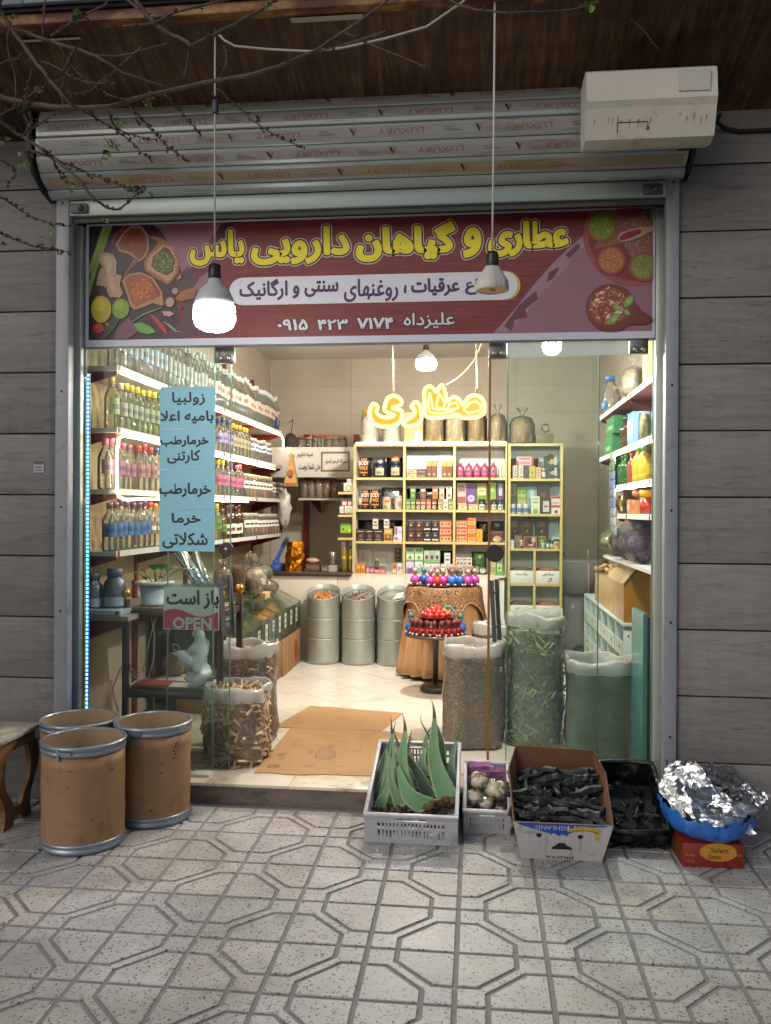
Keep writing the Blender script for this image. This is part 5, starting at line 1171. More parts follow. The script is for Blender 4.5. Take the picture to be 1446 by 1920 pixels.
for j in range(2):
    for i in range(4):
        x0 = 968+i*34; prod(conv1, K, S4, 1225, x0, x0+(30 if i < 3 else 42), 1070+j*80, 1146+j*79, .02, .04, '#b8b0a8', [('O',.5,.3,.3,'#4a2c2c'),(.2,.7,.8,.82,'#7a3a3a')], 'tiny white box with dark spot, %s row and %s column of the third bay' % (['upper', 'lower'][j], nth(i)), 'box', 'product_box', 'box', 'tiny white boxes on the bottom shelf')
# right column
def B(zs, base, rows):
    for r in rows:
        r = list(r); kw = r.pop() if isinstance(r[-1], dict) else {}
        prod(conv2, 8.0, zs, base, *r, **kw)
facep = [('O',.55,.55,.26,'#a5806a'),('O',.5,.8,.3,'#241a18'),(.72,.2,.95,.95,'#a5aaa5'),('O',.6,.5,.18,'#b08f78')]
B(UR[1], 615, [
 (268,720,300,610,.16,.03,greenfoil,[],'dark green pouch behind the boxes on the top shelf of the right column',PK),
 (325,400,415,613,.02,.05,'#b8b0a5',[(.0,.0,.2,1,'#a5603c'),(.35,.1,.85,.2,'#4a3a34'),(.4,.3,.8,.85,'#8a8f9a')],'tall white box with brown side, left of two on the right column',{}),
 (410,488,415,613,.02,.05,'#b8b0a5',[(.0,.0,.15,1,'#a5904a'),(.35,.1,.85,.2,'#4a3a34'),(.4,.3,.8,.85,'#8a8f9a')],'tall white box with brown side, right of two on the right column',{}),
 (492,570,425,613,.03,.05,'#3f2a1a',[],'plain dark brown box beside the tall white boxes',{}),
 (386,640,347,412,.03,.05,'#b5a09c',[(.0,.0,.14,1,'#a0343c'),(.88,.0,1,1,'#a02c34'),(.2,.3,.8,.7,'#a5606a')],'lower long toothpaste box lying on the tall white boxes',{}),
 (386,640,283,345,.03,.05,'#b5a09c',[(.88,.0,1,1,'#a02c34'),(.1,.3,.8,.7,'#a5505a')],'upper long toothpaste box lying on the other',{}),
 (577,668,420,613,.02,.05,'#9a9f34',[(.0,.8,1,.95,'#b0843c'),('O',.5,.45,.2,'#8a5a24'),(.1,.05,.9,.15,'#6a7a24')],'yellow green box on the top shelf of the right column',{}),
 (675,755,440,613,.02,.05,'#b59a78',[(.1,.5,.9,.56,'#a0543c'),('O',.5,.75,.2,'#8a6a4a'),('O',.5,.25,.15,'#a0543c')],'cream box beside the yellow green one',{}),
 (762,832,455,613,.02,.05,'#7a4438',['#b5b0a8',(.05,.2,.95,.65,'#bdb8b0')],'small jar with white label beside the cream box',JK),
 (838,1000,440,600,.03,.04,'#1f3a38',facep,'teal hair colour packet with portrait, lower one on the right column',dict(cat='packet',name='packet')),
 (795,1005,270,436,.07,.04,'#1f3a38',facep,'teal hair colour packet with portrait, upper one on the right column',dict(cat='packet',name='packet')),
])
crown = [('O',.5,.62,.22,'#6a4430'),(.25,.35,.75,.42,'#7a5238'),('O',.5,.86,.14,'#5f3c28'),(.4,.12,.6,.2,'#a08468')]
B(UR[2], 1135, [
 (292,380,985,1133,.01,.04,'#aab4b5',[(.05,.2,.95,.6,'#4a5f86'),(.1,.86,.9,.97,'#c9cdc8')],'white and blue tube, leftmost of three on the right column',dict(kind='tube',cat='tube',name='cream_tube')),
 (398,484,985,1133,.01,.04,'#aab4b5',[(.05,.2,.95,.6,'#4a5f86'),(.1,.86,.9,.97,'#c9cdc8')],'white and blue tube, middle of three on the right column',dict(kind='tube',cat='tube',name='cream_tube')),
 (495,580,985,1133,.01,.04,'#aab4b5',[(.05,.2,.95,.6,'#4a5f86'),(.1,.86,.9,.97,'#c9cdc8')],'white and blue tube, rightmost of three on the right column',dict(kind='tube',cat='tube',name='cream_tube')),
 (275,392,655,1130,.12,.06,'#5a5424',[(.2,.55,.8,.95,'#7f7a44'),(.3,.6,.6,.9,'#3f4a1c')],'tall olive green box behind the tubes',{}),
 (396,540,735,1130,.12,.06,'#6f8a34',[(.1,.62,.9,.9,'#8fa54a'),('O',.3,.78,.14,'#4a6a20'),('O',.7,.78,.14,'#4a6a20'),(.1,.2,.9,.5,'#a5986a')],'lime green box with leaves behind the tubes',{}),
 (546,692,728,1130,.11,.06,'#6f8f90',[(.3,.6,.7,.9,'#9ab5b5'),(.2,.5,.8,.55,'#4a5a5a')],'grey blue box in the middle of the right column',{}),
 (703,888,680,1130,.13,.05,'#36211a',crown+[(.6,.46,.86,.54,'#b5b0a5')],'dark brown gift box with emblem on the second shelf of the right column',{}),
 (608,738,870,1133,.02,.06,'#b5b89f',[('O',.5,.14,.3,'#5f8f34'),(.2,.82,.8,.86,'#3a3a34'),(.2,.62,.8,.67,'#3a3a34')],'white box with green leaves in front of the grey blue box',{}),
 (745,895,885,1131,.03,.06,'#35201c',[(.28,.12,.88,.78,'#b0aba5'),(.4,.4,.75,.5,'#4a4a4a')],'dark brown box with big white label',{}),
 (912,1044,1000,1131,.02,.06,'#bdb5ae',[(.0,.72,1,.97,'#9a2c34'),('O',.55,.25,.18,'#4a2c34')],'lower white and red box at the right end of the second shelf',{}),
 (912,1044,868,996,.02,.06,'#bdb5ae',[(.0,.72,1,.97,'#a02c34'),(.1,.1,.9,.3,'#9a8f8a')],'upper white and red box at the right end of the second shelf',{}),
 (918,1030,725,1128,.20,.004,'#8fb0b8',[],'pale blue card behind the white and red boxes',dict(cat='card',name='card')),
])
B(UR[3], 1655, [
 (270,452,1195,1655,.15,.05,'#36211a',[('O',.5,.78,.22,'#6a4430'),(.25,.68,.75,.72,'#7a5238'),(.4,.50,.6,.58,'#a08468')],'dark brown emblem box, leftmost of three on the third shelf of the right column',{}),
 (458,640,1195,1655,.15,.05,'#36211a',[('O',.5,.78,.22,'#6a4430'),(.25,.68,.75,.72,'#7a5238'),(.4,.50,.6,.58,'#a08468')],'dark brown emblem box, middle of three on the third shelf of the right column',{}),
 (672,868,1195,1655,.15,.05,'#36211a',[('O',.5,.78,.22,'#6a4430'),(.25,.68,.75,.72,'#7a5238'),(.4,.50,.6,.58,'#a08468')],'dark brown emblem box, rightmost of three on the third shelf of the right column',{}),
 (268,356,1530,1655,.0,.04,'#b5bcc0',[(.1,.3,.9,.36,'#6a7a8a'),(.1,.6,.9,.66,'#6a7a8a')],'small white lined box at the left front of the third shelf',{}),
 (362,470,1460,1655,.04,.05,'#6a5048',[('O',.5,.6,.3,'#7d6258')],'dull brown box behind the small white lined box',{}),
 (450,490,1530,1620,.02,.03,'#8f9a6a',['#c9c4a8'],'tiny green jar between brown boxes',JK),
 (492,705,1472,1655,.03,.06,'#5a1f1c',[(.04,.04,.96,.96,'#a59080'),(.07,.07,.93,.93,'#5f2420'),('O',.55,.4,.2,'#b5907a'),('O',.5,.6,.24,'#3a1a16'),(.6,.5,.85,.9,'#a59a90')],'red brown box with portrait on the third shelf of the right column',{}),
 (715,828,1475,1655,.05,.06,'#8f7a4a',[(.07,.07,.93,.93,'#4a5034'),('O',.5,.6,.28,'#7a8a4a')],'gold edged green box beside the portrait box',{}),
 (760,830,1575,1655,.01,.04,'#6f8f86',['#b5c0b8'],'pale green jar in front of the gold edged box',JK),
 (836,890,1520,1655,.02,.04,'#1f5a3c',['#1c4a34',(.05,.15,.95,.55,'#b5bdb0')],'dark green jar, left of two at the right front',JK),
 (898,950,1530,1655,.02,.04,'#1f5a3c',['#2a2c2a',(.05,.15,.95,.55,'#b5bdb0')],'dark green jar, right of two at the right front',JK),
 (955,1040,1515,1655,.02,.05,'#b0906a',['#1f1c1c',(.05,.1,.95,.8,'#b59a70'),(.3,.3,.7,.6,'#8a4a3a')],'amber jar with black lid at the right end of the third shelf',JK),
 (895,1030,1275,1650,.2,.004,'#9ab5b8',[],'pale blue card behind the green jars',dict(cat='card',name='card')),
])
# bags and drums on top of the display shelf
crink = film('crinkled_bag', (.94, .93, .90), .07, (.6, .58, .52), .10, bump=.9, bscale=26, refl=1.3)
def herb_bag(x0, x1, ytop, y, zs, fill, label, group=None, tie=True, nm='herb_bag'):
    a, b = at(x0, 900, Y=y).x, at(x1, 900, Y=y).x; zt_ = at((x0+x1)/2, ytop, Y=y).z; w_ = (b-a)/2; h = zt_-zs; cx = (a+b)/2
    mb = MB(); k = .74 if tie else .95
    wb = lambda an, zz: 1+.06*math.sin(3*an+cx*40)+.05*math.sin(7*an+zz*60)
    mb.lathe([(w_*.86, zs+.001), (w_*.98, zs+h*.06), (w_*.97, zs+h*k*.7), (w_*.7, zs+h*k*.93), (0, zs+h*k)], 16, (cx, y+w_*.8, 0), wob=wb)
    root = put(mb, nm, M('herb_'+fill, hx(fill), .85, var=.4, scale=55, bump=.9, bscale=70), loc=(cx, y+w_*.8, zs)); tag(root, label, 'bag', group)
    mb = MB()
    if tie: pr = [(w_*.9, zs+.002), (w_*1.03, zs+h*.06), (w_*1.03, zs+h*k*.72), (w_*.72, zs+h*k*.97), (w_*.16, zs+h*k*1.05), (w_*.12, zs+h*.82), (w_*.35, zs+h*.93), (w_*.5, zs+h)]
    else: pr = [(w_*.9, zs+.002), (w_*1.03, zs+h*.06), (w_*1.03, zs+h*k*.72), (w_*.95, zs+h)]
    mb.open_top = True; mb.lathe(pr, 20, (cx, y+w_*.8, 0), wob=lambda an, zz: wb(an, zz)*(1+.10*math.sin(9*an+zz*120))); put(mb, 'plastic_film', crink, root); return root
ty = UY+.03; zt0 = UZ[0]+.002
for i, (x0, x1, yt) in enumerate([(674,708,768),(715,750,770)]):
    a, b = at(x0, 900, Y=ty).x, at(x1, 900, Y=ty).x; r_ = (b-a)/2; h = at(x0, yt, Y=ty).z-zt0; mb = MB(); c_ = ((a+b)/2, ty+r_, 0)
    pr = [(r_*.96, zt0)]
    for q in range(6): pr += [(r_, zt0+h*.8*(q+.2)/6), (r_*.95, zt0+h*.8*(q+.5)/6), (r_, zt0+h*.8*(q+.8)/6)]
    mb.lathe(pr+[(r_*.8, zt0+h*.86)], 16, c_); o = tag(put(mb, 'ribbed_jar', film('ribbed_clear', (.9,.9,.86), .3, (.75,.72,.62), .1, refl=1.5), loc=(c_[0], c_[1], zt0)), '%s clear ribbed jar with yellow lid under the left end of the neon sign' % ['left', 'right'][i], 'jar', 'ribbed jars')
    mb = MB(); mb.lathe([(r_*.86, zt0+h*.85), (r_*.88, zt0+h), (r_*.8, zt0+h*1.02)], 14, c_); put(mb, 'lid', flat('#a5822c'), o)
a, b = at(757, 900, Y=ty).x, at(793, 900, Y=ty).x; mb = MB(); mb.rbox(a, b, ty, ty+.14, zt0, zt0+.30, .01); o = tag(put(mb, 'cardboard_box', M('tan_board', hx('#a58a5f'), .7, var=.1), loc=(a, ty, zt0)), 'tan carton on top of the shelf below the neon sign', 'box')
mb = MB(); mb.box(a+.1, a+.16, ty-.002, ty-.0005, zt0+.03, zt0+.12); put(mb, 'paper_label', flat('#c9c2b0'), o)
for i, (x0, x1, yt, f_, tie) in enumerate([(794,832,742,'#8f7a4f',1),(834,872,745,'#a08f70',1),(875,911,742,'#8f7848',1),(916,950,756,'#96825f',1),(957,1003,762,'#8a744c',1)]):
    herb_bag(x0, x1, yt, ty, zt0, f_, '%s bag of dried herbs from the left on top of the back shelf' % nth(i), 'herb bags on the back shelf')
a = at(1005, 900, Y=ty).x; b = at(1038, 900, Y=ty).x; mb = MB(); mb.rbox(a, b, ty+.02, ty+.14, zt0, zt0+.095, .004); o = tag(put(mb, 'olive_box', flat('#5f5a38'), loc=(a, ty, zt0)), 'small olive box at the right end on top of the back shelf', 'box')
mb = MB(); mb.blob(((a+b)/2+.01, ty+.08, zt0+.15), (.035, .03, .045), 2, .5, 5, 4); tag(put(mb, 'plastic_bag', crink, loc=((a+b)/2, ty+.08, zt0+.1)), 'knotted clear bag sitting on the small olive box', 'bag')
mb = MB(); c = at(677, 760, Y=ty); 
# small side shelf left of the unit
SXa = at(634, 950, Y=UY).x; SXb = UX[0]-.0125
side = thing('side_shelf', 'narrow gold edged side shelf with three boards left of the display shelf', 'shelf', ((SXa+SXb)/2, UY, .9))
mb = MB(); mb.box(SXb-.006, SXb, UY+.005, UY+UD, .886, 1.75); put(mb, 'side_panel', wp, side)
SZ = []
for py in (923, 965.5, 1008.6):
    z = at(650, py, Y=UY).z; SZ.append(z); mb = MB(); mb.box(SXa, SXb-.007, UY+.002, UY+.2, z-.016, z); o = put(mb, 'shelf', wp, side); mb = MB(); mb.box(SXa, SXb-.007, UY-.003, UY+.0015, z-.018, z+.002); put(mb, 'gold_trim', gold, o)
cs = lambda zx: 390+zx/4.986
def S(zs, base, rows):
    for r in rows:
        r = list(r); kw = r.pop() if isinstance(r[-1], dict) else {}
        prod(cs, 4.986, zs, base, *r, **kw)
wg = [(.0,.0,1,.12,'#8a3a5a'),('O',.5,.45,.3,'#5f8a4a'),('O',.5,.45,.2,'#a5b88a')]
S(SZ[0], 710, [(1268,1358,620,708,.02,.08,'#b8b2b0',wg,'white box with green badge on the upper side shelf',{}), (1298,1340,585,620,.03,.05,'#b0a5ae',[(.1,.2,.9,.6,'#8a8a8a')],'small white box stacked on the green badge box',{})])
S(SZ[1], 922, [(1232,1275,840,912,.03,.07,'#b8b2b0',wg,'left white badge box on the middle side shelf',{}), (1278,1358,838,914,.01,.08,'#b8b2b0',wg,'right white badge box on the middle side shelf',{}), (1250,1300,790,838,.04,.06,'#a5445f',[(.1,.2,.9,.8,'#b8b2b0')],'pink topped box stacked on the middle side shelf',{}), (1306,1352,790,836,.03,.06,'#a5445f',[(.1,.2,.9,.8,'#b8b2b0')],'pink topped box right on the middle side shelf',{})])
S(SZ[2], 1135, [(1240,1364,1005,1090,.03,.07,'#7a9a2c',[('O',.2,.4,.08,'#2c3414'),('O',.7,.3,.1,'#a5b85a'),(.0,.8,1,1,'#4f7a1c')],'lime green box on the lower side shelf',{}), (1222,1364,1092,1133,.01,.09,'#2f2a20',[],'dark flat box under the lime green box',{})])
for i, (x0, x1) in enumerate(((1245, 1300), (1312, 1365))):
    prod(cs, 4.986, .895, 1470, x0, x1, 1190, 1470, .02, .04, M('oil', hx('#6a5a24'), .15), [(.1,.1,.9,.4,'#5f5428'),(.2,.42,.8,.52,'#b59a3a')], '%s oil bottle with yellow ring at the foot of the side shelf' % ['left', 'right'][i], 'bottle', 'small_bottle', 'bottle', 'oil bottles')
prod(cs, 4.986, .895, 1470, 1250, 1290, 1160, 1460, .1, .03, '#c2bdb4', [], 'white carton standing behind the oil bottles', 'box', 'product_box')

# counter
CY0 = 3.64
ctr = thing('counter', 'long white counter with dark worktop at the back of the shop', 'counter', (-.8, CY0, FZ))
cxa, cxb = at(508, 1080, Y=CY0).x, at(946, 1080, Y=CY0).x
pale = M('counter_front', hx('#c5bcae'), .45, var=.04, scale=3)
x = cxa+.004
for wd in (.62, .62, .45, .40):
    x1 = min(x+wd, cxb); mb = MB(); mb.rbox(x+.001, x1-.001, CY0, CY0+.02, FZ+.004, .862, .002); put(mb, 'front_panel', pale, ctr); x = x1
xm = at(665, 1080, Y=CY0).x-.03
mb = MB(); mb.box(cxa, cxb, CY0+.022, CY0+.07, FZ+.01, .845); put(mb, 'carcass', wp, ctr)
mb = MB(); mb.rbox(cxa-.01, xm, CY0-.03, CY0+.62, .864, .893, .004); put(mb, 'worktop', M('dark_top', hx('#3a302a'), .35, var=.15, scale=6), ctr)
mb = MB(); mb.box(xm+.002, cxb, CY0+.0, CY0+.34, .8635, .8775); put(mb, 'worktop', pale, ctr)
for i in range(9):
    mb = MB(); mb.lathe([(.004, 0), (.003, .002)], 8, (xm+.06+i*.15, CY0-.0004, .845), M=Matrix.Rotation(PI/2, 3, 'X')); put(mb, 'screw', screw, ctr)
# things on the counter
bl = flat('#2f4f8f', .35); p = at(515, 1068, Y=3.75)
seal = thing('bag_sealer', 'blue hand bag sealer with raised arm on the counter', 'sealer', (p.x, 3.75, .894)); mb = MB(); mb.rbox(p.x-.03, p.x+.05, 3.70, 3.98, .894, .955, .008); mb.rbox(p.x-.01, p.x+.045, 3.70, 3.76, .955, 1.0, .006); put(mb, 'base', bl, seal)
mb = MB(); a, b = at(520, 1050, Y=3.74), at(535, 1012, Y=3.74); mb.obox((a+b)/2, (.03, .04, (a-b).length+.06), Matrix.Rotation(.45, 3, 'Y')); put(mb, 'arm', bl, seal)
mb = MB(); a, b = at(533, 1022, Y=3.72), at(540, 1010, Y=3.72); mb.obox((a+b)/2, (.03, .05, .05), Matrix.Rotation(.5, 3, 'Y')); put(mb, 'grip', flat('#26262a'), seal)
goldf = M('gold_foil', hx('#b5701c'), .16, .95, bump=1.0, bscale=14)
a, b, c = at(530, 1070, Y=3.72), at(568, 1070, Y=3.72), at(548, 1016, Y=3.72)
mb = MB(); n = 7; vs, fs = [], []
for j in range(n):
    v = j/(n-1); wd = (b.x-a.x)/2*(1-.18*v); th = .05*(1-v)**.6+.006; cx = (a.x+b.x)/2+.012*v
    for i in range(10):
        an = 2*PI*i/10; k = 1+.15*noise.noise(Vector((math.cos(an)*2, math.sin(an)*2, v*5))); vs.append((cx+wd*math.cos(an)*k, 3.78+th*math.sin(an)*k, .895+(c.z-.895)*v))
for j in range(n-1):
    for i in range(10): fs.append((j*10+i, j*10+(i+1) % 10, (j+1)*10+(i+1) % 10, (j+1)*10+i))
mb.add(vs, fs, 0, False); tag(put(mb, 'foil_bag', goldf, loc=((a.x+b.x)/2, 3.78, .895)), 'shiny crumpled gold foil bag standing on the counter', 'bag')
def cbox(x0, x1, y0, y1, Y, dep, col, label, name='product_box', cat='box', deco=()):
    return prod(lambda q: q, 1.0, .895, 1072, x0, x1, y0, y1, Y-UY-.015, dep, col, list(deco), label, cat, name)
cbox(574, 600, 1058, 1072, 3.75, .1, '#4a3a30', 'low dark box on the counter beside the gold bag', deco=[(.05,.3,.95,.7,'#6a5444')])
mb = MB(); p = at(586, 1052, Y=3.80); mb.blob((p.x, 3.80, .99), (.065, .04, .03), 2, .3, 4, 2); tag(put(mb, 'sweet_pack', M('pinkish_pack', hx('#a57a6a'), .25, var=.4, scale=18, bump=.6), loc=(p.x, 3.8, .96)), 'clear pack of pinkish sweets on the low dark box', 'pack')
cbox(603, 622, 1062, 1072, 3.72, .08, '#5f5448', 'small grey carton in the middle of the counter', deco=[(.1,.2,.9,.6,'#7d7264')])
cbox(617, 632, 1060, 1072, 3.70, .06, '#8f8a80', 'pale small box right of the grey carton')
p = at(623, 1050, Y=3.78); mb = MB(); mb.lathe([(.038, .895), (.038, 1.06), (.032, 1.075), (0, 1.082)], 16, (p.x, 3.80, 0)); tag(put(mb, 'canister', M('brushed_steel', hx('#8a9090'), .3, .85), loc=(p.x, 3.8, .895)), 'grey metal canister standing on the counter', 'canister')
# white board with calligraphy, jars on it
WY = 4.3
a, b = at(508, 895, Y=WY), at(664, 838, Y=WY)
wb_ = thing('notice_board', 'white board with Persian calligraphy and a framed verse above the counter', 'board', ((a.x+b.x)/2, WY, a.z)); mb = MB(); mb.rbox(a.x, b.x, WY, WY+.018, a.z, b.z, .003); put(mb, 'panel', flat('#c9c6c0'), wb_)
def wt_(s, x0, x1, y0, y1, bold=.0012, col='#3a3734'):
    p, q = at(x0, y1, Y=WY), at(x1, y0, Y=WY); mb = MB(); text_mb(s, onY(WY-.001), p.x, q.x, p.z, q.z, bold, mb=mb); put(mb, 'calligraphy', flat(col), wb_)
wt_('نسیه نداریم', 558, 587, 847, 860); wt_('حتی شما دوست', 560, 601, 868, 884); wt_('بسم الله الرحمن الرحیم', 611, 651, 860, 872, .0006)
wt_('۰۹۱۵۴۲۳۷۱۷۴', 616, 648, 889, 892, 0)
p, q = at(603, 883, Y=WY), at(655, 848, Y=WY); mb = MB(); t = .011
for (x0, x1, z0, z1) in ((p.x, q.x, p.z, p.z+t), (p.x, q.x, q.z-t, q.z), (p.x, p.x+t, p.z+t, q.z-t), (q.x-t, q.x, p.z+t, q.z-t)): mb.box(x0, x1, WY-.006, WY-.0005, z0, z1)
for i in range(24):
    u = i/23; mb.blob((p.x+(q.x-p.x)*u, WY-.004, p.z), (.008, .003, .008), 1, 0); mb.blob((p.x+(q.x-p.x)*u, WY-.004, q.z), (.008, .003, .008), 1, 0)
for i in range(14):
    u = i/13; mb.blob((p.x, WY-.004, p.z+(q.z-p.z)*u), (.008, .003, .008), 1, 0); mb.blob((q.x, WY-.004, p.z+(q.z-p.z)*u), (.008, .003, .008), 1, 0)
stuff(put(mb, 'verse_frame', M('frame_brown', hx('#7a6848'), .5, var=.3, scale=60), wb_))
wr2 = thing('wall_rack', 'red uprights with grey shelves behind the calligraphy board', 'shelf', ((a.x+b.x)/2, 4.5, FZ))
for px in (574, 668):
    u = at(px, 950, Y=4.95).x; mb = MB(); mb.box(u-.03, u+.03, 4.95, 4.992, FZ+.004, 2.28); put(mb, 'upright', redm, wr2)
zb = b.z-.02; mb = MB(); mb.box(a.x+.02, b.x+.02, WY+.022, 4.94, zb-.02, zb); put(mb, 'shelf', white_sh, wr2)
z2 = at(610, 934, Y=WY+.05).z; xs2 = at(559, 934, Y=WY+.05).x; mb = MB(); mb.box(xs2, b.x+.03, WY+.05, 4.94, z2-.022, z2); put(mb, 'shelf', M('grey_shelf', hx('#a09c94'), .45), wr2)
for u in (xs2+.12, b.x-.05):
    mb = MB(); mb.prism([(WY+.07, z2-.024), (4.94, z2-.024), (4.94, z2-.15)], lambda y, z: Vector((u, y, z)), lambda y, z: Vector((u+.006, y, z))); put(mb, 'bracket', redm, wr2)
for i, px in enumerate((571, 584, 598, 613, 629, 641)):
    q = at(px, 930, Y=WY+.12); jar(q.x, WY+.12, z2+.001, (.19, .055, ['#4a3c30', '#6a4a30', '#6f5038', '#8a5034', '#7a5a3a', '#5f4a34'][i], '#5a2c24', '#bdbab2'), '%s labelled spice jar from the left below the calligraphy board' % nth(i), 'spice jars below the board', rz=.9)
for i, (px, lid) in enumerate(((567, '#7a3028'), (581, '#9a7a3c'), (594, '#a0443c'), (604, '#a0443c'), (617, '#a5743c'), (630, '#a57a44'), (641, '#a0543c'))):
    q = at(px, 830, Y=WY+.14); jar(q.x, WY+.14, zb+.001, (.13 if i not in (2, 3) else .155, .055, ['#6a5a54', None, None, None, '#7a6a50', '#7a6a50', None][i], lid, None), '%s jar with coloured lid from the left standing above the calligraphy board' % nth(i), 'jars above the board', rz=.9)
# hanging triangular pack and white bags
p, q = at(545, 912, Y=3.9), at(547, 850, Y=3.9); mb = MB(); w_ = .075
pk = thing('hanging_pack', 'triangular green edged snack pack hanging in front of the calligraphy board', 'pack', (p.x, 3.9, p.z))
def tri(k, y): return [(p.x-w_*k, y, p.z+(1-k)*.02), (p.x+w_*k, y, p.z+(1-k)*.02), (p.x+.018*k+.008, y, q.z-.05), (p.x+.03*k+.008, y, q.z-.02), (p.x+.008, y, q.z), (p.x-.03*k+.008, y, q.z-.02), (p.x-.018*k+.008, y, q.z-.05)]
for k, y, c, nm in ((1, 3.90, '#5f7a2c', 'edge'), (.86, 3.894, '#a5804a', 'front')):
    mb = MB(); f = tri(k, y); bk = tri(k, y+.02 if k == 1 else y+.004); n = len(f)
    mb.add(f+bk, [tuple(range(n)), tuple(reversed(range(n, 2*n)))]+[(i, n+i, n+(i+1) % n, (i+1) % n) for i in range(n)]); put(mb, nm, M('pack_'+nm, hx(c), .3, var=.35, scale=12), pk)
mb = MB(); mb.box(p.x-w_*.8, p.x+w_*.8, 3.888, 3.8935, p.z+.012, p.z+.035); mb.blob((p.x, 3.889, p.z+.12), (.035, .004, .045), 1, .2); put(mb, 'print', flat('#8a4a3a'), pk)
mb = MB(); mb.tube([(p.x+.008, 3.9, q.z), (p.x+.008, 3.95, q.z+.06), (p.x+.008, WY+.02, q.z+.07)], .002, 4); put(mb, 'string', flat('#4a4238'), pk)
for i, (x0, x1, y0, y1, Y) in enumerate(((520, 545, 915, 990, 4.15), (508, 530, 930, 985, 4.25))):
    a, b = at(x0, y1, Y=Y), at(x1, y0, Y=Y); mb = MB(); mb.blob(((a.x+b.x)/2, Y, (a.z+b.z)/2), ((b.x-a.x)/2, .05, (b.z-a.z)/2), 3, .45, 3.2, i+5); tag(put(mb, 'carrier_bags', M('white_plastic_bag', hx('#a5a5a0'), .3, var=.2, scale=14, bump=.8, bscale=18), loc=((a.x+b.x)/2, Y, b.z)), ['bunch of white carrier bags hanging at the end of the left rack', 'smaller bunch of carrier bags tucked behind the first one'][i], 'bags')

# right rack
RX, RW = .90, XR-.004
RZ = [2.165, 1.858, 1.631, 1.446]; RE = [2.43, 2.43, 1.66, 1.62]
rr = thing('shelf_rack', 'white shelf rack with red undersides along the right wall', 'shelf', (RX, 1.2, 1.4))
redu = M('red_underside', hx('#8a2a22'), .5)
for z, ye in zip(RZ, RE):
    mb = MB(); mb.box(RX, RW, .30, ye, z-.012, z); mb.box(RX-.003, RX-.0006, .30, ye, z-.026, z+.005); s_ = put(mb, 'shelf', white_sh, rr)
    mb = MB(); mb.box(RX+.002, RW-.002, .302, ye-.002, z-.02, z-.0125); put(mb, 'underside', redu, s_)
    for yb in (.5, 1.2, ye-.05):
        mb = MB(); mb.prism([(RX+.012, z-.0215), (RX+.012, z-.04), (RW-.002, z-.12), (RW-.002, z-.0215)], lambda x, zz: Vector((x, yb-.003, zz)), lambda x, zz: Vector((x, yb+.003, zz))); mb.box(RX-.006, RX-.0035, yb-.012, yb+.012, z-.024, z+.003); put(mb, 'bracket', redm, rr)
for yb in (.5, 1.2, 1.6, 2.38):
    mb = MB(); mb.box(RW-.02, RW, yb-.02, yb+.02, .9, 2.6); put(mb, 'upright', redm, rr)
xr = RX-.008
rope([(xr, .32, RZ[1]-.026), (xr, 1.66, RZ[1]-.026)], 'glowing warm light rope under the second right shelf', r=.006)
rope([(xr, .32, RZ[2]-.026), (xr, 1.66, RZ[2]-.026)], 'glowing warm light rope under the third right shelf', r=.006)
def ry(px, x=RX+.05): return at(px, 900, X=x).y
xx = RX+.06
bottle(xx, ry(1141), RZ[0]+.001, (.30, .065, .03, 'clear', '#2f6a9a', '#a5aaa8', .1, .3, '#8a9a9a'), 'big pale bottle with blue cap on the top right shelf', None)
herb_bag(1146, 1166, 722, ry(1158)-.05, RZ[0]+.001, '#6a6054', 'dark herb bag beside the blue capped bottle on the top right shelf')
herb_bag(1170, 1212, 668, ry(1192)-.05, RZ[0]+.001, '#7d6f58', 'large herb bag on the top right shelf near the glass')
mb = MB(); y_ = ry(1214); mb.rbox(RX+.03, RX+.2, y_-.05, y_+.05, RZ[0]+.001, RZ[0]+.26, .004); tag(put(mb, 'cardboard_box', MATS['tan_board'], loc=(RX+.1, y_, RZ[0])), 'tan carton at the near end of the top right shelf', 'box')
mb = MB(); p = at(1134, 760, X=RX-.02); mb.blob(tuple(p), (.02, .03, .035), 2, .3); mb.tube([p+Vector((0, 0, .03)), p+Vector((.015, 0, .09))], .003); tag(put(mb, 'price_tag', flat('#4a78a5'), loc=tuple(p)), 'small blue and white tag hanging from the end of the top right shelf', 'tag')
gbx = M('green_box', hx('#1f6a3c'), .4, var=.2, scale=15)
for i, (z0, z1, px) in enumerate(((RZ[1]+.001, RZ[1]+.135, 1152), (RZ[1]+.136, RZ[1]+.255, 1156))):
    y_ = ry(px); mb = MB(); mb.box(RX+.005, RX+.16, y_-.20+.03*i, y_+.17, z0, z1); o = tag(put(mb, 'product_box', gbx, loc=(RX+.05, y_, z0)), '%s shiny green box of the pair on the second right shelf' % ['lower', 'upper'][i], 'box')
    mb = MB(); mb.box(RX+.0035, RX+.0045, y_-.12, y_+.1, z0+.03, z0+.06); put(mb, 'printed_front', flat('#5f9a6a'), o)
for i, px in enumerate((1172, 1176, 1180, 1184)):
    bottle(xx-.01, ry(px), RZ[1]+.001, (.22, .035, .013, 'dark', '#2a2020', ['#8a2c34', '#a59a3a', '#6a3a34', '#a59a3a'][i], .3, .6, '#c9b84a'), '%s dark bottle from the green boxes on the second right shelf' % nth(i), 'dark bottles on the right')
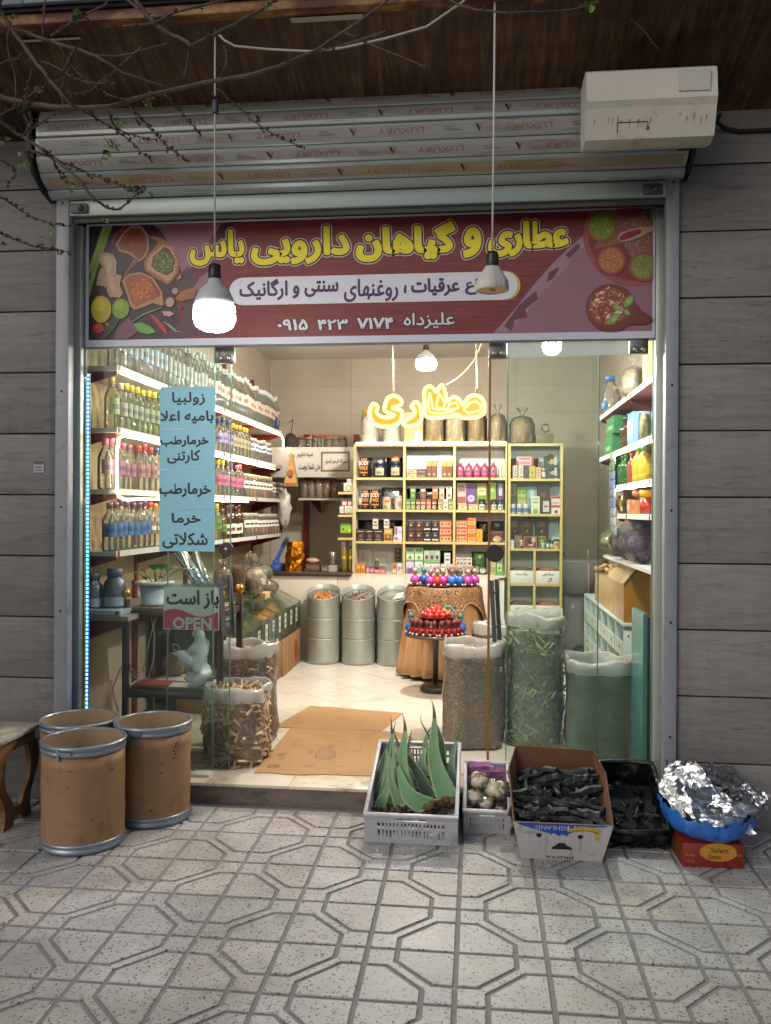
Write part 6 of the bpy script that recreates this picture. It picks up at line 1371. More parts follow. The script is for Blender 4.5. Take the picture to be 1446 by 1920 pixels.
for i, px in enumerate((1190, 1194, 1198)):
    y_ = ry(px); mb = MB(); mb.box(RX+.01, RX+.13, y_-.014, y_+.014, RZ[1]+.001, RZ[1]+.2); o = tag(put(mb, 'packet', flat('#6a8fb5', .3), loc=(RX+.06, y_, RZ[1])), '%s blue packet standing on the second right shelf' % nth(i), 'packet', 'blue packets'); mb = MB(); mb.box(RX+.0088, RX+.0096, y_-.012, y_+.012, RZ[1]+.04, RZ[1]+.16); put(mb, 'printed_front', flat('#a8bccb'), o)
herb_bag(1200, 1222, 770, ry(1210)-.04, RZ[1]+.001, '#7a7a50', 'green herb bag at the near end of the second right shelf', tie=False)
for i, px in enumerate((1160, 1166, 1172, 1178)):
    bottle(xx-.02, ry(px), RZ[2]+.001, (.205, .038, .011, 'green', '#1f7a34', '#2c7a3a', .25, .4, '#4aa050'), '%s green glass bottle on the third right shelf' % nth(i), 'green glass bottles')
bottle(xx-.02, ry(1190), RZ[2]+.001, (.18, .035, .013, 'red', '#9a241c', '#9a3a2a', .3, .5, '#c9b8a0'), 'red sauce bottle between green and yellow bottles', None)
bottle(xx-.01, ry(1200), RZ[2]+.001, (.215, .045, .018, 'lemon', '#3f8a2c', '#b5a01c', .2, .5, '#c9b81c'), 'left yellow lemon bottle on the third right shelf', None)
bottle(xx-.01, ry(1210), RZ[2]+.001, (.215, .045, .018, 'lemon', '#3f8a2c', '#b5a01c', .2, .5, '#c9b81c'), 'right yellow lemon bottle on the third right shelf', None)
y_ = ry(1166); mb = MB(); mb.blob((RX+.06, y_, RZ[3]+.065), (.05, .11, .065), 2, .2, 2, 8); tag(put(mb, 'yellow_pouch', M('yellow_pink_pouch', hx('#b58a34'), .4, var=.3, scale=7), loc=(RX+.06, y_, RZ[3])), 'rounded yellow and pink pouch at the far end of the lowest right shelf', 'pouch')
def rbx(px, hw, z0, z1, col, label, pr='#b5aa9a', name='product_box', cat='box'):
    y_ = ry(px); mb = MB(); mb.box(RX+.008, RX+.10, y_-hw, y_+hw, z0, z1); o = tag(put(mb, name, flat(col), loc=(RX+.05, y_, z0)), label, cat); mb = MB(); mb.box(RX+.0065, RX+.0075, y_-hw*.7, y_+hw*.7, z0+(z1-z0)*.3, z0+(z1-z0)*.7); put(mb, 'printed_front', flat(pr), o)
z3 = RZ[3]+.001
rbx(1179, .035, z3, z3+.07, '#2a2622', 'lower black and white small box on the lowest right shelf'); rbx(1180, .035, z3+.071, z3+.14, '#2a2622', 'upper black and white small box on the lowest right shelf')
rbx(1192, .045, z3, z3+.09, '#a56a44', 'brown spice box beside the black boxes on the lowest right shelf', '#c9a080'); rbx(1202, .04, z3, z3+.085, '#a5744a', 'tan spice box next to the red jar', '#8a4a34')
y_ = ry(1212); mb = MB(); mb.lathe([(.045, z3), (.045, z3+.10)], 14, (RX+.06, y_, 0)); o = tag(put(mb, 'jar', flat('#9a2418', .25), loc=(RX+.06, y_, z3)), 'red jar with yellow lid on the lowest right shelf', 'jar'); mb = MB(); mb.lathe([(.046, z3+.1), (.046, z3+.135), (.04, z3+.14)], 14, (RX+.06, y_, 0)); put(mb, 'lid', flat('#c9a01c'), o)
y_ = ry(1195); mb = MB(); mb.blob((RX+.06, y_, z3+.125), (.04, .09, .03), 2, .3, 3, 3); tag(put(mb, 'brown_bread', M('brown_crust', hx('#8a5a2c'), .6, var=.3), loc=(RX+.06, y_, z3+.1)), 'brown bundle lying on top of the spice boxes', 'bundle')
# hanging strip of sachets
p, q = at(1148, 850, X=RX-.01), at(1152, 1003, X=RX-.01); st_ = thing('sachet_strip', 'long strip of blue and white sachets hanging from the right shelf end', 'sachets', (q.x, q.y, q.z))
n = 9; cols = ['#8a9a9a', '#3a6a4a', '#5a6f96', '#4f6a9a', '#6a7a9a', '#4a5f8f', '#7d8a9a', '#8f9aa0', '#7a8a96']
for i in range(n):
    a = p.lerp(q, i/n); b = p.lerp(q, (i+.94)/n); mb = MB(); w_ = .085; dx = rnd.uniform(-.012, .012)
    mb.add([(a.x-.006,a.y-w_,a.z),(a.x-.006,a.y+w_,a.z),(b.x+dx-.006,b.y+w_,b.z),(b.x+dx-.006,b.y-w_,b.z),(a.x+.004,a.y-w_,a.z),(a.x+.004,a.y+w_,a.z),(b.x+dx+.004,b.y+w_,b.z),(b.x+dx+.004,b.y-w_,b.z),((a.x+b.x)/2-.016,a.y,(a.z+b.z)/2)],
           [(0,1,8),(1,2,8),(2,3,8),(3,0,8),(4,7,6,5),(0,4,5,1),(1,5,6,2),(2,6,7,3),(3,7,4,0)]); put(mb, 'sachet', flat(cols[i], .3), st_)
# metal bins in front of the counter
zinc = M('galvanised', hx('#a2a8a3'), .36, .45, var=.14, scale=7, stretch=(1,1,.4), bump=.06, bscale=25)
def metal_bin(x, label, fill, fcol, yc=3.475, r=.150):
    zt = at(600, 1122, Y=3.33).z; h = zt-FZ; root = thing('metal_bin', label, 'bin', (x, yc, FZ), 0, 'metal bins by the counter')
    def tilt(mb, za, zb):   # the mouth is cut obliquely, higher at the back
        for v in mb.v: v.z += max(0, min(1, (v.z-za-.01)/(zb-.08-za)))*.115*(v.y-(yc-r))/(2*r)
    for k in range(3):
        za_, zb_ = FZ+.002+h*[.0, .39, .69][k], FZ+h*[.388, .688, .985][k]; mb = MB()
        pr = [(r*.985, za_), (r, za_+.006), (r, zb_-.012), (r*1.012, zb_-.008), (r*1.012, zb_-.002), (r*.99, zb_)]
        if k == 0: pr = [(r*1.01, za_), (r*1.01, za_+.035), (r*.995, za_+.04)]+pr[2:]
        if k == 2: pr = pr[:-1]+[(r*1.0, zb_), (r*.985, zb_-.002), (r*.985, zb_-.07)]; mb.no_cap = True
        mb.lathe(pr, 32, (x, yc, 0))
        if k == 2: tilt(mb, za_, zb_)
        put(mb, 'section', zinc, root)
    mb = MB(); mb.lathe([(r*.98, zt-.055), (r*.9, zt-.05), (r*.86, zt-.06)], 32, (x, yc, 0)); tilt(mb, FZ, FZ+.1); put(mb, 'inner_ring', M('bright_zinc', hx('#a5a9a6'), .22, .85), root)
    mb = MB(); mb.lathe([(r*.86, zt-.062), (0, zt-.06)], 24, (x, yc, 0)); tilt(mb, FZ, FZ+.1); bed = put(mb, 'inner_lid', M('bin_inner_'+fill, hx('#6f706c'), .5, .3), root)
    mb = MB(); rr = random.Random(len(label))
    if fill == 'paper':
        mb.add([(x-.01,yc-.05,zt-.05),(x+.07,yc-.02,zt-.045),(x+.09,yc+.04,zt-.02),(x+.03,yc+.03,zt-.03)], [(0,1,2,3)])
    else:
        for i in range(26): a = rr.random()*2*PI; q = rr.random()**.5*r*.62; mb.blob((x+q*math.cos(a), yc+q*math.sin(a), zt-.052), rr.uniform(.012, .022) if fill == 'onion' else .009, 1, .2, 3, i)
    tilt(mb, FZ, FZ+.1); o = put(mb, 'contents', M('bin_'+fill, hx(fcol), .6, var=.3), root)
    if fill != 'paper': stuff(o)
metal_bin(-1.375, 'galvanised metal bin with orange contents, leftmost by the counter', 'onion', '#a5642c')
metal_bin(-1.057, 'galvanised metal bin with dark red contents, second by the counter', 'berry', '#6a3028')
metal_bin(-.738, 'galvanised metal bin with a white scoop inside, third by the counter', 'paper', '#b5b8b5')
metal_bin(-.415, 'galvanised metal bin half hidden behind the cloth covered table', 'seed', '#6a5a44')

# cloth covered table with dolls
TX, TY, TR, TZ = -.275, 3.02, .31, .845
tab = thing('round_table', 'round table under a brown patterned cloth and a pleated peach skirt', 'table', (TX, TY, FZ))
mb = MB(); mb.lathe([(TR*.9, .80), (TR*.9, .838)], 32, (TX, TY, 0)); put(mb, 'tabletop', flat('#4a3626'), tab)
mb = MB(); mb.lathe([(.03, FZ+.002), (.03, .80)], 12, (TX, TY, 0)); put(mb, 'leg', flat('#4a3626'), tab)
sk = tag(put((lambda mb: (setattr(mb, 'open_top', True), mb.lathe([(TR*.94, .836), (TR*1.0, .70), (TR*1.10, .45), (TR*1.2, .20), (TR*1.22, .135), (TR*1.215, .135)], 120, (TX, TY, 0), wob=lambda a, z: 1+(.836-z)*.10*math.sin(19*a+.6*math.sin(3*a))), mb)[2])(MB()), 'table_skirt', M('peach_cloth', hx('#b58a62'), .75, var=.08, scale=5), loc=(TX, TY, .135)), 'pleated peach skirt hanging from the round table to the floor', 'tablecloth')
# scalloped hem: lift alternate bottom vertices
def paisley():
    m, t, o = newmat('paisley_cloth'); L = t.links; p = nd(t, 'ShaderNodeBsdfPrincipled', **{'Roughness': .7})
    tc = nd(t, 'ShaderNodeTexCoord'); v = nd(t, 'ShaderNodeTexVoronoi', **{'Scale': 16.0}); v.feature = 'SMOOTH_F1'; L.new(tc.outputs['Object'], v.inputs['Vector'])
    m_ = nd(t, 'ShaderNodeMath', operation='MULTIPLY'); m_.inputs[1].default_value = 38; L.new(v.outputs['Distance'], m_.inputs[0]); s = nd(t, 'ShaderNodeMath', operation='SINE'); L.new(m_.outputs[0], s.inputs[0])
    n = nd(t, 'ShaderNodeTexNoise', **{'Scale': 45.0, 'Detail': 4.0}); L.new(tc.outputs['Object'], n.inputs['Vector'])
    ad = nd(t, 'ShaderNodeMath', operation='MULTIPLY_ADD'); ad.inputs[1].default_value = .35; L.new(s.outputs[0], ad.inputs[0]); L.new(n.outputs[0], ad.inputs[2])
    r = ramp(t, ad.outputs[0], [(.2, hx('#46301f')), (.42, hx('#7d5a38')), (.6, hx('#a98455')), (.8, hx('#6a4229'))]); L.new(r.outputs[0], p.inputs['Base Color']); L.new(p.outputs[0], o.inputs[0]); return m
PAIS = paisley()
mb = MB(); N = 72; vs, fs = [], []
def drop(a):  # square cloth with corners on left, front and right
    k = abs(math.cos(2*a+.15)); return .12+.26*k**2.2
rows = [(.0, 0), (.6, 0), (.97, 0), (1.02, .06), (1.05, .4), (1.10, .75), (1.14, 1.0)]
for q, (k, d) in enumerate(rows):
    for i in range(N):
        a = 2*PI*i/N; rr_ = TR*k*(1+d*.05*math.sin(9*a)); z = TZ-(drop(a)*d if q > 2 else 0)+.001*math.sin(5*a)*(q < 3); vs.append((TX+rr_*math.cos(a), TY+rr_*math.sin(a), z))
for j in range(len(rows)-1):
    for i in range(N): fs.append((j*N+i, j*N+(i+1) % N, (j+1)*N+(i+1) % N, (j+1)*N+i))
mb.add(vs, fs, 0, True); cl = tag(put(mb, 'tablecloth', PAIS, loc=(TX, TY, TZ)), 'brown patterned cloth with hanging corners over the peach skirt', 'tablecloth')
mb = MB(); mb.tube([vs[(len(rows)-1)*N+i] for i in range(N)], .004, 5, closed=True); put(mb, 'hem', flat('#a5835a'), cl)

skin = flat('#a57a62', .5)
DOLL = {}
def doll(p, col, label, s=1.0, hat='#2f6a6a', kind='round', group=None):
    k = (col, hat, kind)
    if k not in DOLL:
        out = []
        mb = MB()
        if kind == 'round': mb.lathe([(.012, 0), (.026, .008), (.032, .028), (.028, .048), (.014, .06), (.006, .064)], 14)
        else: mb.lathe([(.020, 0), (.022, .02), (.015, .04), (.008, .05)], 12); mb.tube([(-.012, 0, .04), (-.026, -.008, .03), (-.024, -.02, .035)], .006); mb.tube([(.012, 0, .04), (.026, -.008, .03), (.024, -.02, .035)], .006)
        b = mb.mesh('body', flat(col, .35)); zb = .064 if kind == 'round' else .05
        mb = MB(); mb.blob((0, 0, zb+.012), (.015, .014, .016), 2, .05); h = mb.mesh('head', skin if kind == 'round' else flat('#3a2420'))
        mb = MB(); mb.lathe([(.017, zb+.018), (.015, zb+.03), (.006, zb+.042), (0, zb+.045)], 10); ht = mb.mesh('hat', flat(hat, .5))
        mb = MB(); mb.tube([(-.014, 0, zb+.03), (-.02, 0, zb+.05), (-.012, 0, zb+.058), (-.004, 0, zb+.046)], .0028, 5); mb.tube([(.014, 0, zb+.03), (.02, 0, zb+.05), (.012, 0, zb+.058), (.004, 0, zb+.046)], .0028, 5); rb = mb.mesh('ribbon', flat('#b58a78'))
        mb = MB(); mb.blob((-.02, -.022, .008), .009, 1); mb.blob((.022, -.02, .008), .008, 1); ft = mb.mesh('foot', flat('#b5b0aa'))
        DOLL[k] = (b, h, ht, rb, ft)
    b, h, ht, rb, ft = DOLL[k]; o = place(b, 'doll', None, p, (0, 0, rnd.uniform(-.4, .4)), (s,)*3); tag(o, label, 'doll', group)
    place(h, 'head', o); place(ht, 'hat', o); place(ft, 'foot', o)
    if kind == 'round': place(rb, 'ribbon', o)
    return o
plate = M('brown_plate', hx('#6a5040'), .3)
for i, (dx, dy) in enumerate(((-.20, -.08), (-.03, -.19), (.15, -.13), (-.12, .10), (.08, .08))):
    mb = MB(); mb.lathe([(.06, TZ+.003), (.075, TZ+.006), (.098, TZ+.012), (.100, TZ+.014), (.07, TZ+.009), (0, TZ+.008)], 24, (TX+dx, TY+dy, 0)); tag(put(mb, 'plate', plate, loc=(TX+dx, TY+dy, TZ)), 'small brown plate under the dolls, %s of five on the patterned cloth' % nth(i), 'plate', 'plates on the cloth')
DL = [(-.235,-.115,'#a5388a','#a58a86'),(-.165,-.05,'#1f4f9a','#2f6a5a'),(-.10,-.235,'#8f3486','#a57a74'),(-.045,-.245,'#b52428','#a58a86'),(.0,-.18,'#a5388a','#b09a90'),(.075,-.20,'#1f5fb5','#2f6a5a'),(.11,-.10,'#7a2c7a','#8a3034'),(.14,-.18,'#1f4f9a','#2f6a5a'),(.20,-.17,'#a5388a','#b09a90'),(.215,-.06,'#3a4f9a','#2f5a5a'),(.255,-.10,'#9a3890','#a58a86'),(.05,-.05,'#9a2428','#7a2428'),(-.06,.0,'#b52428','#8a3a34'),(.19,.02,'#9a2428','#2f6a5a')]
CN = {'#a5388a': 'magenta', '#1f4f9a': 'blue', '#8f3486': 'purple', '#b52428': 'red', '#1f5fb5': 'bright blue', '#7a2c7a': 'violet', '#3a4f9a': 'slate blue', '#9a3890': 'pink violet', '#9a2428': 'dark red'}
for i, (dx, dy, c, h_) in enumerate(DL):
    doll((TX+dx, TY+dy, TZ+.0125), c, 'round bodied %s doll, %s from the left on the cloth covered table' % (CN[c], nth(sorted(q[0] for q in DL).index(dx))), 1.28, h_, 'round', 'dolls on the cloth table')
# pedestal table
PX, PY, PZ, PR = -.31, 2.36, at(843, 1196, Y=2.13).z, .235
ped = thing('pedestal_table', 'small dark round pedestal table with red figures and a fruit bowl', 'table', (PX, PY, FZ)); blk = M('dark_wood', hx('#2c211b'), .4)
mb = MB(); mb.lathe([(PR*.96, PZ-.022), (PR, PZ-.018), (PR, PZ-.006), (PR*.98, PZ)], 40, (PX, PY, 0)); put(mb, 'top', M('brown_top', hx('#4f3c2e'), .2), ped)
mb = MB(); mb.lathe([(.02, FZ+.04), (.026, PZ-.06), (.05, PZ-.024)], 16, (PX, PY, 0)); put(mb, 'column', blk, ped)
mb = MB(); mb.lathe([(.115, FZ+.002), (.118, FZ+.03), (.105, FZ+.045), (.03, FZ+.06)], 32, (PX, PY, 0)); put(mb, 'base', blk, ped)
for i in range(11):
    a = PI+PI*(i+.5)/11; q = PR*.80; x, y = PX+q*math.cos(a), PY+q*math.sin(a)
    if i in (0, 10): doll((x, y, PZ+.001), '#1f5fb5', 'blue doll with teal hat at the %s edge of the pedestal table' % ('left' if i == 0 else 'right'), 1.45, '#3a6a6a', 'round', 'blue dolls on the pedestal table')
    else: doll((x, y, PZ+.001), '#8f1c20', 'small red figure, %s from the left on the pedestal table' % nth(i-1), 1.25, '#6a1a1c', 'figure', 'red figures on the pedestal table')
for i in range(5):
    a = PI+PI*(i+.8)/5.6; q = PR*.50; doll((PX+q*math.cos(a), PY+q*math.sin(a), PZ+.001), '#8f1c20', 'small red figure, %s from the left in the inner row of the pedestal table' % nth(i), 1.25, '#6a1a1c', 'figure', 'inner red figures on the pedestal table')
for i, dx in enumerate((-.10, .12)):
    doll((PX+dx, PY+.06, PZ+.001), '#2f4fa5', 'blue doll standing behind the fruit bowl on the %s' % ['left', 'right'][i], 1.4, '#3a5a7a', 'round', 'blue dolls behind the bowl')
bz = at(843, 1166, Y=2.30).z; clay = M('terracotta', hx('#7a3f26'), .45, var=.1)
bowl = thing('footed_bowl', 'terracotta footed bowl with scalloped rim on the pedestal table', 'bowl', (PX, PY, PZ))
mb = MB(); mb.lathe([(.055, PZ+.001), (.05, PZ+.01), (.026, PZ+.03), (.026, bz-.01), (.07, bz+.005)], 20, (PX, PY, 0)); put(mb, 'foot', clay, bowl)
mb = MB(); mb.open_top = True; mb.lathe([(.03, bz), (.09, bz+.012), (.135, bz+.032), (.138, bz+.036), (.13, bz+.036), (.08, bz+.018), (0, bz+.012)], 60, (PX, PY, 0), wob=lambda a, z: 1+(.03*math.cos(30*a) if z > bz+.03 else 0)); put(mb, 'dish', clay, bowl)
rr = random.Random(5); eggs = []
lv = [(13, .098, .048), (10, .062, .068), (5, .03, .086), (1, 0, .10)]
for n_, q, dz in lv:
    for i in range(n_): eggs.append((q*math.cos(2*PI*i/n_+dz*20), q*math.sin(2*PI*i/n_+dz*20), dz))
em = {}
for i, (dx, dy, dz) in enumerate(eggs):
    c = '#a53a8a'; c = ['#b01c22', '#c23a34', '#a51820', '#c24a44'][i % 4]
    if dx > .05 and dy > .0: c = ['#8fa52c', '#a5b53a'][i % 2]
    if c not in em: mb = MB(); mb.blob((0, 0, 0), (.0235, .0235, .0225), 2, .03); em[c] = mb.mesh('ball', M('ball_'+c[1:], hx(c), .3))
    o = place(em[c], 'painted_ball', None, (PX+dx, PY+dy, bz+dz)); g_ = c in ('#8fa52c', '#a5b53a')
    tag(o, 'lime green ball heaped at the right of the terracotta bowl' if g_ else 'red ball heaped in the terracotta footed bowl', 'ball', 'green balls in the bowl' if g_ else 'red balls in the bowl')
mb = MB(); mb.tube([(PX+.09+.035*math.cos(t), PY+.01, bz+.075+.035*math.sin(t)) for t in [PI*i/10 for i in range(11)]], .007, 6); tag(put(mb, 'ribbon_ring', flat('#5f9aa5'), loc=(PX+.09, PY, bz+.07)), 'pale blue arched ribbon among the balls in the bowl', 'ribbon')

# open sacks
def chips_mat(nm, cols, sc=90):
    if nm in MATS: return MATS[nm]
    m, t, o = newmat(nm); L = t.links; p = nd(t, 'ShaderNodeBsdfPrincipled', **{'Roughness': .75})
    tc = nd(t, 'ShaderNodeTexCoord'); nz = nd(t, 'ShaderNodeTexNoise', **{'Scale': sc*.4, 'Detail': 2.0}); L.new(tc.outputs['Object'], nz.inputs['Vector'])
    va = nd(t, 'ShaderNodeVectorMath', operation='MULTIPLY_ADD'); va.inputs[1].default_value = (.03,)*3; L.new(nz.outputs[1], va.inputs[0]); L.new(tc.outputs['Object'], va.inputs[2])
    v = nd(t, 'ShaderNodeTexVoronoi', **{'Scale': float(sc)}); L.new(va.outputs[0], v.inputs['Vector']); s = nd(t, 'ShaderNodeSeparateColor'); L.new(v.outputs['Color'], s.inputs[0])
    r = ramp(t, s.outputs[0], [(i/(len(cols)-1), hx(c)) for i, c in enumerate(cols)]); L.new(r.outputs[0], p.inputs['Base Color'])
    b = nd(t, 'ShaderNodeBump', **{'Strength': .8, 'Distance': .01}); b.invert = True; L.new(v.outputs['Distance'], b.inputs['Height']); L.new(b.outputs[0], p.inputs['Normal']); L.new(p.outputs[0], o.inputs[0]); MATS[nm] = m; return m
sfilm = film('sack_film', (.93, .93, .90), .10, (.75, .73, .68), .10, bump=.8, bscale=16, refl=1.2)
rimm = film('sack_rim', (.85, .85, .83), .5, (.66, .65, .61), .25, bump=.7, bscale=20)
def stickmb(mb, c, d, l, w_, t_):
    d = Vector(d).normalized(); M_ = d.to_track_quat('X', 'Z').to_matrix(); mb.obox(c, (l, w_, t_), M_@Matrix.Rotation(rnd.random()*PI, 3, 'X'))
def sack(cx, cy, z0, r, h, label, core, piece, heap=.5, sq=.16, rot=0, seed=1, lean=(0, 0), fm=None, rim=True):
    """open plastic sack: content, pieces on the surface, clear film and rolled rim"""
    root = thing('open_sack', label, 'sack', (cx, cy, z0)); rr = random.Random(seed)
    def wb(a, z): return 1+sq*.5*math.cos(4*(a-rot))*-1+.045*math.sin(3*a+seed)+.035*math.sin(5*a+z*14+seed*2)+.028*math.sin(z*26+a*2+seed)-.05*math.exp(-((z-z0-h*.62)/.05)**2)*(.5+.5*math.sin(2*a+seed))
    ln = lambda z: Vector((cx+lean[0]*(z-z0), cy+lean[1]*(z-z0), 0))
    zs_ = [0, .03, .12, .3, .5, .7, .84]; ks = [.86, .95, 1, 1.0, .98, .97, .97]
    mb = MB()
    mb.lathe([(r*k*.97, z0+.002+h*q) for q, k in zip(zs_, ks)]+[(r*.8, z0+h*(.86+.02*heap)), (r*.45, z0+h*(.86+.06*heap)), (0, z0+h*(.87+.08*heap))], 28, (cx, cy, 0), wob=wb)
    mb.v = [v+Vector((lean[0]*(v.z-z0), lean[1]*(v.z-z0), 0)) for v in mb.v]; put(mb, 'contents', core, root)
    if piece:
        pm_, n_, l, w_, t_, ntop = piece; mb = MB(); mats_ = pm_ if isinstance(pm_, list) else [pm_]
        for i in range(n_):
            a = rr.random()*2*PI; q = rr.random()*.82; z = z0+.01+h*q; k = r*.965*wb(a, z); p = ln(z)+Vector((k*math.cos(a), k*math.sin(a), z)); tg = Vector((-math.sin(a), math.cos(a), 0)); th = rr.uniform(-1.3, 1.3)
            n0 = len(mb.f); stickmb(mb, p, tg*math.cos(th)+Vector((0, 0, math.sin(th)))+Vector((math.cos(a), math.sin(a), 0))*rr.uniform(-.15, .15), l*rr.uniform(.5, 1.3), w_*rr.uniform(.6, 1.3), t_); mi = rr.randrange(len(mats_)); mb.m[n0:] = [mi]*(len(mb.f)-n0)
        for i in range(ntop):
            a = rr.random()*2*PI; q = rr.random()**.5; p = ln(z0+h)+Vector((r*.82*q*math.cos(a), r*.82*q*math.sin(a), z0+h*(.875+.08*heap*(1-q)))); n0 = len(mb.f)
            stickmb(mb, p, (rr.uniform(-1, 1), rr.uniform(-1, 1), rr.uniform(-.5, .7)), l*rr.uniform(.5, 1.2), w_, t_); mi = rr.randrange(len(mats_)); mb.m[n0:] = [mi]*(len(mb.f)-n0)
        stuff(put(mb, 'dried_pieces', mats_, root))
    mb = MB(); mb.open_top = True
    fk = [(r*k*1.03, z0+.001+h*q) for q, k in zip(zs_, ks)]+[(r*1.0, z0+h*.95)]
    mb.lathe(fk, 32, (cx, cy, 0), wob=lambda a, z: wb(a, z)*(1.01+.016*math.sin(11*a+z*60)+.014*math.sin(17*a-z*34)+.02*noise.noise(Vector((a*2,z*14,seed)))))
    mb.v = [v+Vector((lean[0]*(v.z-z0), lean[1]*(v.z-z0), 0)) for v in mb.v]; put(mb, 'plastic_film', fm or sfilm, root)
    if rim:
        mb = MB(); mb.open_top = True
        top = lambda a: 1+.03*math.sin(2*a+seed)+.025*math.sin(5*a+seed*3)
        vs, fs = [], []; N_ = 40; e_ = .075/h; rows = [(1.03, 1-e_), (1.05, 1-e_*.7), (1.035, 1-e_*.25), (.99, 1.0), (.955, 1-e_*.1), (.93, 1-e_*.5), (.91, 1-e_*1.2)]
        for k, q in rows:
            for i in range(N_):
                a = 2*PI*i/N_; z = z0+h*(q+(q > 1-e_*.5)*(top(a)-1)*.5); kk = r*k*wb(a, z)*(1+.02*math.sin(13*a+q*20)+.035*noise.noise(Vector((math.cos(a)*4, math.sin(a)*4, q*9+seed)))); z += .012*noise.noise(Vector((math.cos(a)*5, math.sin(a)*5, seed+q*3))); vs.append(ln(z)+Vector((kk*math.cos(a), kk*math.sin(a), z)))
        for j in range(len(rows)-1):
            for i in range(N_): fs.append((j*N_+i, j*N_+(i+1) % N_, (j+1)*N_+(i+1) % N_, (j+1)*N_+i))
        mb.add(vs, fs, 0, True); put(mb, 'rolled_rim', rimm, root)
    return root
beige = [M('chip_a', hx('#c9a77c'), .7), M('chip_b', hx('#a58562'), .7), M('chip_c', hx('#dcc29a'), .7), M('chip_d', hx('#8a6a4c'), .7)]
sack(-1.335, .82, FZ, .165, .585, 'tall clear sack of pale brown herb chips behind the left glass door', chips_mat('core_chips', ['#8a6a4c', '#b08c66', '#cbab80', '#957250'], 70), (beige, 1500, .026, .008, .006, 160), 1.0, seed=2)
sack(-1.30, .445, FZ, .175, .415, 'low clear sack of thin dry sticks at the left door edge', chips_mat('core_sticks', ['#7a5c44', '#a58464', '#bd9c7a', '#8a6a50'], 40), ([M('stick_a', hx('#b59a78'), .7, var=.2), M('stick_b', hx('#94785a'), .7, var=.2), M('stick_c', hx('#d0b894'), .7, var=.2)], 330, .11, .014, .010, 70), 1.2, seed=5)
sack(-.02, .94, FZ, .185, .605, 'tall clear sack of grey brown seed husks at the right of the entrance', chips_mat('core_husk', ['#75624f', '#a08a70', '#b8a286', '#85715c'], 150), ([M('husk_a', hx('#b5a084'), .8), M('husk_b', hx('#8a765f'), .8), M('husk_c', hx('#d0bb96'), .8)], 1800, .014, .005, .004, 200), .9, seed=8)
sack(.345, 1.02, FZ, .172, .765, 'tallest clear sack stuffed with greenish bark sticks behind the right glass', chips_mat('core_bark', ['#3c4834', '#66724f', '#7d8662', '#4c5843'], 40), ([M('bark_a', hx('#7f8a66'), .7, var=.3), M('bark_b', hx('#586349'), .7, var=.3), M('bark_c', hx('#9ba07c'), .7, var=.3)], 460, .085, .014, .007, 40), .8, seed=12, rim=True)
sack(.675, .80, FZ, .188, .55, 'squat sack of fine green powder with rolled rim at the right pane', M('core_green', hx('#577a5c'), .85, var=.25, scale=14, stretch=(1,1,3), bump=.5, bscale=120), None, .2, seed=15)
sack(.125, 2.15, FZ, .16, .56, 'tan sack of fine herbs standing behind the right door handle', chips_mat('core_tan', ['#6a4a2c', '#8a6540', '#a57f54', '#5f4228'], 130), None, .6, seed=19)

# left side: low wall shelf, étagère, bins
mb = MB(); lz = .885
low = thing('wall_shelf', 'low wall shelf with red brackets below the left bottle rack', 'shelf', (-2.1, 1.6, lz))
y0 = .30
while y0 < 2.9:
    mb = MB(); mb.box(LW, -1.86, y0+.001, y0+.87, lz-.025, lz); put(mb, 'shelf', M('dusty_shelf', hx('#7d7468'), .55, var=.12, scale=5), low); y0 += .872
for yb in (.36, 1.275, 2.25):
    mb = MB(); mb.prism([(-1.88, lz-.027), (-1.88, lz-.05), (LW+.026, lz-.17), (LW+.026, lz-.027)], lambda x, zz: Vector((x, yb-.003, zz)), lambda x, zz: Vector((x, yb+.003, zz))); put(mb, 'bracket', redm, low)
jugm = M('blue_grey_plastic', hx('#4f5a68'), .35)
for i, (px, y_, s_) in enumerate(((174, .42, .9), (215, .46, 1.0))):
    p = at(px, 1100, Y=y_); mb = MB(); r_ = .062*s_; h = .215*s_; z = lz+.032
    mb.lathe([(r_*.95, z), (r_, z+.01), (r_, z+h*.55), (r_*.85, z+h*.68), (r_*.62, z+h*.75), (r_*.62, z+h*.8)], 20, (p.x, y_, 0)); o = tag(put(mb, 'plastic_jar', jugm, loc=(p.x, y_, z)), '%s blue grey plastic jar on the low shelf by the left jamb' % ['smaller', 'larger'][i], 'jar')
    mb = MB(); mb.lathe([(r_*.7, z+h*.8), (r_*.7, z+h*.98), (r_*.64, z+h)], 18, (p.x, y_, 0)); put(mb, 'lid', flat('#5a6472'), o)
    mb = MB(); mb.lathe([(r_+.001, z+h*.05), (r_+.001, z+h*.28)], 12, (p.x, y_, 0), a0=-PI*.9, a1=-.2); put(mb, 'paper_label', flat('#9aa5b0'), o)
wbx = flat('#9fb0bd'); a, b = at(168, 1165, Y=.33), at(228, 1150, Y=.33); mb = MB(); mb.rbox(a.x, b.x, .32, .47, lz+.002, lz+.03, .002); o = tag(put(mb, 'white_box', wbx, loc=(a.x, .35, lz)), 'flat white box with dark corner under the plastic jars', 'box')
mb = MB(); mb.box(b.x-.03, b.x-.012, .3185, .3195, lz+.006, lz+.026); put(mb, 'print', flat('#22324f'), o)
EX0, EX1, EY0, EY1 = at(236, 1200, Y=.46).x, -1.40, .46, .84
et = thing('etagere', 'dark brown metal rack with brass ball finials just inside the left glass', 'rack', ((EX0+EX1)/2, EY0, FZ)); brm = M('brown_steel', hx('#33241e'), .4, .2); brass = M('brass', hx('#b5893a'), .2, .95)
ez1, ez2 = at(300, 1141, Y=.46).z, at(300, 1292, Y=.46).z
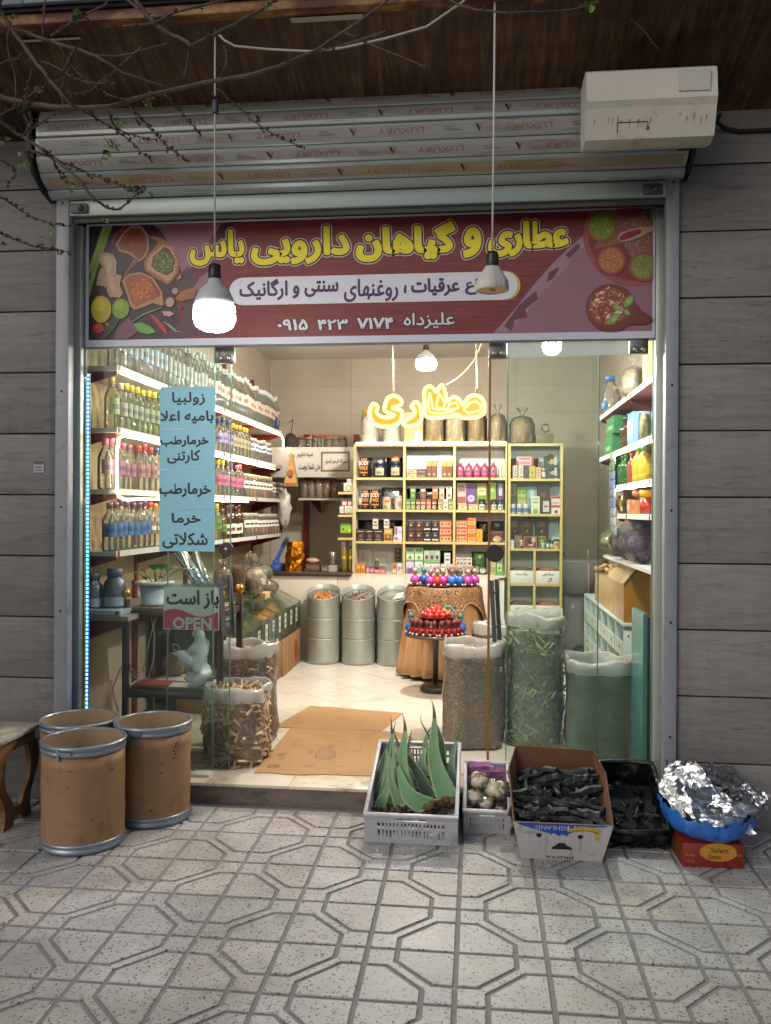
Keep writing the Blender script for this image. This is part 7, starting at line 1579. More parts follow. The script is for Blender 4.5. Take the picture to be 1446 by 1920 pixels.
for x in (EX0, EX1):
    for y in (EY0, EY1):
        mb = MB(); mb.rbox(x-.016, x+.016, y-.016, y+.016, FZ+.002, ez1+.05, .003); o = put(mb, 'post', brm, et)
        mb = MB(); mb.lathe([(.012, ez1+.05), (.014, ez1+.058)], 12, (x, y, 0)); mb.blob((x, y, ez1+.082), .028, 3, 0); put(mb, 'finial', brass, o)
for z, m_ in ((ez1, M('rack_board', hx('#6f5238'), .5, var=.15)), (ez2, brm)):
    mb = MB(); mb.box(EX0+.017, EX1-.017, EY0+.004, EY1-.004, z-.012, z); put(mb, 'board', m_, et)
    for y in (EY0, EY1): mb = MB(); mb.rbox(EX0+.017, EX1-.017, y-.010, y+.0035 if y == EY0 else y+.01, z-.05, z-.0125, .002); put(mb, 'rail', brm, et)
    for x in (EX0, EX1): mb = MB(); mb.rbox(x-.008, x+.008, EY0+.018, EY1-.018, z-.05, z-.0125, .002); put(mb, 'rail', brm, et)
# potted plant
p = at(290, 1140, Y=.62); pot = thing('potted_plant', 'small green plant in a white plastic pot on the brown rack', 'plant', (p.x, .62, ez1)); potm = flat('#a9bcc8', .35); r_ = .092; h = .135; z = ez1+.002
mb = MB(); mb.lathe([(r_*.85, z), (r_*.88, z+.012), (r_*.74, z+.014), (r_*.98, z+h*.86)], 28, (p.x, .62, 0)); put(mb, 'pot', potm, pot)
mb = MB(); mb.open_top = True; mb.lathe([(r_*.98, z+h*.84), (r_*1.2, z+h*.86), (r_*1.22, z+h), (r_*.95, z+h*1.02), (r_*.9, z+h*.9)], 28, (p.x, .62, 0)); put(mb, 'rim', flat('#b5b5ad'), pot)
mb = MB(); mb.lathe([(r_*.92, z+h*.9), (0, z+h*.92)], 16, (p.x, .62, 0)); put(mb, 'soil', flat('#3a2c22'), pot)
leafm = M('plant_leaf', hx('#4f7a2c'), .4, var=.25, scale=12)
def leaf(mb, base, tip, wd, up=(0, 0, 1), n=6, curl=.1):
    base, tip = Vector(base), Vector(tip); d = tip-base; s_ = d.cross(Vector(up)).normalized(); u = s_.cross(d).normalized(); vs = []; fs = []
    for i in range(n+1):
        t_ = i/n; k = wd*math.sin(PI*min(1, t_*.92+.08))**.8*(1 if i < n else .05); c = base+d*t_+u*(math.sin(PI*t_)*d.length*curl); vs += [c-s_*k+u*k*.35, c, c+s_*k+u*k*.35]
    for i in range(n): a = i*3; fs += [(a, a+3, a+4, a+1), (a+1, a+4, a+5, a+2)]
    mb.add(vs, fs, 0, True)
for (px, py, wd) in ((262, 1070, .03), (248, 1075, .014), (288, 1062, .035), (310, 1062, .04), (325, 1068, .032), (275, 1086, .03), (300, 1084, .028), (345, 1070, .018)):
    q = at(px, py, Y=.60+rnd.uniform(-.05, .05)); mb = MB(); st0 = Vector((p.x+(q.x-p.x)*.25, .62, z+h*.95)); mid = st0.lerp(q, .55)+Vector((0, 0, .02)); leaf(mb, mid, q+(q-mid)*.5, wd); mb.tube([st0, mid], .0025, 4); put(mb, 'leaf', leafm, pot)
mb = MB(); mb.tube([(p.x+.005, .62, z+h*.9), (p.x+.004, .61, z+h*1.75)], .005, 6); put(mb, 'stem', flat('#3a3428'), pot)
# steel scoops / tubes leaning
chrome = M('chrome', hx('#a5b0b8'), .12, .95)
a, b = at(338, 1036, Y=.80), at(382, 1108, Y=.70); d = (a-b); mb = MB(); mb.tube([b, a], .038, 20); mb.tube([b.lerp(a, .45), b.lerp(a, .5)], .0405, 20); tag(put(mb, 'steel_tube', chrome, loc=tuple(b)), 'shiny steel tube leaning behind the plant pot', 'tube')
a, b = at(366, 1036, Y=.86), at(395, 1108, Y=.74); mb = MB(); mb.tube([b, a], .022, 14); tag(put(mb, 'steel_tube', chrome, loc=tuple(b)), 'thinner glassy steel tube leaning beside the thick one', 'tube')
# bags on the low shelf and rack
herb_bag(398, 432, 1050, 1.35, lz+.001, '#8a7458', 'clear bag of pale bark chips behind the open sign', nm='herb_bag')
herb_bag(428, 456, 1058, 1.70, lz+.001, '#6a3a2c', 'clear bag of dark red berries beside the lock plate', tie=False)
def blobbag(x0, x1, y0, y1, Y, col, label, seed=1, sc=30):
    a, b = at(x0, y1, Y=Y), at(x1, y0, Y=Y); c = (a+b)/2; mb = MB(); mb.blob(tuple(c), ((b.x-a.x)/2*.92, .10, (b.z-a.z)/2*.9), 3, .25, 2.5, seed); o = tag(put(mb, 'herb_bag', M('bagfill_%d' % seed, hx(col), .8, var=.5, scale=sc, bump=1, bscale=sc*1.5), loc=(c.x, c.y, a.z)), label, 'bag')
    mb = MB(); mb.blob(tuple(c), ((b.x-a.x)/2, .112, (b.z-a.z)/2), 3, .32, 3, seed+1); put(mb, 'plastic_film', crink, o); return o
blobbag(452, 500, 1064, 1116, 2.0, '#a59a86', 'clear knotted bag of pale noodle like roots on the low shelf', 31, 22)
mb = MB(); p = at(470, 1052, Y=2.0); mb.blob(tuple(p), (.05, .03, .06), 3, .6, 4, 77); tag(put(mb, 'bag_knot', crink, loc=tuple(p)), 'gathered top of the clear bag of pale roots', 'bag top')
blobbag(478, 520, 1086, 1118, 2.35, '#5a4a38', 'clear bag of brown dried mushrooms near the glass cases', 33, 16)
blobbag(482, 510, 1058, 1090, 2.6, '#3f4f38', 'dark green herb bag behind the mushroom bag', 35, 30)
mb = MB(); a, b = at(474, 1124, Y=2.1), at(498, 1112, Y=2.1); mb.rbox(a.x, b.x, 2.1, 2.25, a.z, b.z, .003); tag(put(mb, 'small_carton', MATS['tan_board'], loc=(a.x, 2.1, a.z)), 'small tan carton under the mushroom bag', 'box')
# glass cases with labels on cartons
casem = film('case_glass', (.70, .80, .66), .22, (.22, .26, .17), .06, refl=1.1); olive = M('olive_herbs', hx('#55502c'), .85, var=.45, scale=16, bump=.8, bscale=40)
def case(ya, yb, x0, label, labs):
    root = thing('glass_case', label, 'case', (x0, (ya+yb)/2, .41)); pr = [(x0, .412), (x0, .645), (x0-.40, .845), (x0-.43, .845), (x0-.43, .412)]
    mb = MB(); mb.prism(pr, lambda x, z: Vector((x, ya, z)), lambda x, z: Vector((x, yb, z))); put(mb, 'glass', casem, root)
    mb = MB(); mb.prism([(x0-.012, .416), (x0-.012, .60), (x0-.40, .74), (x0-.425, .416)], lambda x, z: Vector((x, ya+.01, z)), lambda x, z: Vector((x, yb-.01, z))); put(mb, 'herbs', olive, root)
    n = 1+int((yb-ya)/.24)
    for i in range(n+1):
        y = ya+(yb-ya)*i/n; mb = MB(); mb.prism([(x0+.002, .414), (x0+.002, .646), (x0-.40, .848), (x0-.40, .838), (x0-.012, .64), (x0-.012, .414)], lambda x, z: Vector((x, y-.003, z)), lambda x, z: Vector((x, y+.003, z))); put(mb, 'divider', GLE, root)
    for (y, z0, z1) in labs:
        mb = MB(); mb.box(x0+.0025, x0+.004, y-.028, y+.028, z0, z1); o = put(mb, 'paper_label', flat('#c2c2bc'), root)
        tb = MB()
        for q in range(2): zc = z0+(z1-z0)*(.3+.4*q); tb.box(x0+.0042, x0+.005, y-.014, y+.014, zc-.012, zc+.01)
        put(tb, 'writing', flat('#3a3a3a'), o)
case(2.54, 3.46, -1.58, 'far green glass case with four white labels on brown cartons', [(2.63,.48,.61),(2.84,.49,.61),(3.06,.49,.61),(3.27,.49,.61)])
case(1.42, 2.50, -1.58, 'near green glass case with white labels behind the sacks', [(1.6,.46,.57),(1.98,.5,.58),(2.2,.46,.6),(2.42,.52,.6)])
cbm = M('carton', hx('#8a6640'), .75, var=.1, scale=6)
y = 1.42
for i, (wd, dx) in enumerate(((.36, .0), (.36, .01), (.38, .0), (.20, -.01), (.34, .005), (.38, .0))):
    mb = MB(); mb.rbox(-2.0, -1.575+dx, y+.004, y+wd-.004, FZ+.002, .402, .004); o = tag(put(mb, 'carton', cbm, loc=(-1.78, y+wd/2, FZ)), 'brown carton under the glass cases, %s from the door' % nth(i), 'carton', 'cartons under the glass cases')
    mb = MB()
    if i == 3:
        for q in range(4): mb.box(-1.5745+dx, -1.574+dx, y+.05, y+.15, .15+q*.055, .165+q*.055)
        put(mb, 'print', flat('#5a4030'), o)
    elif i == 5: mb.blob((-1.5745+dx, y+.18, .25), (.001, .06, .09), 2, .3); put(mb, 'print', flat('#8a3f34'), o)
    else: mb.box(-1.5745+dx, -1.574+dx, y+wd*.47, y+wd*.53, FZ+.004, .40); put(mb, 'tape', flat('#9a7a54'), o)
    y += wd
# hanging bag, cords, trays, small plant
a, b = at(335, 1290, Y=.52), at(390, 1180, Y=.52)
hb_ = thing('carrier_bag', 'knotted white carrier bag hanging from the brown rack', 'bag', ((a.x+b.x)/2, .42, a.z)); wpb = film('thin_white_plastic', (.85, .88, .9), .62, (.66, .70, .73), .2, bump=.9, bscale=22)
c2_ = at(347, 1228, Y=.42); P = [at(x, y, Y=.42) for x, y in ((372,1176),(371,1195),(368,1215),(366,1235),(366,1255),(368,1272),(369,1284),(369,1290))]
Q, W = [], []
for i in range(len(P)-1):
    for k in range(4): Q.append(P[i].lerp(P[i+1], k/4)); r8 = [.014, .022, .034, .048, .062, .066, .050, .012]; W.append(r8[i]+(r8[i+1]-r8[i])*k/4)
mb = MB(); mb.tube(Q, W, 36); mb.v = [v+Vector((1, .6, .5))*(.030*noise.noise(v*17)+.018*(.5-abs(noise.noise(Vector((v.x*70, v.y*70, v.z*14)))))) for v in mb.v]; put(mb, 'pouch', wpb, hb_)
P = [at(x, y, Y=.40) for x, y in ((334,1219),(342,1226),(352,1238),(362,1256))]; mb = MB(); mb.tube(P, [.008, .022, .040, .03], 16); mb.v = [v+Vector((.6, .5, 1))*.018*noise.noise(v*30) for v in mb.v]; put(mb, 'fold', wpb, hb_)
mb = MB(); q = at(326, 1212, Y=.42); mb.tube([c2_, at(335,1222,Y=.42), at(325,1218,Y=.42), at(324,1207,Y=.42), at(334,1210,Y=.42), at(338,1218,Y=.42)], .004, 5); put(mb, 'knot_loop', flat('#8f9a9a'), hb_)
for i, pts in enumerate(([(283,1156),(290,1190),(288,1235),(280,1268),(262,1278),(245,1262),(239,1230)], [(294,1156),(284,1185),(276,1225),(268,1258),(255,1266),(243,1245),(238,1222)], [(222,1335),(215,1310),(212,1290),(225,1255),(238,1240)])):
    mb = MB(); P = [at(x, y, Y=.50) for x, y in pts]; mb.tube(P, .0035, 5); tag(put(mb, 'cord', MATS['cream_cord'], loc=tuple(P[0])), ['outer pale cord loop hanging under the brown rack', 'inner pale cord loop hanging under the brown rack', 'pale cord running down beside the left post of the rack'][i], 'cord')
for i, (x0, x1, y0, y1, z, c, lb) in enumerate(((250, 400, .49, .70, ez2+.002, '#9a9488', 'stack of newspapers on the lower board of the brown rack'), (255, 320, .475, .62, ez2+.0095, '#7a2622', 'red printed paper on top of the newspapers'), (300, 395, .62, .80, ez2+.0095, '#a59a8f', 'creased striped paper lying behind the red one'))):
    a, b = at(x0, 1285, Y=(y0+y1)/2).x, at(x1, 1285, Y=(y0+y1)/2).x; mb = MB(); mb.obox(((a+b)/2, (y0+y1)/2, z+.003), (b-a, y1-y0, .006), Matrix.Rotation([.0, .15, -.12][i], 3, 'Z')); tag(put(mb, 'paper', flat(c, .6), loc=((a+b)/2, (y0+y1)/2, z)), lb, 'paper')
c = at(328, 1240, Y=.78); mb = MB(); mb.blob((c.x, .76, ez2+.08), (.06, .05, .075), 3, .25, 2.5, 9); tag(put(mb, 'brown_sack', M('brown_bag', hx('#7a5a34'), .6, var=.2), loc=(c.x, .76, ez2)), 'small brown bag standing behind the hanging carrier bag', 'bag')
c = at(285, 1340, Y=.30); pl2 = thing('potted_plant', 'dark green plant on the floor behind the fibre drums', 'plant', (c.x, .34, FZ)); mb = MB(); mb.lathe([(.05, FZ+.002), (.065, FZ+.12)], 16, (c.x, .34, 0)); put(mb, 'pot', flat('#3f5a78'), pl2)
for i in range(11):
    a = i*2.4; mb = MB(); l = .07+.03*(i % 3); b_ = Vector((c.x+.02*math.cos(a), .34+.02*math.sin(a), FZ+.13+.012*i)); leaf(mb, b_, b_+Vector((math.cos(a)*l, math.sin(a)*l, .03)), .028); put(mb, 'leaf', M('dark_leaf', hx('#2f4a30'), .35, var=.2), pl2)
mb = MB(); mb.tube([(c.x, .34, FZ+.12), (c.x+.005, .34, FZ+.27)], .005); put(mb, 'stem', flat('#3a4a30'), pl2)

# right side: pigeon hole unit with boxes
CX, CYa, CYb = .91, 1.36, 3.32; CT = at(1166, 1166, X=CX).z
cub = thing('pigeonhole_unit', 'white pigeonhole cabinet along the right wall', 'cabinet', (CX, 2.3, FZ)); cwm = M('white_melamine', hx('#a9b8b5'), .4, var=.04)
mb = MB(); mb.rbox(CX+.002, XR-.005, CYa, CYa+.018, FZ+.004, CT-.045, .002); sp_ = put(mb, 'side_panel', cwm, cub)
mb = MB(); mb.box(CX+.004, XR-.005, CYa-.004, CYa+.02, CT-.04, CT-.02); put(mb, 'dark_groove', flat('#5f4638'), cub)
mb = MB(); mb.rbox(CX-.004, XR-.005, CYa-.004, CYb, CT-.0195, CT, .002); put(mb, 'top', cwm, cub)
mb = MB(); mb.box(XR-.03, XR-.01, CYa+.02, CYb, FZ+.004, CT-.046); put(mb, 'back_panel', cwm, cub)
for i in range(1, 7):
    y = CYa+(CYb-CYa)*i/6; mb = MB(); mb.box(CX, XR-.032, y-.007, y+.007, FZ+.006, CT-.022); put(mb, 'divider', cwm, cub)
for k in range(3):
    z0 = FZ+.03+k*(CT-FZ-.04)/3; hh = (CT-FZ-.04)/3
    mb = MB(); mb.box(CX+.02, XR-.034, CYa+.02, CYb-.01, z0-.008, z0); put(mb, 'shelf', cwm, cub)
    for i in range(6):
        y0, y1 = CYa+(CYb-CYa)*i/6+.02, CYa+(CYb-CYa)*(i+1)/6-.009; mb = MB()
        mb.add([(CX-.002,y0,z0+.001),(CX-.002,y1,z0+.001),(CX-.002,y1,z0+hh*.45),(CX-.002,y0,z0+hh*.45),(CX+.008,y0,z0+.001),(CX+.008,y1,z0+.001),(CX+.008,y1,z0+hh*.45),(CX+.008,y0,z0+hh*.45)], [(3,2,1,0),(4,5,6,7),(0,1,5,4),(1,2,6,5),(2,3,7,6),(3,0,4,7)])
        o = put(mb, 'bin_front', M('bin_front_white', hx('#9fa8a2'), .45, var=.06), cub)
        mb = MB(); mb.box(CX-.0034, CX-.0028, y0+.09, y0+.15, z0+hh*.2, z0+hh*.3); put(mb, 'label_writing', flat('#6a6a66'), o)
for z in (FZ+.12, CT-.08, .38):
    mb = MB(); mb.lathe([(.006, 0), (.005, .003)], 8, (CX+.03, CYa-.0005, z), M=Matrix.Rotation(PI/2, 3, 'X')); put(mb, 'screw', screw, cub)
# wooden lidded glass boxes on top
a = at(1172, 1163, Y=1.40); gb = thing('herb_box', 'glass herb box with slanted wooden lid and amber side on the white cabinet', 'box', (1.05, 1.6, CT)); tanw = M('cloudy_plastic', hx('#a58a62'), .25, var=.35, scale=7, stretch=(1,3,1), bump=.3)
zt1, zt2 = CT+.235, CT+.40
pr = [(CX+.005, CT+.002), (CX+.005, zt1), (CX+.14, zt2), (XR-.02, zt2-.03), (XR-.02, CT+.002)]
mb = MB(); mb.prism(pr, lambda x, z: Vector((x, 1.385, z)), lambda x, z: Vector((x, 1.39, z))); put(mb, 'amber_side', M('amber_side', hx('#8f6320'), .25, var=.25, scale=4), gb)
mb = MB(); mb.prism(pr, lambda x, z: Vector((x, 1.392, z)), lambda x, z: Vector((x, 2.0, z))); put(mb, 'case', tanw, gb)
mb = MB(); mb.prism([(CX-.004, zt1), (CX+.138, zt2+.004), (CX+.138, zt2+.016), (CX-.004, zt1+.012)], lambda x, z: Vector((x, 1.375, z)), lambda x, z: Vector((x, 2.01, z))); put(mb, 'lid', M('plastic_lid', hx('#b09a78'), .2, var=.25, scale=8, stretch=(1,2,1), bump=.4), gb)
gb2 = thing('herb_box', 'open glass box heaped with pale herbs behind the amber sided box', 'box', (1.05, 2.4, CT)); mb = MB(); mb.box(CX+.01, XR-.02, 2.03, 2.75, CT+.002, CT+.22); put(mb, 'case', tanw, gb2)
mb = MB(); rr = random.Random(3)
for i in range(160): x, y = rr.uniform(CX+.02, XR-.05), rr.uniform(2.05, 2.73); mb.blob((x, y, CT+.225+.05*math.sin(PI*(y-2.03)/.72)+rr.uniform(0, .02)), rr.uniform(.014, .028), 1, .5, 4, i)
stuff(put(mb, 'pale_herbs', M('pale_herb', hx('#a5835c'), .8, var=.3, scale=30), gb2))
ws = MB(); z = at(1155, 1048, X=RX+.02).z; ws.box(RX+.02, RW, .5, 2.3, z-.02, z); sh5 = tag(put(ws, 'wall_board', white_sh, loc=(1.05, 1.2, z)), 'short white board above the herb boxes on the right wall', 'shelf')
def rbag(px, py0, py1, w_, col, label, seed, X=RX+.10):
    p, q = at(px, py1, X=X), at(px, py0, X=X); h = q.z-p.z; mb = MB(); c = Vector((X, p.y, z+h*.48)); mb.blob(tuple(c), (.12, w_, h*.46), 3, .2, 2.2, seed); o = tag(put(mb, 'herb_bag', M('rbag_%d' % seed, hx(col), .8, var=.6, scale=50, bump=1, bscale=60), loc=(X, p.y, z)), label, 'bag')
    mb = MB(); mb.blob(tuple(c+Vector((0, 0, .02))), (.13, w_*1.08, h*.5), 3, .3, 3, seed+1); put(mb, 'plastic_film', crink, o)
rbag(1205, 962, 1060, .14, '#5f4a68', 'big clear bag of purple flowers on the right board', 51); rbag(1182, 1000, 1055, .13, '#4f3a4a', 'clear bag of dark violet petals beside the big purple bag', 53); rbag(1160, 1005, 1052, .15, '#5a6a44', 'clear bag of green herbs at the far end of the right board', 55)
# standing sheet of glass by the right jamb
a, b = at(1202, 1425, Y=.34), at(1222, 1150, Y=.34); mb = MB(); mb.box(a.x, a.x+.02, .30, .62, FZ+.003, b.z); o = tag(put(mb, 'glass_sheet', M('teal_glass_edge', hx('#4f8a86'), .15), loc=(a.x, .4, FZ)), 'sheet of glass with teal edge standing beside the right jamb', 'glass sheet')
mb = MB(); mb.box(a.x+.0215, a.x+.04, .32, .6, FZ+.003, b.z-.02); put(mb, 'dark_strip', flat('#1f3034', .2), o)
# wash basin at the back right
sx, sy = at(1080, 1100, Y=4.4).x, 4.45; cer = M('ceramic', hx('#a5a8a5'), .15); sk_ = thing('wash_basin', 'white pedestal wash basin at the back right of the shop', 'basin', (sx, sy, FZ))
mb = MB(); mb.lathe([(.11, FZ+.002), (.10, .2), (.085, .45), (.10, .66)], 24, (sx, sy+.1, 0), wob=lambda a, z: 1+.15*math.cos(2*a)); put(mb, 'pedestal', cer, sk_)
zb_ = at(1080, 1050, Y=4.3).z; mb = MB(); mb.open_top = True; mb.lathe([(.10, .665), (.22, zb_-.10), (.26, zb_-.02), (.265, zb_), (.24, zb_), (.20, zb_-.08), (0, zb_-.12)], 32, (sx, sy, 0), wob=lambda a, z: 1+.12*math.cos(2*a)); put(mb, 'bowl', cer, sk_)
mb = MB(); mb.tube([(sx-.12, sy+.2, zb_), (sx-.12, sy+.2, zb_+.06), (sx-.12, sy+.06, zb_+.06), (sx-.12, sy+.04, zb_+.04)], .014, 8); put(mb, 'tap', M('dark_tap', hx('#4a463f'), .3, .6), sk_)
mb = MB(); p = at(1088, 1205, Y=4.2); mb.blob((p.x, 4.15, FZ+.05), (.07, .06, .05), 2, .2, 2, 4); tag(put(mb, 'dark_pot', flat('#3f3428'), loc=(p.x, 4.15, FZ)), 'dark round pot on the floor beside the basin pedestal', 'pot')
mb = MB(); a = at(1104, 1125, Y=3.6); b = at(1104, 1055, Y=3.6); mb.tube([a, b], .008, 6); mb.tube([b, at(1103, 1030, Y=3.6)], .006, 6); tag(put(mb, 'broom_stick', flat('#7d6a5a'), loc=tuple(a)), 'thin pole standing beside the basin', 'pole')

# cardboard on the floor
card = M('cardboard_mat', hx('#a07d55'), .8, var=.1, scale=4, coord='World', wear=(hx('#8a6844'), .36, 5))
def mat_piece(pts, z, label, jag, t_=.004, seed=1):
    P = [at(x, y, Z=z) for x, y in pts]; out = []; rr = random.Random(seed); n = len(P)
    for i in range(n):
        a, b = P[i], P[(i+1) % n]; k = 9 if i in jag else 1
        for q in range(k):
            u = q/k; p = a.lerp(b, u)
            if 0 < q: p += Vector((0, rr.uniform(-.014, .014), 0))
            out.append((p.x, p.y))
    mb = MB(); mb.prism(out, lambda x, y: Vector((x, y, z+t_)), lambda x, y: Vector((x, y, z)))
    c = sum((Vector((x, y, z)) for x, y in out), Vector())/len(out); return tag(put(mb, 'cardboard_sheet', card, loc=tuple(c)), label, 'cardboard')
mat_piece([(513,1364),(583,1324),(756,1338),(716,1371),(640,1370)], FZ+.0005, 'plain brown cardboard sheet on the floor farther inside', [1])
m2_ = mat_piece([(476,1450),(545,1366),(640,1370),(745,1373),(775,1385),(760,1457)], FZ+.005, 'printed brown cardboard sheet lying at the threshold', [5], seed=3)
zc = FZ+.0094; pm_ = MB()
def onf(px, py): p = at(px, py, Z=zc); return p
def ring(cx, cy, rx, ry, w_, mb):
    N_ = 28
    vs = [onf(cx+(rx+w_*s)*math.cos(2*PI*i/N_)*(1+.06*math.sin(3*2*PI*i/N_)), cy+(ry+w_*.4*s)*math.sin(2*PI*i/N_)) for s in (-.5, .5) for i in range(N_)]
    mb.add(vs, [(i, (i+1) % N_, N_+(i+1) % N_, N_+i) for i in range(N_)])
ring(611, 1414, 18, 10, 3, pm_); ring(611, 1414, 13, 7, 1.5, pm_); ring(611, 1411, 6, 3, 1.2, pm_); ring(613, 1417, 5, 2.2, 1.2, pm_); ring(643, 1391, 8, 1.6, 1.4, pm_)
for (x, y, w_, h) in ((600,1378,30,1),(606,1383,22,1),(665,1377,34,1),(668,1382,30,1),(672,1386,22,1),(586,1405,3,9),(580,1408,2.5,6),(592,1417,2.5,5),(668,1404,2.5,7),(676,1404,2.5,7),(570,1435,24,1),(590,1440,40,1),(630,1437,18,1)):
    pm_.add([onf(x, y), onf(x+w_, y), onf(x+w_-h*.6, y+h), onf(x-h*.6, y+h)], [(0,1,2,3)])
put(pm_, 'faded_print', flat('#6f5844'), m2_)
pm_ = MB()
for (x, y, w_, h) in ((524,1413,10,1.5),(521,1416,10,1.5),(532,1418,2.5,4),(528,1423,2.5,3),(536,1412,5,2)): pm_.add([onf(x, y), onf(x+w_, y), onf(x+w_-h, y+h), onf(x-h, y+h)], [(0,1,2,3)])
put(pm_, 'red_print', flat('#8a4434'), m2_)
pm_ = MB(); ring(512, 1437, 10, 2.6, 1.4, pm_); ring(518, 1436, 6, 2.2, 1.3, pm_)
pm_.add([onf(500,1440), onf(508,1432), onf(509,1432.6), onf(502,1440.5)], [(0,1,2,3)]); put(pm_, 'dark_print', flat('#4a3a2c'), m2_)

# notices on the glass
bluep = M('blue_paper', hx('#82b6c6'), .7, var=.05, scale=4); inkb = flat('#1f2228')
NX0, NX1 = at(299, 900, Y=.17).x, at(403, 900, Y=.17).x
def notice(y0, y1, lines, label):
    p, q = at(350, y1, Y=.172), at(350, y0, Y=.172); o_ = thing('paper_notice', label, 'notice', ((NX0+NX1)/2, .172, p.z)); mb = MB(); mb.box(NX0, NX1, .1705, .1722, p.z+.0008, q.z-.0008); put(mb, 'sheet', bluep, o_)
    for (s, x0, x1, ya, yb) in lines:
        a, b = at(x0, yb, Y=.17), at(x1, ya, Y=.17); mb = MB(); text_mb(s, onY(.1700), a.x, b.x, a.z, b.z, .0016, mb=mb); put(mb, 'lettering', inkb, o_)
notice(725, 804, [('زولبیا', 323, 384, 735, 760), ('بامیه اعلا', 301, 400, 770, 794)], 'topmost blue paper notice taped on the left glass with two lines')
notice(804, 880, [('خرمارطب', 301, 391, 817, 838), ('کارتنی', 314, 375, 844, 869)], 'second blue paper notice from the top with a short second line')
notice(880, 956, [('خرمارطب', 299, 395, 906, 932)], 'third blue paper notice with a single line of Persian')
notice(956, 1034, [('خرما', 322, 376, 963, 985), ('شکلاتی', 305, 389, 999, 1028)], 'lowest blue paper notice taped on the left glass')
# open sign
y_ = .212; p, q = at(306, 1180, Y=y_), at(411, 1102, Y=y_)
os_ = thing('open_sign', 'open sign with red wave hanging behind the left glass pane', 'sign', ((p.x+q.x)/2, y_, p.z)); mb = MB(); mb.rbox(p.x, q.x, y_, y_+.004, p.z, q.z, .002); put(mb, 'plate', flat('#b5c8ba'), os_)
mb = MB(); n = 24; W_ = q.x-p.x; H_ = q.z-p.z; e = .004; pts = [(p.x+e, y_-.0006, p.z+e)]+[(q.x-e, y_-.0006, p.z+e)]
top = [(q.x-e-(W_-2*e)*i/n, y_-.0006, p.z+H_*(.40+.085*math.sin(2*PI*(1-i/n)+.35))) for i in range(n+1)]; mb.add(pts+top, [tuple(range(len(pts)+len(top)))]); put(mb, 'red_wave', flat('#a5384a'), os_)
a, b = at(313, 1140, Y=y_), at(410, 1108, Y=y_); mb = MB(); text_mb('باز است', onY(y_-.0008), a.x, b.x, a.z, b.z, .003, mb=mb); put(mb, 'persian_lettering', inkb, os_)
a, b = at(325, 1178, Y=y_), at(396, 1159, Y=y_); mb = MB(); text_mb('OPEN', onY(y_-.0014), a.x, b.x, a.z, b.z, .0028, mb=mb); put(mb, 'open_lettering', flat('#a9bdb2'), os_)
mb = MB(); a, b = at(306, 1102, Y=y_), at(405, 1094, Y=y_); mb.add([(a.x,y_+.002,a.z),(q.x,y_+.002,a.z),(b.x,y_+.002,b.z),(a.x+.01,y_+.002,b.z-.004)], [(0,1,2,3)]); put(mb, 'tape', film('green_tape', (.6,.8,.7), .4, (.3,.5,.42), .15), os_)
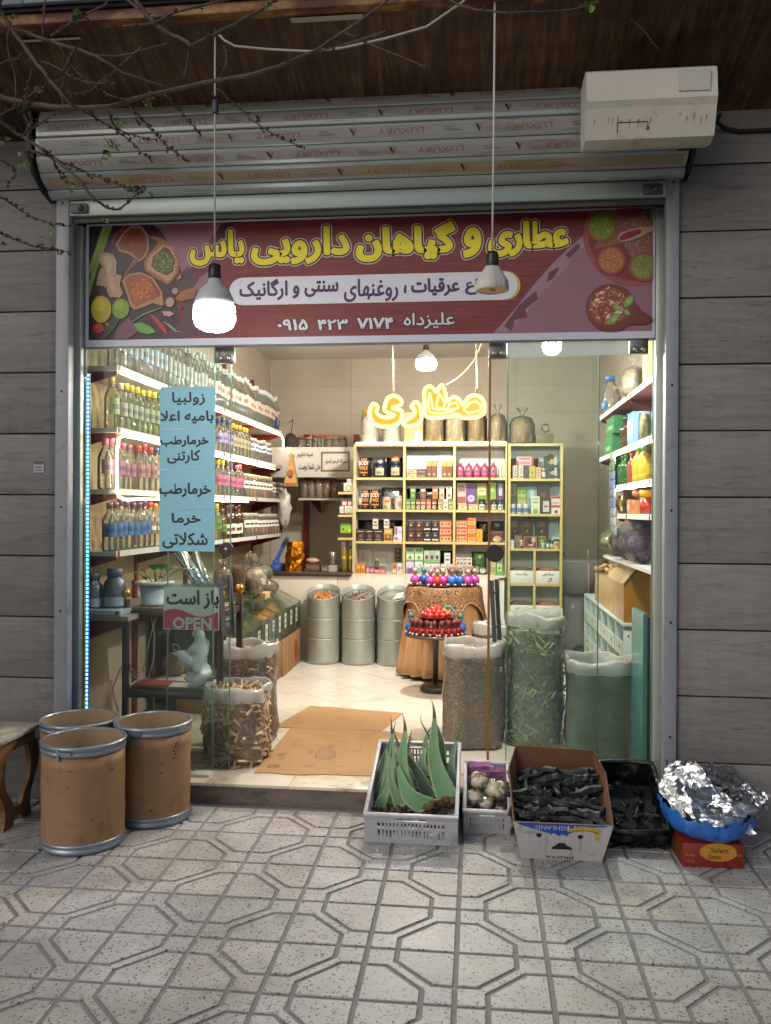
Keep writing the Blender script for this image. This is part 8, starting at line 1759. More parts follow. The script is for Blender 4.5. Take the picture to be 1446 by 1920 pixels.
# fibre drums
DR, DH = .178, .458
kraft = M('kraft_fibre', hx('#836548'), .62, var=.13, scale=9, bump=.05, bscale=120, wear=(hx('#6f4c2e'), .38, 6)); kraft_in = M('kraft_inside', hx('#8a7458'), .75, var=.12, scale=7)
steelb = M('blue_steel_hoop', hx('#808a94'), .34, .6, var=.12, scale=9)
def drum(px, y, label, marks=0, rz=0):
    x = at(px, 1450, Y=y).x; z0 = gz(y)+.004; root = thing('fibre_drum', label, 'drum', (x, y, z0), 0, 'brown fibre drums')
    mb = MB(); mb.no_cap = True; mb.lathe([(DR*.985, z0+.035)]+[(DR*.985, z0+.035+(DH-.085)*q/8) for q in range(1, 8)]+[(DR*.985, z0+DH-.05), (DR*.96, z0+DH-.05), (DR*.96, z0+DH-.005)], 48, (x, y, 0), wob=lambda a, z: 1+.004*math.sin(2*a+px)); mb.v = [v+(v-Vector((x, y, v.z)))*.018*noise.noise(Vector((v.x*9, v.y*9, v.z*9)))*min(1, max(0, (z0+DH-.06-v.z)*9)) for v in mb.v]; b = put(mb, 'body', kraft, root)
    mb = MB(); mb.open_top = True; mb.lathe([(0, z0+.03), (DR*.95, z0+.03), (DR*.955, z0+DH-.006)], 48, (x, y, 0)); mb.f = [tuple(reversed(f)) for f in mb.f]; put(mb, 'lining', kraft_in, root)
    mb = MB(); zt = z0+DH; mb.no_cap = True; mb.lathe([(DR*.99, zt-.044), (DR*1.012, zt-.041), (DR*1.012, zt-.032), (DR*1.0, zt-.029), (DR*1.0, zt-.020), (DR*1.028, zt-.015), (DR*1.028, zt-.005), (DR*1.01, zt), (DR*.965, zt), (DR*.962, zt-.02)], 56, (x, y, 0)); th_ = put(mb, 'top_hoop', steelb, root); a_ = -PI/2+rz-.6; e_ = Vector((math.cos(a_), math.sin(a_), 0)); s_ = Vector((-e_.y, e_.x, 0)); mb = MB(); mb.obox(Vector((x, y, zt-.030))+e_*DR*1.035, (.006, .012, .05), Matrix.Rotation(a_, 3, 'Z')); mb.obox(Vector((x, y, zt-.024))+e_*DR*1.03+s_*.03, (.006, .06, .012), Matrix.Rotation(a_+.15, 3, 'Z')); put(mb, 'clamp_lever', steelb, th_)
    mb = MB(); mb.lathe([(DR*1.0, z0), (DR*1.02, z0+.006), (DR*1.02, z0+.016), (DR*.995, z0+.021), (DR*.995, z0+.028), (DR*1.008, z0+.032), (DR*.99, z0+.042)], 56, (x, y, 0)); put(mb, 'bottom_hoop', steelb, root)
    mk = MB(); rr = random.Random(px)
    def patch(a, z, wd, ht):
        R_ = DR*.985+.0012; n = 4; vs = [(x+R_*math.cos(a+(i/n-.5)*wd/R_), y+R_*math.sin(a+(i/n-.5)*wd/R_), z+q*ht*(1 if 0 < i < n else .3)+rr.uniform(-.002, .002)) for q in (-.5, .5) for i in range(n+1)]
        mk.add(vs, [(i, i+1, n+2+i, n+1+i) for i in range(n)])
    base = -PI/2+rz
    for i in range(5): patch(base+rr.uniform(-.9, .9), z0+rr.uniform(.08, .38), rr.uniform(.01, .035), rr.uniform(.002, .005))
    if marks:
        for i in range(5): patch(base+.62+rr.uniform(-.05, .05), z0+DH-.085-.016*i, .012, .009); patch(base+.72, z0+DH-.08-.02*i, .006, .004)
        patch(base+.22, z0+.25, .016, .006); patch(base-.08, z0+.10, .02, .008); patch(base-.02, z0+.085, .012, .012)
    put(mk, 'scuffs', flat('#3f2a1a', .7), b)
    return root
drum(157, -.482, 'brown fibre drum nearest the street, in front of the other two', rz=.45)
drum(287, -.165, 'brown fibre drum with dark handwriting beside the shop step', 1, .35)
drum(148, -.170, 'brown fibre drum at the back against the left wall', rz=.4)
# carved stool
sx0, sx1, sy0, sy1, sz = -2.56, -2.105, -.50, -.14, .42
wd_ = M('old_wood', hx('#6a4a30'), .6, var=.25, scale=7, stretch=(1,1,4), bump=.2, wear=(hx('#3f2a1c'), .4, 5)); wtop = M('dusty_wood_top', hx('#7d7468'), .7, var=.2, scale=8, wear=(hx('#a8a59c'), .45, 5))
stl = thing('wooden_stool', 'old carved wooden stool with dusty pale top at the left edge', 'stool', (-2.33, -.32, gz(-.3)))
mb = MB(); mb.rbox(sx0, sx1, sy0, sy1, sz-.022, sz, .005); put(mb, 'seat', wtop, stl)
for x in (sx0+.03, sx1-.045):
    mb = MB(); mb.box(x, x+.025, sy0+.03, sy1-.03, sz-.075, sz-.0225); put(mb, 'apron', wd_, stl)
    for s_ in (0, 1):
        yb = sy0+.02 if s_ == 0 else sy1-.02; sg = 1 if s_ == 0 else -1; z0 = gz(yb)+.004; L_ = []; R__ = []
        for i in range(13):
            u = i/12; z = z0+(sz-.076-z0)*u; off = .035*math.sin(2*PI*u*.9+.4)+.02*(1-u); wdt = .055+.03*abs(math.cos(PI*u)); L_.append((yb+sg*(.0+off), z)); R__.append((yb+sg*(off+wdt), z))
        mb = MB(); mb.prism(L_+R__[::-1], lambda y, zz: Vector((x+.001, y, zz)), lambda y, zz: Vector((x+.024, y, zz))); put(mb, 'leg', wd_, stl)
    mb = MB(); mb.box(x+.003, x+.022, sy0+.12, sy1-.12, .03, .075); put(mb, 'rail', wd_, stl)
mb = MB(); mb.box(sx0+.06, sx1-.05, sy0+.035, sy0+.055, sz-.075, sz-.0225); mb.box(sx0+.06, sx1-.05, sy1-.055, sy1-.035, sz-.075, sz-.0225); put(mb, 'cross_apron', wd_, stl)

# plastic crates
cw = M('grey_white_plastic', hx('#a5a6ac'), .4, var=.06, scale=6, wear=(hx('#85838a'), .4, 8))
def crate(name, label, x0, x1, y0, depth, h, tilt, slots, grid=None):
    """tilted open crate; local axes: x across, y into the shop, z up"""
    wd = x1-x0; root = thing(name, label, 'crate', ((x0+x1)/2, y0, gz(y0)+.0045)); root.rotation_euler = (tilt, 0, 0); a = wd/2; t = .008
    def pt(mb, nm, mt=cw, par=None): return put(mb, nm, mt, par or root, local=True)
    mb = MB(); mb.box(-a+.01, a-.01, .01, depth-.01, .006, .014); pt(mb, 'floor')
    mb = MB(); rim = .014
    for (u0, u1, v0, v1) in ((-a-.004, a+.004, -.006, rim), (-a-.004, a+.004, depth-rim, depth+.006), (-a-.004, -a+rim, rim, depth-rim), (a-rim, a+.004, rim, depth-rim)): mb.rbox(u0, u1, v0, v1, h-.016, h, .003)
    pt(mb, 'rim')
    def wall(nm, n, L_, f):
        """wall of length L_: rails, posts and slot bars; f(u0,u1,z0,z1) adds a box"""
        mb = MB(); bx = lambda u0, u1, z0, z1: mb.box(*f(u0, u1), z0, z1)
        r1, r2, r3 = h*.20, h*.50, h*.80
        bx(0, L_, .0, r1); bx(0, L_, r2-.006, r2+.006); bx(0, L_*.33, r3-.014, h-.0165); bx(L_*.67, L_, r3-.014, h-.0165); bx(L_*.33, L_*.67, r3-.014, r3-.004); bx(L_*.33, L_*.67, h-.022, h-.0165)
        pt(mb, nm); mb = MB()
        for (za, zb) in ((r1, r2-.006), (r2+.006, r3-.014)):
            mb.box(*f(0, L_*.14), za, zb); mb.box(*f(L_*.86, L_), za, zb); k = n
            for i in range(k+1):
                u = L_*.14+(L_*.72)*i/k
                w_ = .004 if i % 6 else .007
                if 0 < i < k: mb.box(*f(u-w_, u+w_), za, zb)
        stuff(pt(mb, nm+'_bars'))
    wall('front_wall', slots, wd, lambda u0, u1: (-a+u0, -a+u1, .0, t)); wall('back_wall', slots, wd, lambda u0, u1: (-a+u0, -a+u1, depth-t, depth))
    wall('left_wall', int(slots*depth/wd), depth-2*t, lambda u0, u1: (-a, -a+t, t+u0, t+u1)); wall('right_wall', int(slots*depth/wd), depth-2*t, lambda u0, u1: (a-t, a, t+u0, t+u1))
    return root
T1 = math.atan(.112/.385); cr1 = crate('plastic_crate', 'large tilted white plastic crate holding aloe leaves at the step', -.487, -.078, -.358, .60, .148, T1, 18)
T2 = math.atan(.108/.235); cr2 = crate('plastic_crate', 'small tilted grey plastic crate with white bundles beside the charcoal box', -.056, .155, -.205, .33, .135, T2, 16)
# aloe leaves
aloem = M('aloe_skin', hx('#638a62'), .42, var=.28, scale=5, stretch=(1,1,.5), wear=(hx('#7f9a78'), .32, 9)); aloed = M('aloe_dark', hx('#2f4a30'), .4, var=.2, scale=6); spine = M('aloe_spine', hx('#93a384'), .5, var=.3, scale=60); tipm = M('aloe_tip', hx('#4a3426'), .7); tornm = M('aloe_torn', hx('#5f4630'), .7, var=.5, scale=24)
cv5 = lambda x, y: (660+x/4.519, 1290+y/4.519)
AL = [ # base, tip, base half width (zoomed px), depth at the base, lean back, bow, dark
 ((235,1010),(342,275),62,-.10,.16,.02,1,'dark aloe leaf at the far left of the crate, tip upright'),
 ((300,1025),(372,240),72,-.16,.18,.03,0,'pale based aloe leaf second from the left in the crate'),
 ((385,1015),(300,480),46,-.24,.10,-.03,0,'short pale aloe leaf leaning left at the front left of the crate'),
 ((480,1000),(437,215),92,-.22,.20,.04,0,'broad aloe leaf with reddish tip in the middle of the crate'),
 ((455,840),(478,345),46,-.02,.08,.02,1,'narrow dark aloe leaf behind the broad middle one'),
 ((650,1010),(335,572),88,-.25,.12,.10,0,'wide aloe leaf bending far to the left across the front'),
 ((690,930),(352,335),58,-.14,.16,.05,1,'long olive aloe leaf crossing diagonally to the left'),
 ((610,760),(664,300),56,.02,.10,.0,0,'upright aloe leaf at the back left of the tallest one'),
 ((690,900),(672,520),52,-.08,.10,.0,1,'short dark aloe leaf between the two middle groups'),
 ((800,960),(678,92),92,-.20,.24,.05,0,'tallest aloe leaf with long thin tip in the crate'),
 ((790,690),(702,190),44,.02,.10,.02,1,'dark aloe leaf behind the tallest one with slender tip'),
 ((850,880),(880,335),46,-.10,.12,-.01,0,'rightmost aloe leaf with brown withered tip'),
 ((330,1010),(402,440),50,-.05,.12,.02,1,'dark half hidden aloe leaf in the left group'),
 ((560,860),(425,455),48,-.06,.12,.05,0,'aloe leaf behind the wide leaning one, bending left'),
 ((262,1020),(332,640),44,-.22,.08,.02,0,'short pale aloe leaf at the left front corner'),
 ((715,560),(588,208),20,.03,.12,.05,1,'thin curling aloe leaf tip bending left behind the tallest leaf'),
] + [((250+i*62+(i*37) % 23, 905-(i*53) % 160), (330+i*44+(i*61) % 40, 430+(i*97) % 190), 40+(i*17) % 22, -.10+.02*(i % 5), .11, .02*(-1)**i, i % 2, '%s filler aloe leaf from the left among the big leaves' % nth(i)) for i in range(9)]
for (b_, t_, wpx, y0, ln_, bow, dk, lb) in AL:
    base = at(*cv5(*b_), Y=y0); tip = at(*cv5(*t_), Y=y0+ln_); d = tip-base; n = 16; w0 = wpx/4.519*(y0-CAM_Y)/FPX; s_ = Vector((1, 0, 0))-d*(d.x/d.length_squared); s_.normalize(); nr = s_.cross(d).normalized()
    if nr.y > 0: nr = -nr
    mb = MB(); vs, fs = [], []; K5 = 7
    for i in range(n+1):
        u = i/n; w_ = w0*((1-u)**1.12*1.15+.010)*(1-.15*math.exp(-u*16)); c = base+d*u+s_*(-bow*math.sin(PI*u)*.25+.012*math.sin(2*PI*u+b_[0])+(.02+.15*bow)*max(0, u-.75)**2*8*(1 if b_[0] % 20 else -1))+Vector((0, -.03*math.sin(PI*u), 0)); th = w_*.26+.002
        for q, dd in ((-1, .0), (-.86, .07), (0, .26), (.86, .07), (1, .0), (.5, -.9), (-.5, -.9)): vs.append(c+s_*(w_*q)-nr*(0)+nr*(-th*dd if dd > 0 else -th*dd*0)+(-nr)*(th*(-dd) if dd < 0 else 0)*1.0)
    for i in range(n):
        for k in range(K5): fs.append((i*K5+k, i*K5+(k+1) % K5, (i+1)*K5+(k+1) % K5, (i+1)*K5+k))
    fs.append(tuple(range(K5))); mb.add(vs, fs, 0, True)
    for i in range(int(n*.86)*K5*0, 0): pass
    ntip = int(n*.84)
    for q, f in enumerate(mb.f[:n*K5]):
        if q//K5 >= ntip: mb.m[q] = 1
        elif q % K5 in (0, 3): mb.m[q] = 2
    o = put(mb, 'aloe_leaf', [aloed if dk else aloem, tipm, spine], loc=tuple(base)); tag(o, lb, 'aloe leaf', 'cut aloe leaves in the crate')
    mb = MB(); rr = random.Random(wpx)
    for i in range(1, 34):
        u = i/36
        for sd in (-1, 1):
            j = min(n-1, int(u*n)); fr = u*n-j; k = 0 if sd < 0 else 4; p = vs[j*K5+k].lerp(vs[(j+1)*K5+k], fr); e = s_*sd; L_ = .0042*(1-u*.5); dn = d.normalized()
            mb.add([p-dn*.003-e*.001, p+e*L_+dn*.002, p+dn*.003-e*.001, p-nr*.001], [(0,1,2),(0,3,1),(1,3,2)])
    stuff(put(mb, 'teeth', spine, o))
    mb = MB()
    if y0 > -.19: continue
    for q in range(3): mb.blob(base+s_*(w0*(q-1)*rr.uniform(.5, .9))+Vector((0, -.006, rr.uniform(-.02, .012))), (w0*rr.uniform(.3, .6), .006, rr.uniform(.006, .018)), 2, .9, 3, q+wpx)
    put(mb, 'torn_base', tornm, o)
scr = M('dark_scraps', hx('#3f3a28'), .85, var=.5, scale=40); rt1 = lambda x, y, z: cr1.location+Matrix.Rotation(T1, 3, 'X')@Vector((x, y, z))
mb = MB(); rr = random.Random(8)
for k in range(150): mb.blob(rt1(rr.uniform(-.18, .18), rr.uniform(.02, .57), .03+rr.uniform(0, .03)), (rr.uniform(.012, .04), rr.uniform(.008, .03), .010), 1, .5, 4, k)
tag(put(mb, 'shade_scraps', [scr], loc=tuple(rt1(0, .3, .02))), 'brown leaf scraps covering the floor of the aloe crate', 'scraps')  # added brown layer, makes the crate slots look shadowed
# bundles in the small crate
pinkp = M('pink_paper', hx('#c98abf'), .6, var=.1, scale=8)
rt2 = lambda x, y, z: cr2.location+Matrix.Rotation(T2, 3, 'X')@Vector((x, y, z))
for i, (x0, x1, y, z0, z1, lb) in enumerate(((-.085, .02, .305, .03, .150, 'bright pink printed paper at the back left of the small crate'), (.015, .092, .300, .02, .145, 'creased pink paper at the back right of the small crate'), (-.095, -.07, .12, .05, .128, 'strip of pink paper at the left side of the small crate'))):
    mb = MB(); N_ = 5; vs = []
    for j in range(N_+1):
        for k in range(N_+1): u, v = j/N_, k/N_; vs.append(rt2(x0+(x1-x0)*u, y-.02*v*0+.012*noise.noise(Vector((u*3+i, v*3, 1)))-(.03*v if i == 1 else 0), z0+(z1-z0)*v))
    back = [v+Vector((0, .002, 0)) for v in vs]; m_ = N_+1
    mb.add(vs, [(j*m_+k, (j+1)*m_+k, (j+1)*m_+k+1, j*m_+k+1) for j in range(N_) for k in range(N_)]); mb.add(back, [(j*m_+k, j*m_+k+1, (j+1)*m_+k+1, (j+1)*m_+k) for j in range(N_) for k in range(N_)])
    o = tag(put(mb, 'pink_paper', pinkp, loc=tuple(vs[0])), lb, 'paper')
    if i == 0:
        mb = MB()
        for q in range(3): mb.add([p+Vector((0, -.004, 0)) for p in (rt2(x0+.015+.05*(q > 0), y-.012, z0+.07+.014*q), rt2(x0+.045+.05*(q > 0), y-.012, z0+.07+.014*q), rt2(x0+.045+.05*(q > 0), y-.012, z0+.076+.014*q), rt2(x0+.015+.05*(q > 0), y-.012, z0+.076+.014*q))], [(0,1,2,3)])
        put(mb, 'print', flat('#7a3f72'), o)
creamm = M('cream_balls', hx('#cfc5b0'), .6, var=.16, scale=25, bump=.5, bscale=30)
for i, (x, y, z, s_, lb) in enumerate(((-.035, .20, .12, .052, 'clear bag of round cream balls at the back of the small crate'), (.045, .15, .118, .060, 'big clear bag of white knobs at the right of the small crate'), (-.055, .11, .105, .046, 'small clear bag of cream knobs at the left of the small crate'), (-.005, .085, .10, .042, 'tan fibrous clump at the front of the bags in the small crate'))):
    c = rt2(x, y, z); mb = MB(); rr = random.Random(i)
    for k in range(6): mb.blob(c+Vector((rr.uniform(-1, 1)*s_*.55, rr.uniform(-1, 1)*s_*.5, rr.uniform(-.4, .4)*s_)), s_*.48, 2, .25, 4, k+i*9)
    o = tag(put(mb, 'bundle', creamm, loc=tuple(c)), lb, 'bag')
    mb = MB(); mb.blob(c, (s_*1.12, s_*1.05, s_*.85), 3, .35, 3.2, i+60); put(mb, 'plastic_film', crink, o)
mb = MB()
for k in range(5): mb.blob(rt2(-.075+.038*k, .035+.01*(k % 2), .085), (.026, .026, .02), 2, .4, 4, k)
tag(put(mb, 'black_bag', M('black_plastic', hx('#16161a'), .3, bump=.8, bscale=30), loc=tuple(rt2(0, .035, .07))), 'crumpled black bag at the front of the small crate', 'bag')

# banana carton with charcoal
T3 = math.atan(.115/.475); bx_ = thing('banana_box', 'upside down white and blue banana carton filled with charcoal', 'carton', (.358, -.445, gz(-.445)+.0045)); bx_.rotation_euler = (T3, 0, 0)
cin = M('carton_inside', hx('#64432d'), .75, var=.18, scale=6); cout = M('carton_white', hx('#a8a7a8'), .6, var=.07, scale=8, stretch=(6,1,1), wear=(hx('#8f8a88'), .4, 7)); cblue = flat('#24479a', .55)
BD = .43
def wallq(p, nm, th, mt, par=bx_):
    """quad wall p[0..3] with thickness along -normal"""
    P = [Vector(q) for q in p]; nrm = (P[1]-P[0]).cross(P[3]-P[0]).normalized()*th; mb = MB(); mb.add(P+[q-nrm for q in P], [(0,1,2,3),(7,6,5,4),(0,4,5,1),(1,5,6,2),(2,6,7,3),(3,7,4,0)], 0)
    mb.m = [0, 1, 1, 1, 1, 1]; return put(mb, nm, mt, par, local=True)
B0, Bt, FH, RH = .168, .205, .188, .285
fl_ = [(-B0,0,0),(B0,0,0),(Bt,-.025,FH),(-Bt,-.025,FH)]
fw_ = wallq(fl_, 'front_wall', .005, [cout, cin]); wallq([(-B0,BD,0),(-B0,0,0),(-Bt,-.025,FH),(-Bt-.012,BD*.62,RH-.02),(-B0-.01,BD,RH)][:4], 'left_wall', .005, [cout, cin]); wallq([(B0,0,0),(B0,BD,0),(Bt+.012,BD*.70,RH-.04),(Bt,-.025,FH)], 'right_wall', .005, [cout, cin])
wallq([(B0,BD,0),(-B0,BD,0),(-Bt+.03,BD+.012,RH),(Bt-.03,BD+.012,RH-.012)], 'back_wall', .005, [cout, cin])
for sg in (-1, 1):
    wallq([(sg*(Bt+.012),BD*.66,RH-.05),(sg*(Bt-.03),BD+.010,RH-.008),(sg*B0,BD-.002,.05),(sg*B0,BD*.66,.05)][::(1 if sg > 0 else -1)], 'corner_flap', .004, [cin, cin])
mb = MB(); mb.box(-B0+.006, B0-.006, .006, BD-.006, .002, .008); put(mb, 'floor', cin, bx_, local=True)
# print on the front (upside down)
def fpt(u, v, d=.0008): # u -1..1 across, v 0..1 up
    w_ = B0+(Bt-B0)*v; return Vector((u*w_, -.025*v-d*1.0, FH*v-d*.13))
mb = MB(); mb.add([fpt(-.94,.995),fpt(-.86,.93),fpt(-.32,.74),fpt(-.22,.70),fpt(-.20,.745),fpt(-.06,.655),fpt(-.03,.72),fpt(.10,.665),fpt(.13,.735),fpt(.46,.93),fpt(.86,.96),fpt(.9,.995)], [tuple(range(12))]); put(mb, 'blue_panel', cblue, fw_, local=True)
def ftxt(s, u0, u1, v0, v1, col, nm, bold=0, d=.0014):
    mb = MB(); text_mb(s, lambda u, v: fpt(u, v, d), u0, u1, v0, v1, 0, flip=True, mb=mb); put(mb, nm, flat(col, .55), fw_, local=True)
ftxt('H', .10, .26, .80, .96, '#b5b5b8', 'brand_lettering'); ftxt('IGHLAND', -.56, .09, .83, .94, '#b5b5b8', 'brand_lettering'); ftxt('P', .18, .28, .03, .14, '#1a1a1e', 'brand_lettering'); ftxt('RIMA', -.40, .16, .04, .115, '#1a1a1e', 'brand_lettering')
ftxt('FRESH BANANAS', -.86, -.42, .70, .735, '#4a6fb0', 'small_lettering'); ftxt('KEEP COOL 13', -.86, -.5, .755, .785, '#4a6fb0', 'small_lettering'); ftxt('GL', .62, .76, .16, .21, '#8a8a8c', 'small_lettering'); ftxt('2', .36, .40, .3, .36, '#8a8a8c', 'small_lettering')
mb = MB(); mb.add([fpt(-.24,.30,.001),fpt(.24,.30,.001),fpt(.22,.36,.001),fpt(.1,.42,.001),fpt(.06,.48,.001),fpt(-.08,.48,.001),fpt(-.12,.42,.001),fpt(-.22,.36,.001)], [tuple(range(8))])
for u in (-.5, .38): mb.add([fpt(u+.06*math.cos(2*PI*i/14), .67+.06*math.sin(2*PI*i/14), .0012) for i in range(14)], [tuple(range(14))])
put(mb, 'hand_hole', flat('#141214', .9), fw_, local=True)
yel = flat('#b5942a', .5); mb = MB(); mk = MB()
for k in range(4):
    P = []; Q = []
    for i in range(9):
        t_ = i/8; ang = 2.5-1.9*t_-.10*k; cx, cy_, rr_ = .42+.05*k, .62+.03*k, .34-.045*k
        wdt = .05*math.sin(PI*min(1, t_*.9+.08))+.012
        P.append(fpt(cx+(rr_+wdt)*math.cos(ang)*1.0, cy_+(rr_+wdt)*math.sin(ang)*.85, .0016+.0002*k)); Q.append(fpt(cx+(rr_-wdt)*math.cos(ang), cy_+(rr_-wdt)*math.sin(ang)*.85, .0016+.0002*k))
    mb.add(P+Q[::-1], [tuple(range(18))]); q = [p+Vector((0, -.0003, 0)) for p in Q]; mk.add(q+[p+Vector((0, -.0002, .003)) for p in q], [(i, i+1, 10+i, 9+i) for i in range(8)])
mb.add([fpt(.66,.75,.003),fpt(.76,.70,.003),fpt(.78,.58,.003),fpt(.70,.60,.003)], [(0,1,2,3)])
put(mb, 'banana_picture', yel, fw_, local=True); put(mk, 'banana_outline', flat('#4a3a14', .6), fw_, local=True)
mb = MB(); mb.add([Vector((-B0-.004-.035*v+.0, .03+.045*math.sin(PI*v)*s_-.02*v, FH*v)) for v, s_ in ((.3,.0),(.45,.9),(.65,1.1),(.85,.8),(.97,.1))]+[Vector((-B0-.006-.035*v, .02-.02*v, FH*v)) for v in (.97, .3)], [tuple(range(7))]); put(mb, 'side_banana', yel, bx_, local=True)
coal = M('charcoal', hx('#18191d'), .5, var=.5, scale=14, bump=.9, bscale=26, wear=(hx('#4a4c55'), .33, 9), spec=.35); rr = random.Random(21)  # grey patches: the coal's own grey plus painted highlights
MT3 = Matrix.Translation(bx_.location)@Matrix.Rotation(T3, 4, 'X')
def coalmesh(l, r, sd):
    q = random.Random(sd); pts = []; p = Vector((-l/2, 0, 0)); dz = Vector((1, q.uniform(-.25, .25), q.uniform(-.25, .25)))
    for i in range(5): pts.append(p.copy()); p += dz.normalized()*l/4; dz += Vector((0, q.uniform(-.3, .3), q.uniform(-.3, .3)))
    mb = MB(); mb.tube(pts, [r*q.uniform(.75, 1.15) for _ in pts], 6, sm=False); 
    mb.v = [v+Vector((q.uniform(-1, 1), q.uniform(-1, 1), q.uniform(-1, 1)))*r*.16 for v in mb.v]; return mb.mesh('charcoal', coal)
CM = [coalmesh(rr.uniform(.08, .22), rr.uniform(.011, .024), i) for i in range(18)]
mb = MB(); vs = []; 
for j in range(7):
    for i in range(7): u, v = i/6, j/6; vs.append((-(B0+.015)+2*(B0+.015)*u, .0+BD*.97*v, .105+.045*v+.01*math.sin(i*2+j)))
mb.add(vs, [(j*7+i, j*7+i+1, (j+1)*7+i+1, (j+1)*7+i) for j in range(6) for i in range(6)]); put(mb, 'coal_dust', M('coal_dust', hx('#0f0f11'), .8, bump=1, bscale=40), bx_, local=True)
for i in range(95):
    u, v = rr.uniform(-.76, .76), rr.uniform(.15, .86); lp = Vector((u*(B0+.012), v*BD, .122+.06*v+rr.uniform(0, .03))); p = MT3@lp
    o = place(CM[i % 18], 'charcoal', None, p, (rr.uniform(-.5, .5)+T3, rr.uniform(-.4, .4), rr.uniform(0, PI) if .42 < v < .7 else rr.uniform(-.6, .6))); tag(o, 'grey black lump of charcoal piled in the banana carton', 'charcoal', 'charcoal in the banana carton')
mb = MB()
# black lined box
bk = thing('black_bag_box', 'low box lined with a black plastic bag holding charcoal dust', 'box', (.69, -.27, gz(-.27)+.0045)); bk.rotation_euler = (math.atan(.112/.30), 0, 0); blp = M('black_liner', hx('#131417'), .28, bump=.9, bscale=16, spec=.35)
def crumple_wall(p, n=8, amp=.012, sd=0, th=.006):
    P = [Vector(q) for q in p]; nrm = (P[1]-P[0]).cross(P[3]-P[0]).normalized(); vs = []
    for j in range(n+1):
        for i in range(n+1):
            u, v = i/n, j/n; a = P[0].lerp(P[1], u).lerp(P[3].lerp(P[2], u), v); vs.append(a+nrm*amp*noise.noise(Vector((u*5+sd, v*5, sd)))+nrm*amp*.6*noise.noise(Vector((u*13, v*9+sd, 3))))
    m_ = n+1; f = [(j*m_+i, j*m_+i+1, (j+1)*m_+i+1, (j+1)*m_+i) for j in range(n) for i in range(n)]; return vs, f, [v-nrm*th for v in vs], [tuple(reversed(q)) for q in f]
mb = MB()
for sd, p in enumerate(([(-.125,-.01,0),(.125,-.01,0),(.135,-.03,.115),(-.125,-.03,.10)], [(.125,-.01,0),(.125,.31,0),(.118,.32,.20),(.135,-.03,.115)], [(-.125,.31,0),(-.125,-.01,0),(-.125,-.03,.10),(-.118,.32,.20)], [(.125,.31,0),(-.125,.31,0),(-.118,.32,.20),(.118,.32,.20)])):
    a, f, b, g_ = crumple_wall(p, 12, .034, sd*3.7); mb.add(a, f, 0, True); mb.add(b, g_, 0, True)
put(mb, 'liner', blp, bk, local=True)
mb = MB(); mb.tube([(-.125,-.03,.10),(0,-.036,.103),(.135,-.03,.115),(.13,.15,.16),(.118,.32,.20),(0,.325,.205),(-.118,.32,.20),(-.13,.15,.15)], [.012,.016,.012,.011,.014,.011,.014,.012], 6, closed=True); put(mb, 'rolled_edge', blp, bk, local=True)
mb = MB(); vs = [(-.115+.23*i/9, .0+.30*j/9, .06+.03*j/9+.012*noise.noise(Vector((i, j, 0)))) for j in range(10) for i in range(10)]; mb.add(vs, [(j*10+i, j*10+i+1, (j+1)*10+i+1, (j+1)*10+i) for j in range(9) for i in range(9)]); put(mb, 'coal_dust', MATS['coal_dust'], bk, local=True)
q_ = Matrix.Translation(bk.location)@Matrix.Rotation(bk.rotation_euler.x, 4, 'X')
for i in range(16):
    p = q_@Vector((rr.uniform(-.10, .10), rr.uniform(.02, .28), .085+.03*rr.random())); o = place(CM[i % 18], 'charcoal', None, p, (rr.uniform(-.5, .5), rr.uniform(-.5, .5), rr.uniform(0, PI)), (.5,)*3); tag(o, 'small black charcoal piece inside the black lined box', 'charcoal', 'charcoal in the black bag box')

# red carton, blue bag and foil
rb0, rb1 = .852, 1.098; zg = gz(-.45)+.005
rbx_ = thing('date_box', 'red date carton with yellow oval lying under the blue bag', 'carton', ((rb0+rb1)/2, -.45, zg)); rbx_.rotation_euler = (0, 0, .03); hw = (rb1-rb0)/2; mb = MB(); mb.rbox(-hw, hw, 0, .23, 0, .098, .002); put(mb, 'box', M('red_carton', hx('#6f1d15'), .5, var=.08, scale=6), rbx_, local=True)
mb = MB(); mb.add([(.02+.075*math.cos(2*PI*i/24), -.0008, .064+.038*math.sin(2*PI*i/24)) for i in range(24)], [tuple(range(24))]); o = put(mb, 'yellow_oval', flat('#a5741f'), rbx_, local=True)
lf = lambda u, v: Vector((u, -.0014, v)); mb = MB(); text_mb('Dates', lf, -.02, .03, .036, .054, .0003, mb=mb); text_mb('Select', lf, -.01, .06, .062, .082, .0003, mb=mb); put(mb, 'oval_lettering', flat('#2c1a10'), rbx_, local=True)
mb = MB(); text_mb('Fresh', lf, -.11, -.075, .045, .055, 0, mb=mb); text_mb('Dates', lf, .085, .115, .05, .062, 0, mb=mb); text_mb('500 g', lf, -.11, -.08, .02, .03, 0, mb=mb); put(mb, 'gold_lettering', flat('#b0803a'), rbx_, local=True)
mb = MB(); mb.box(-hw-.0012, -hw-.0004, .05, .18, .02, .08); put(mb, 'side_print', flat('#5a3a1c'), rbx_, local=True)
blueb = M('blue_bag', hx('#2a64b4'), .3, var=.18, scale=8, bump=.7, bscale=14)
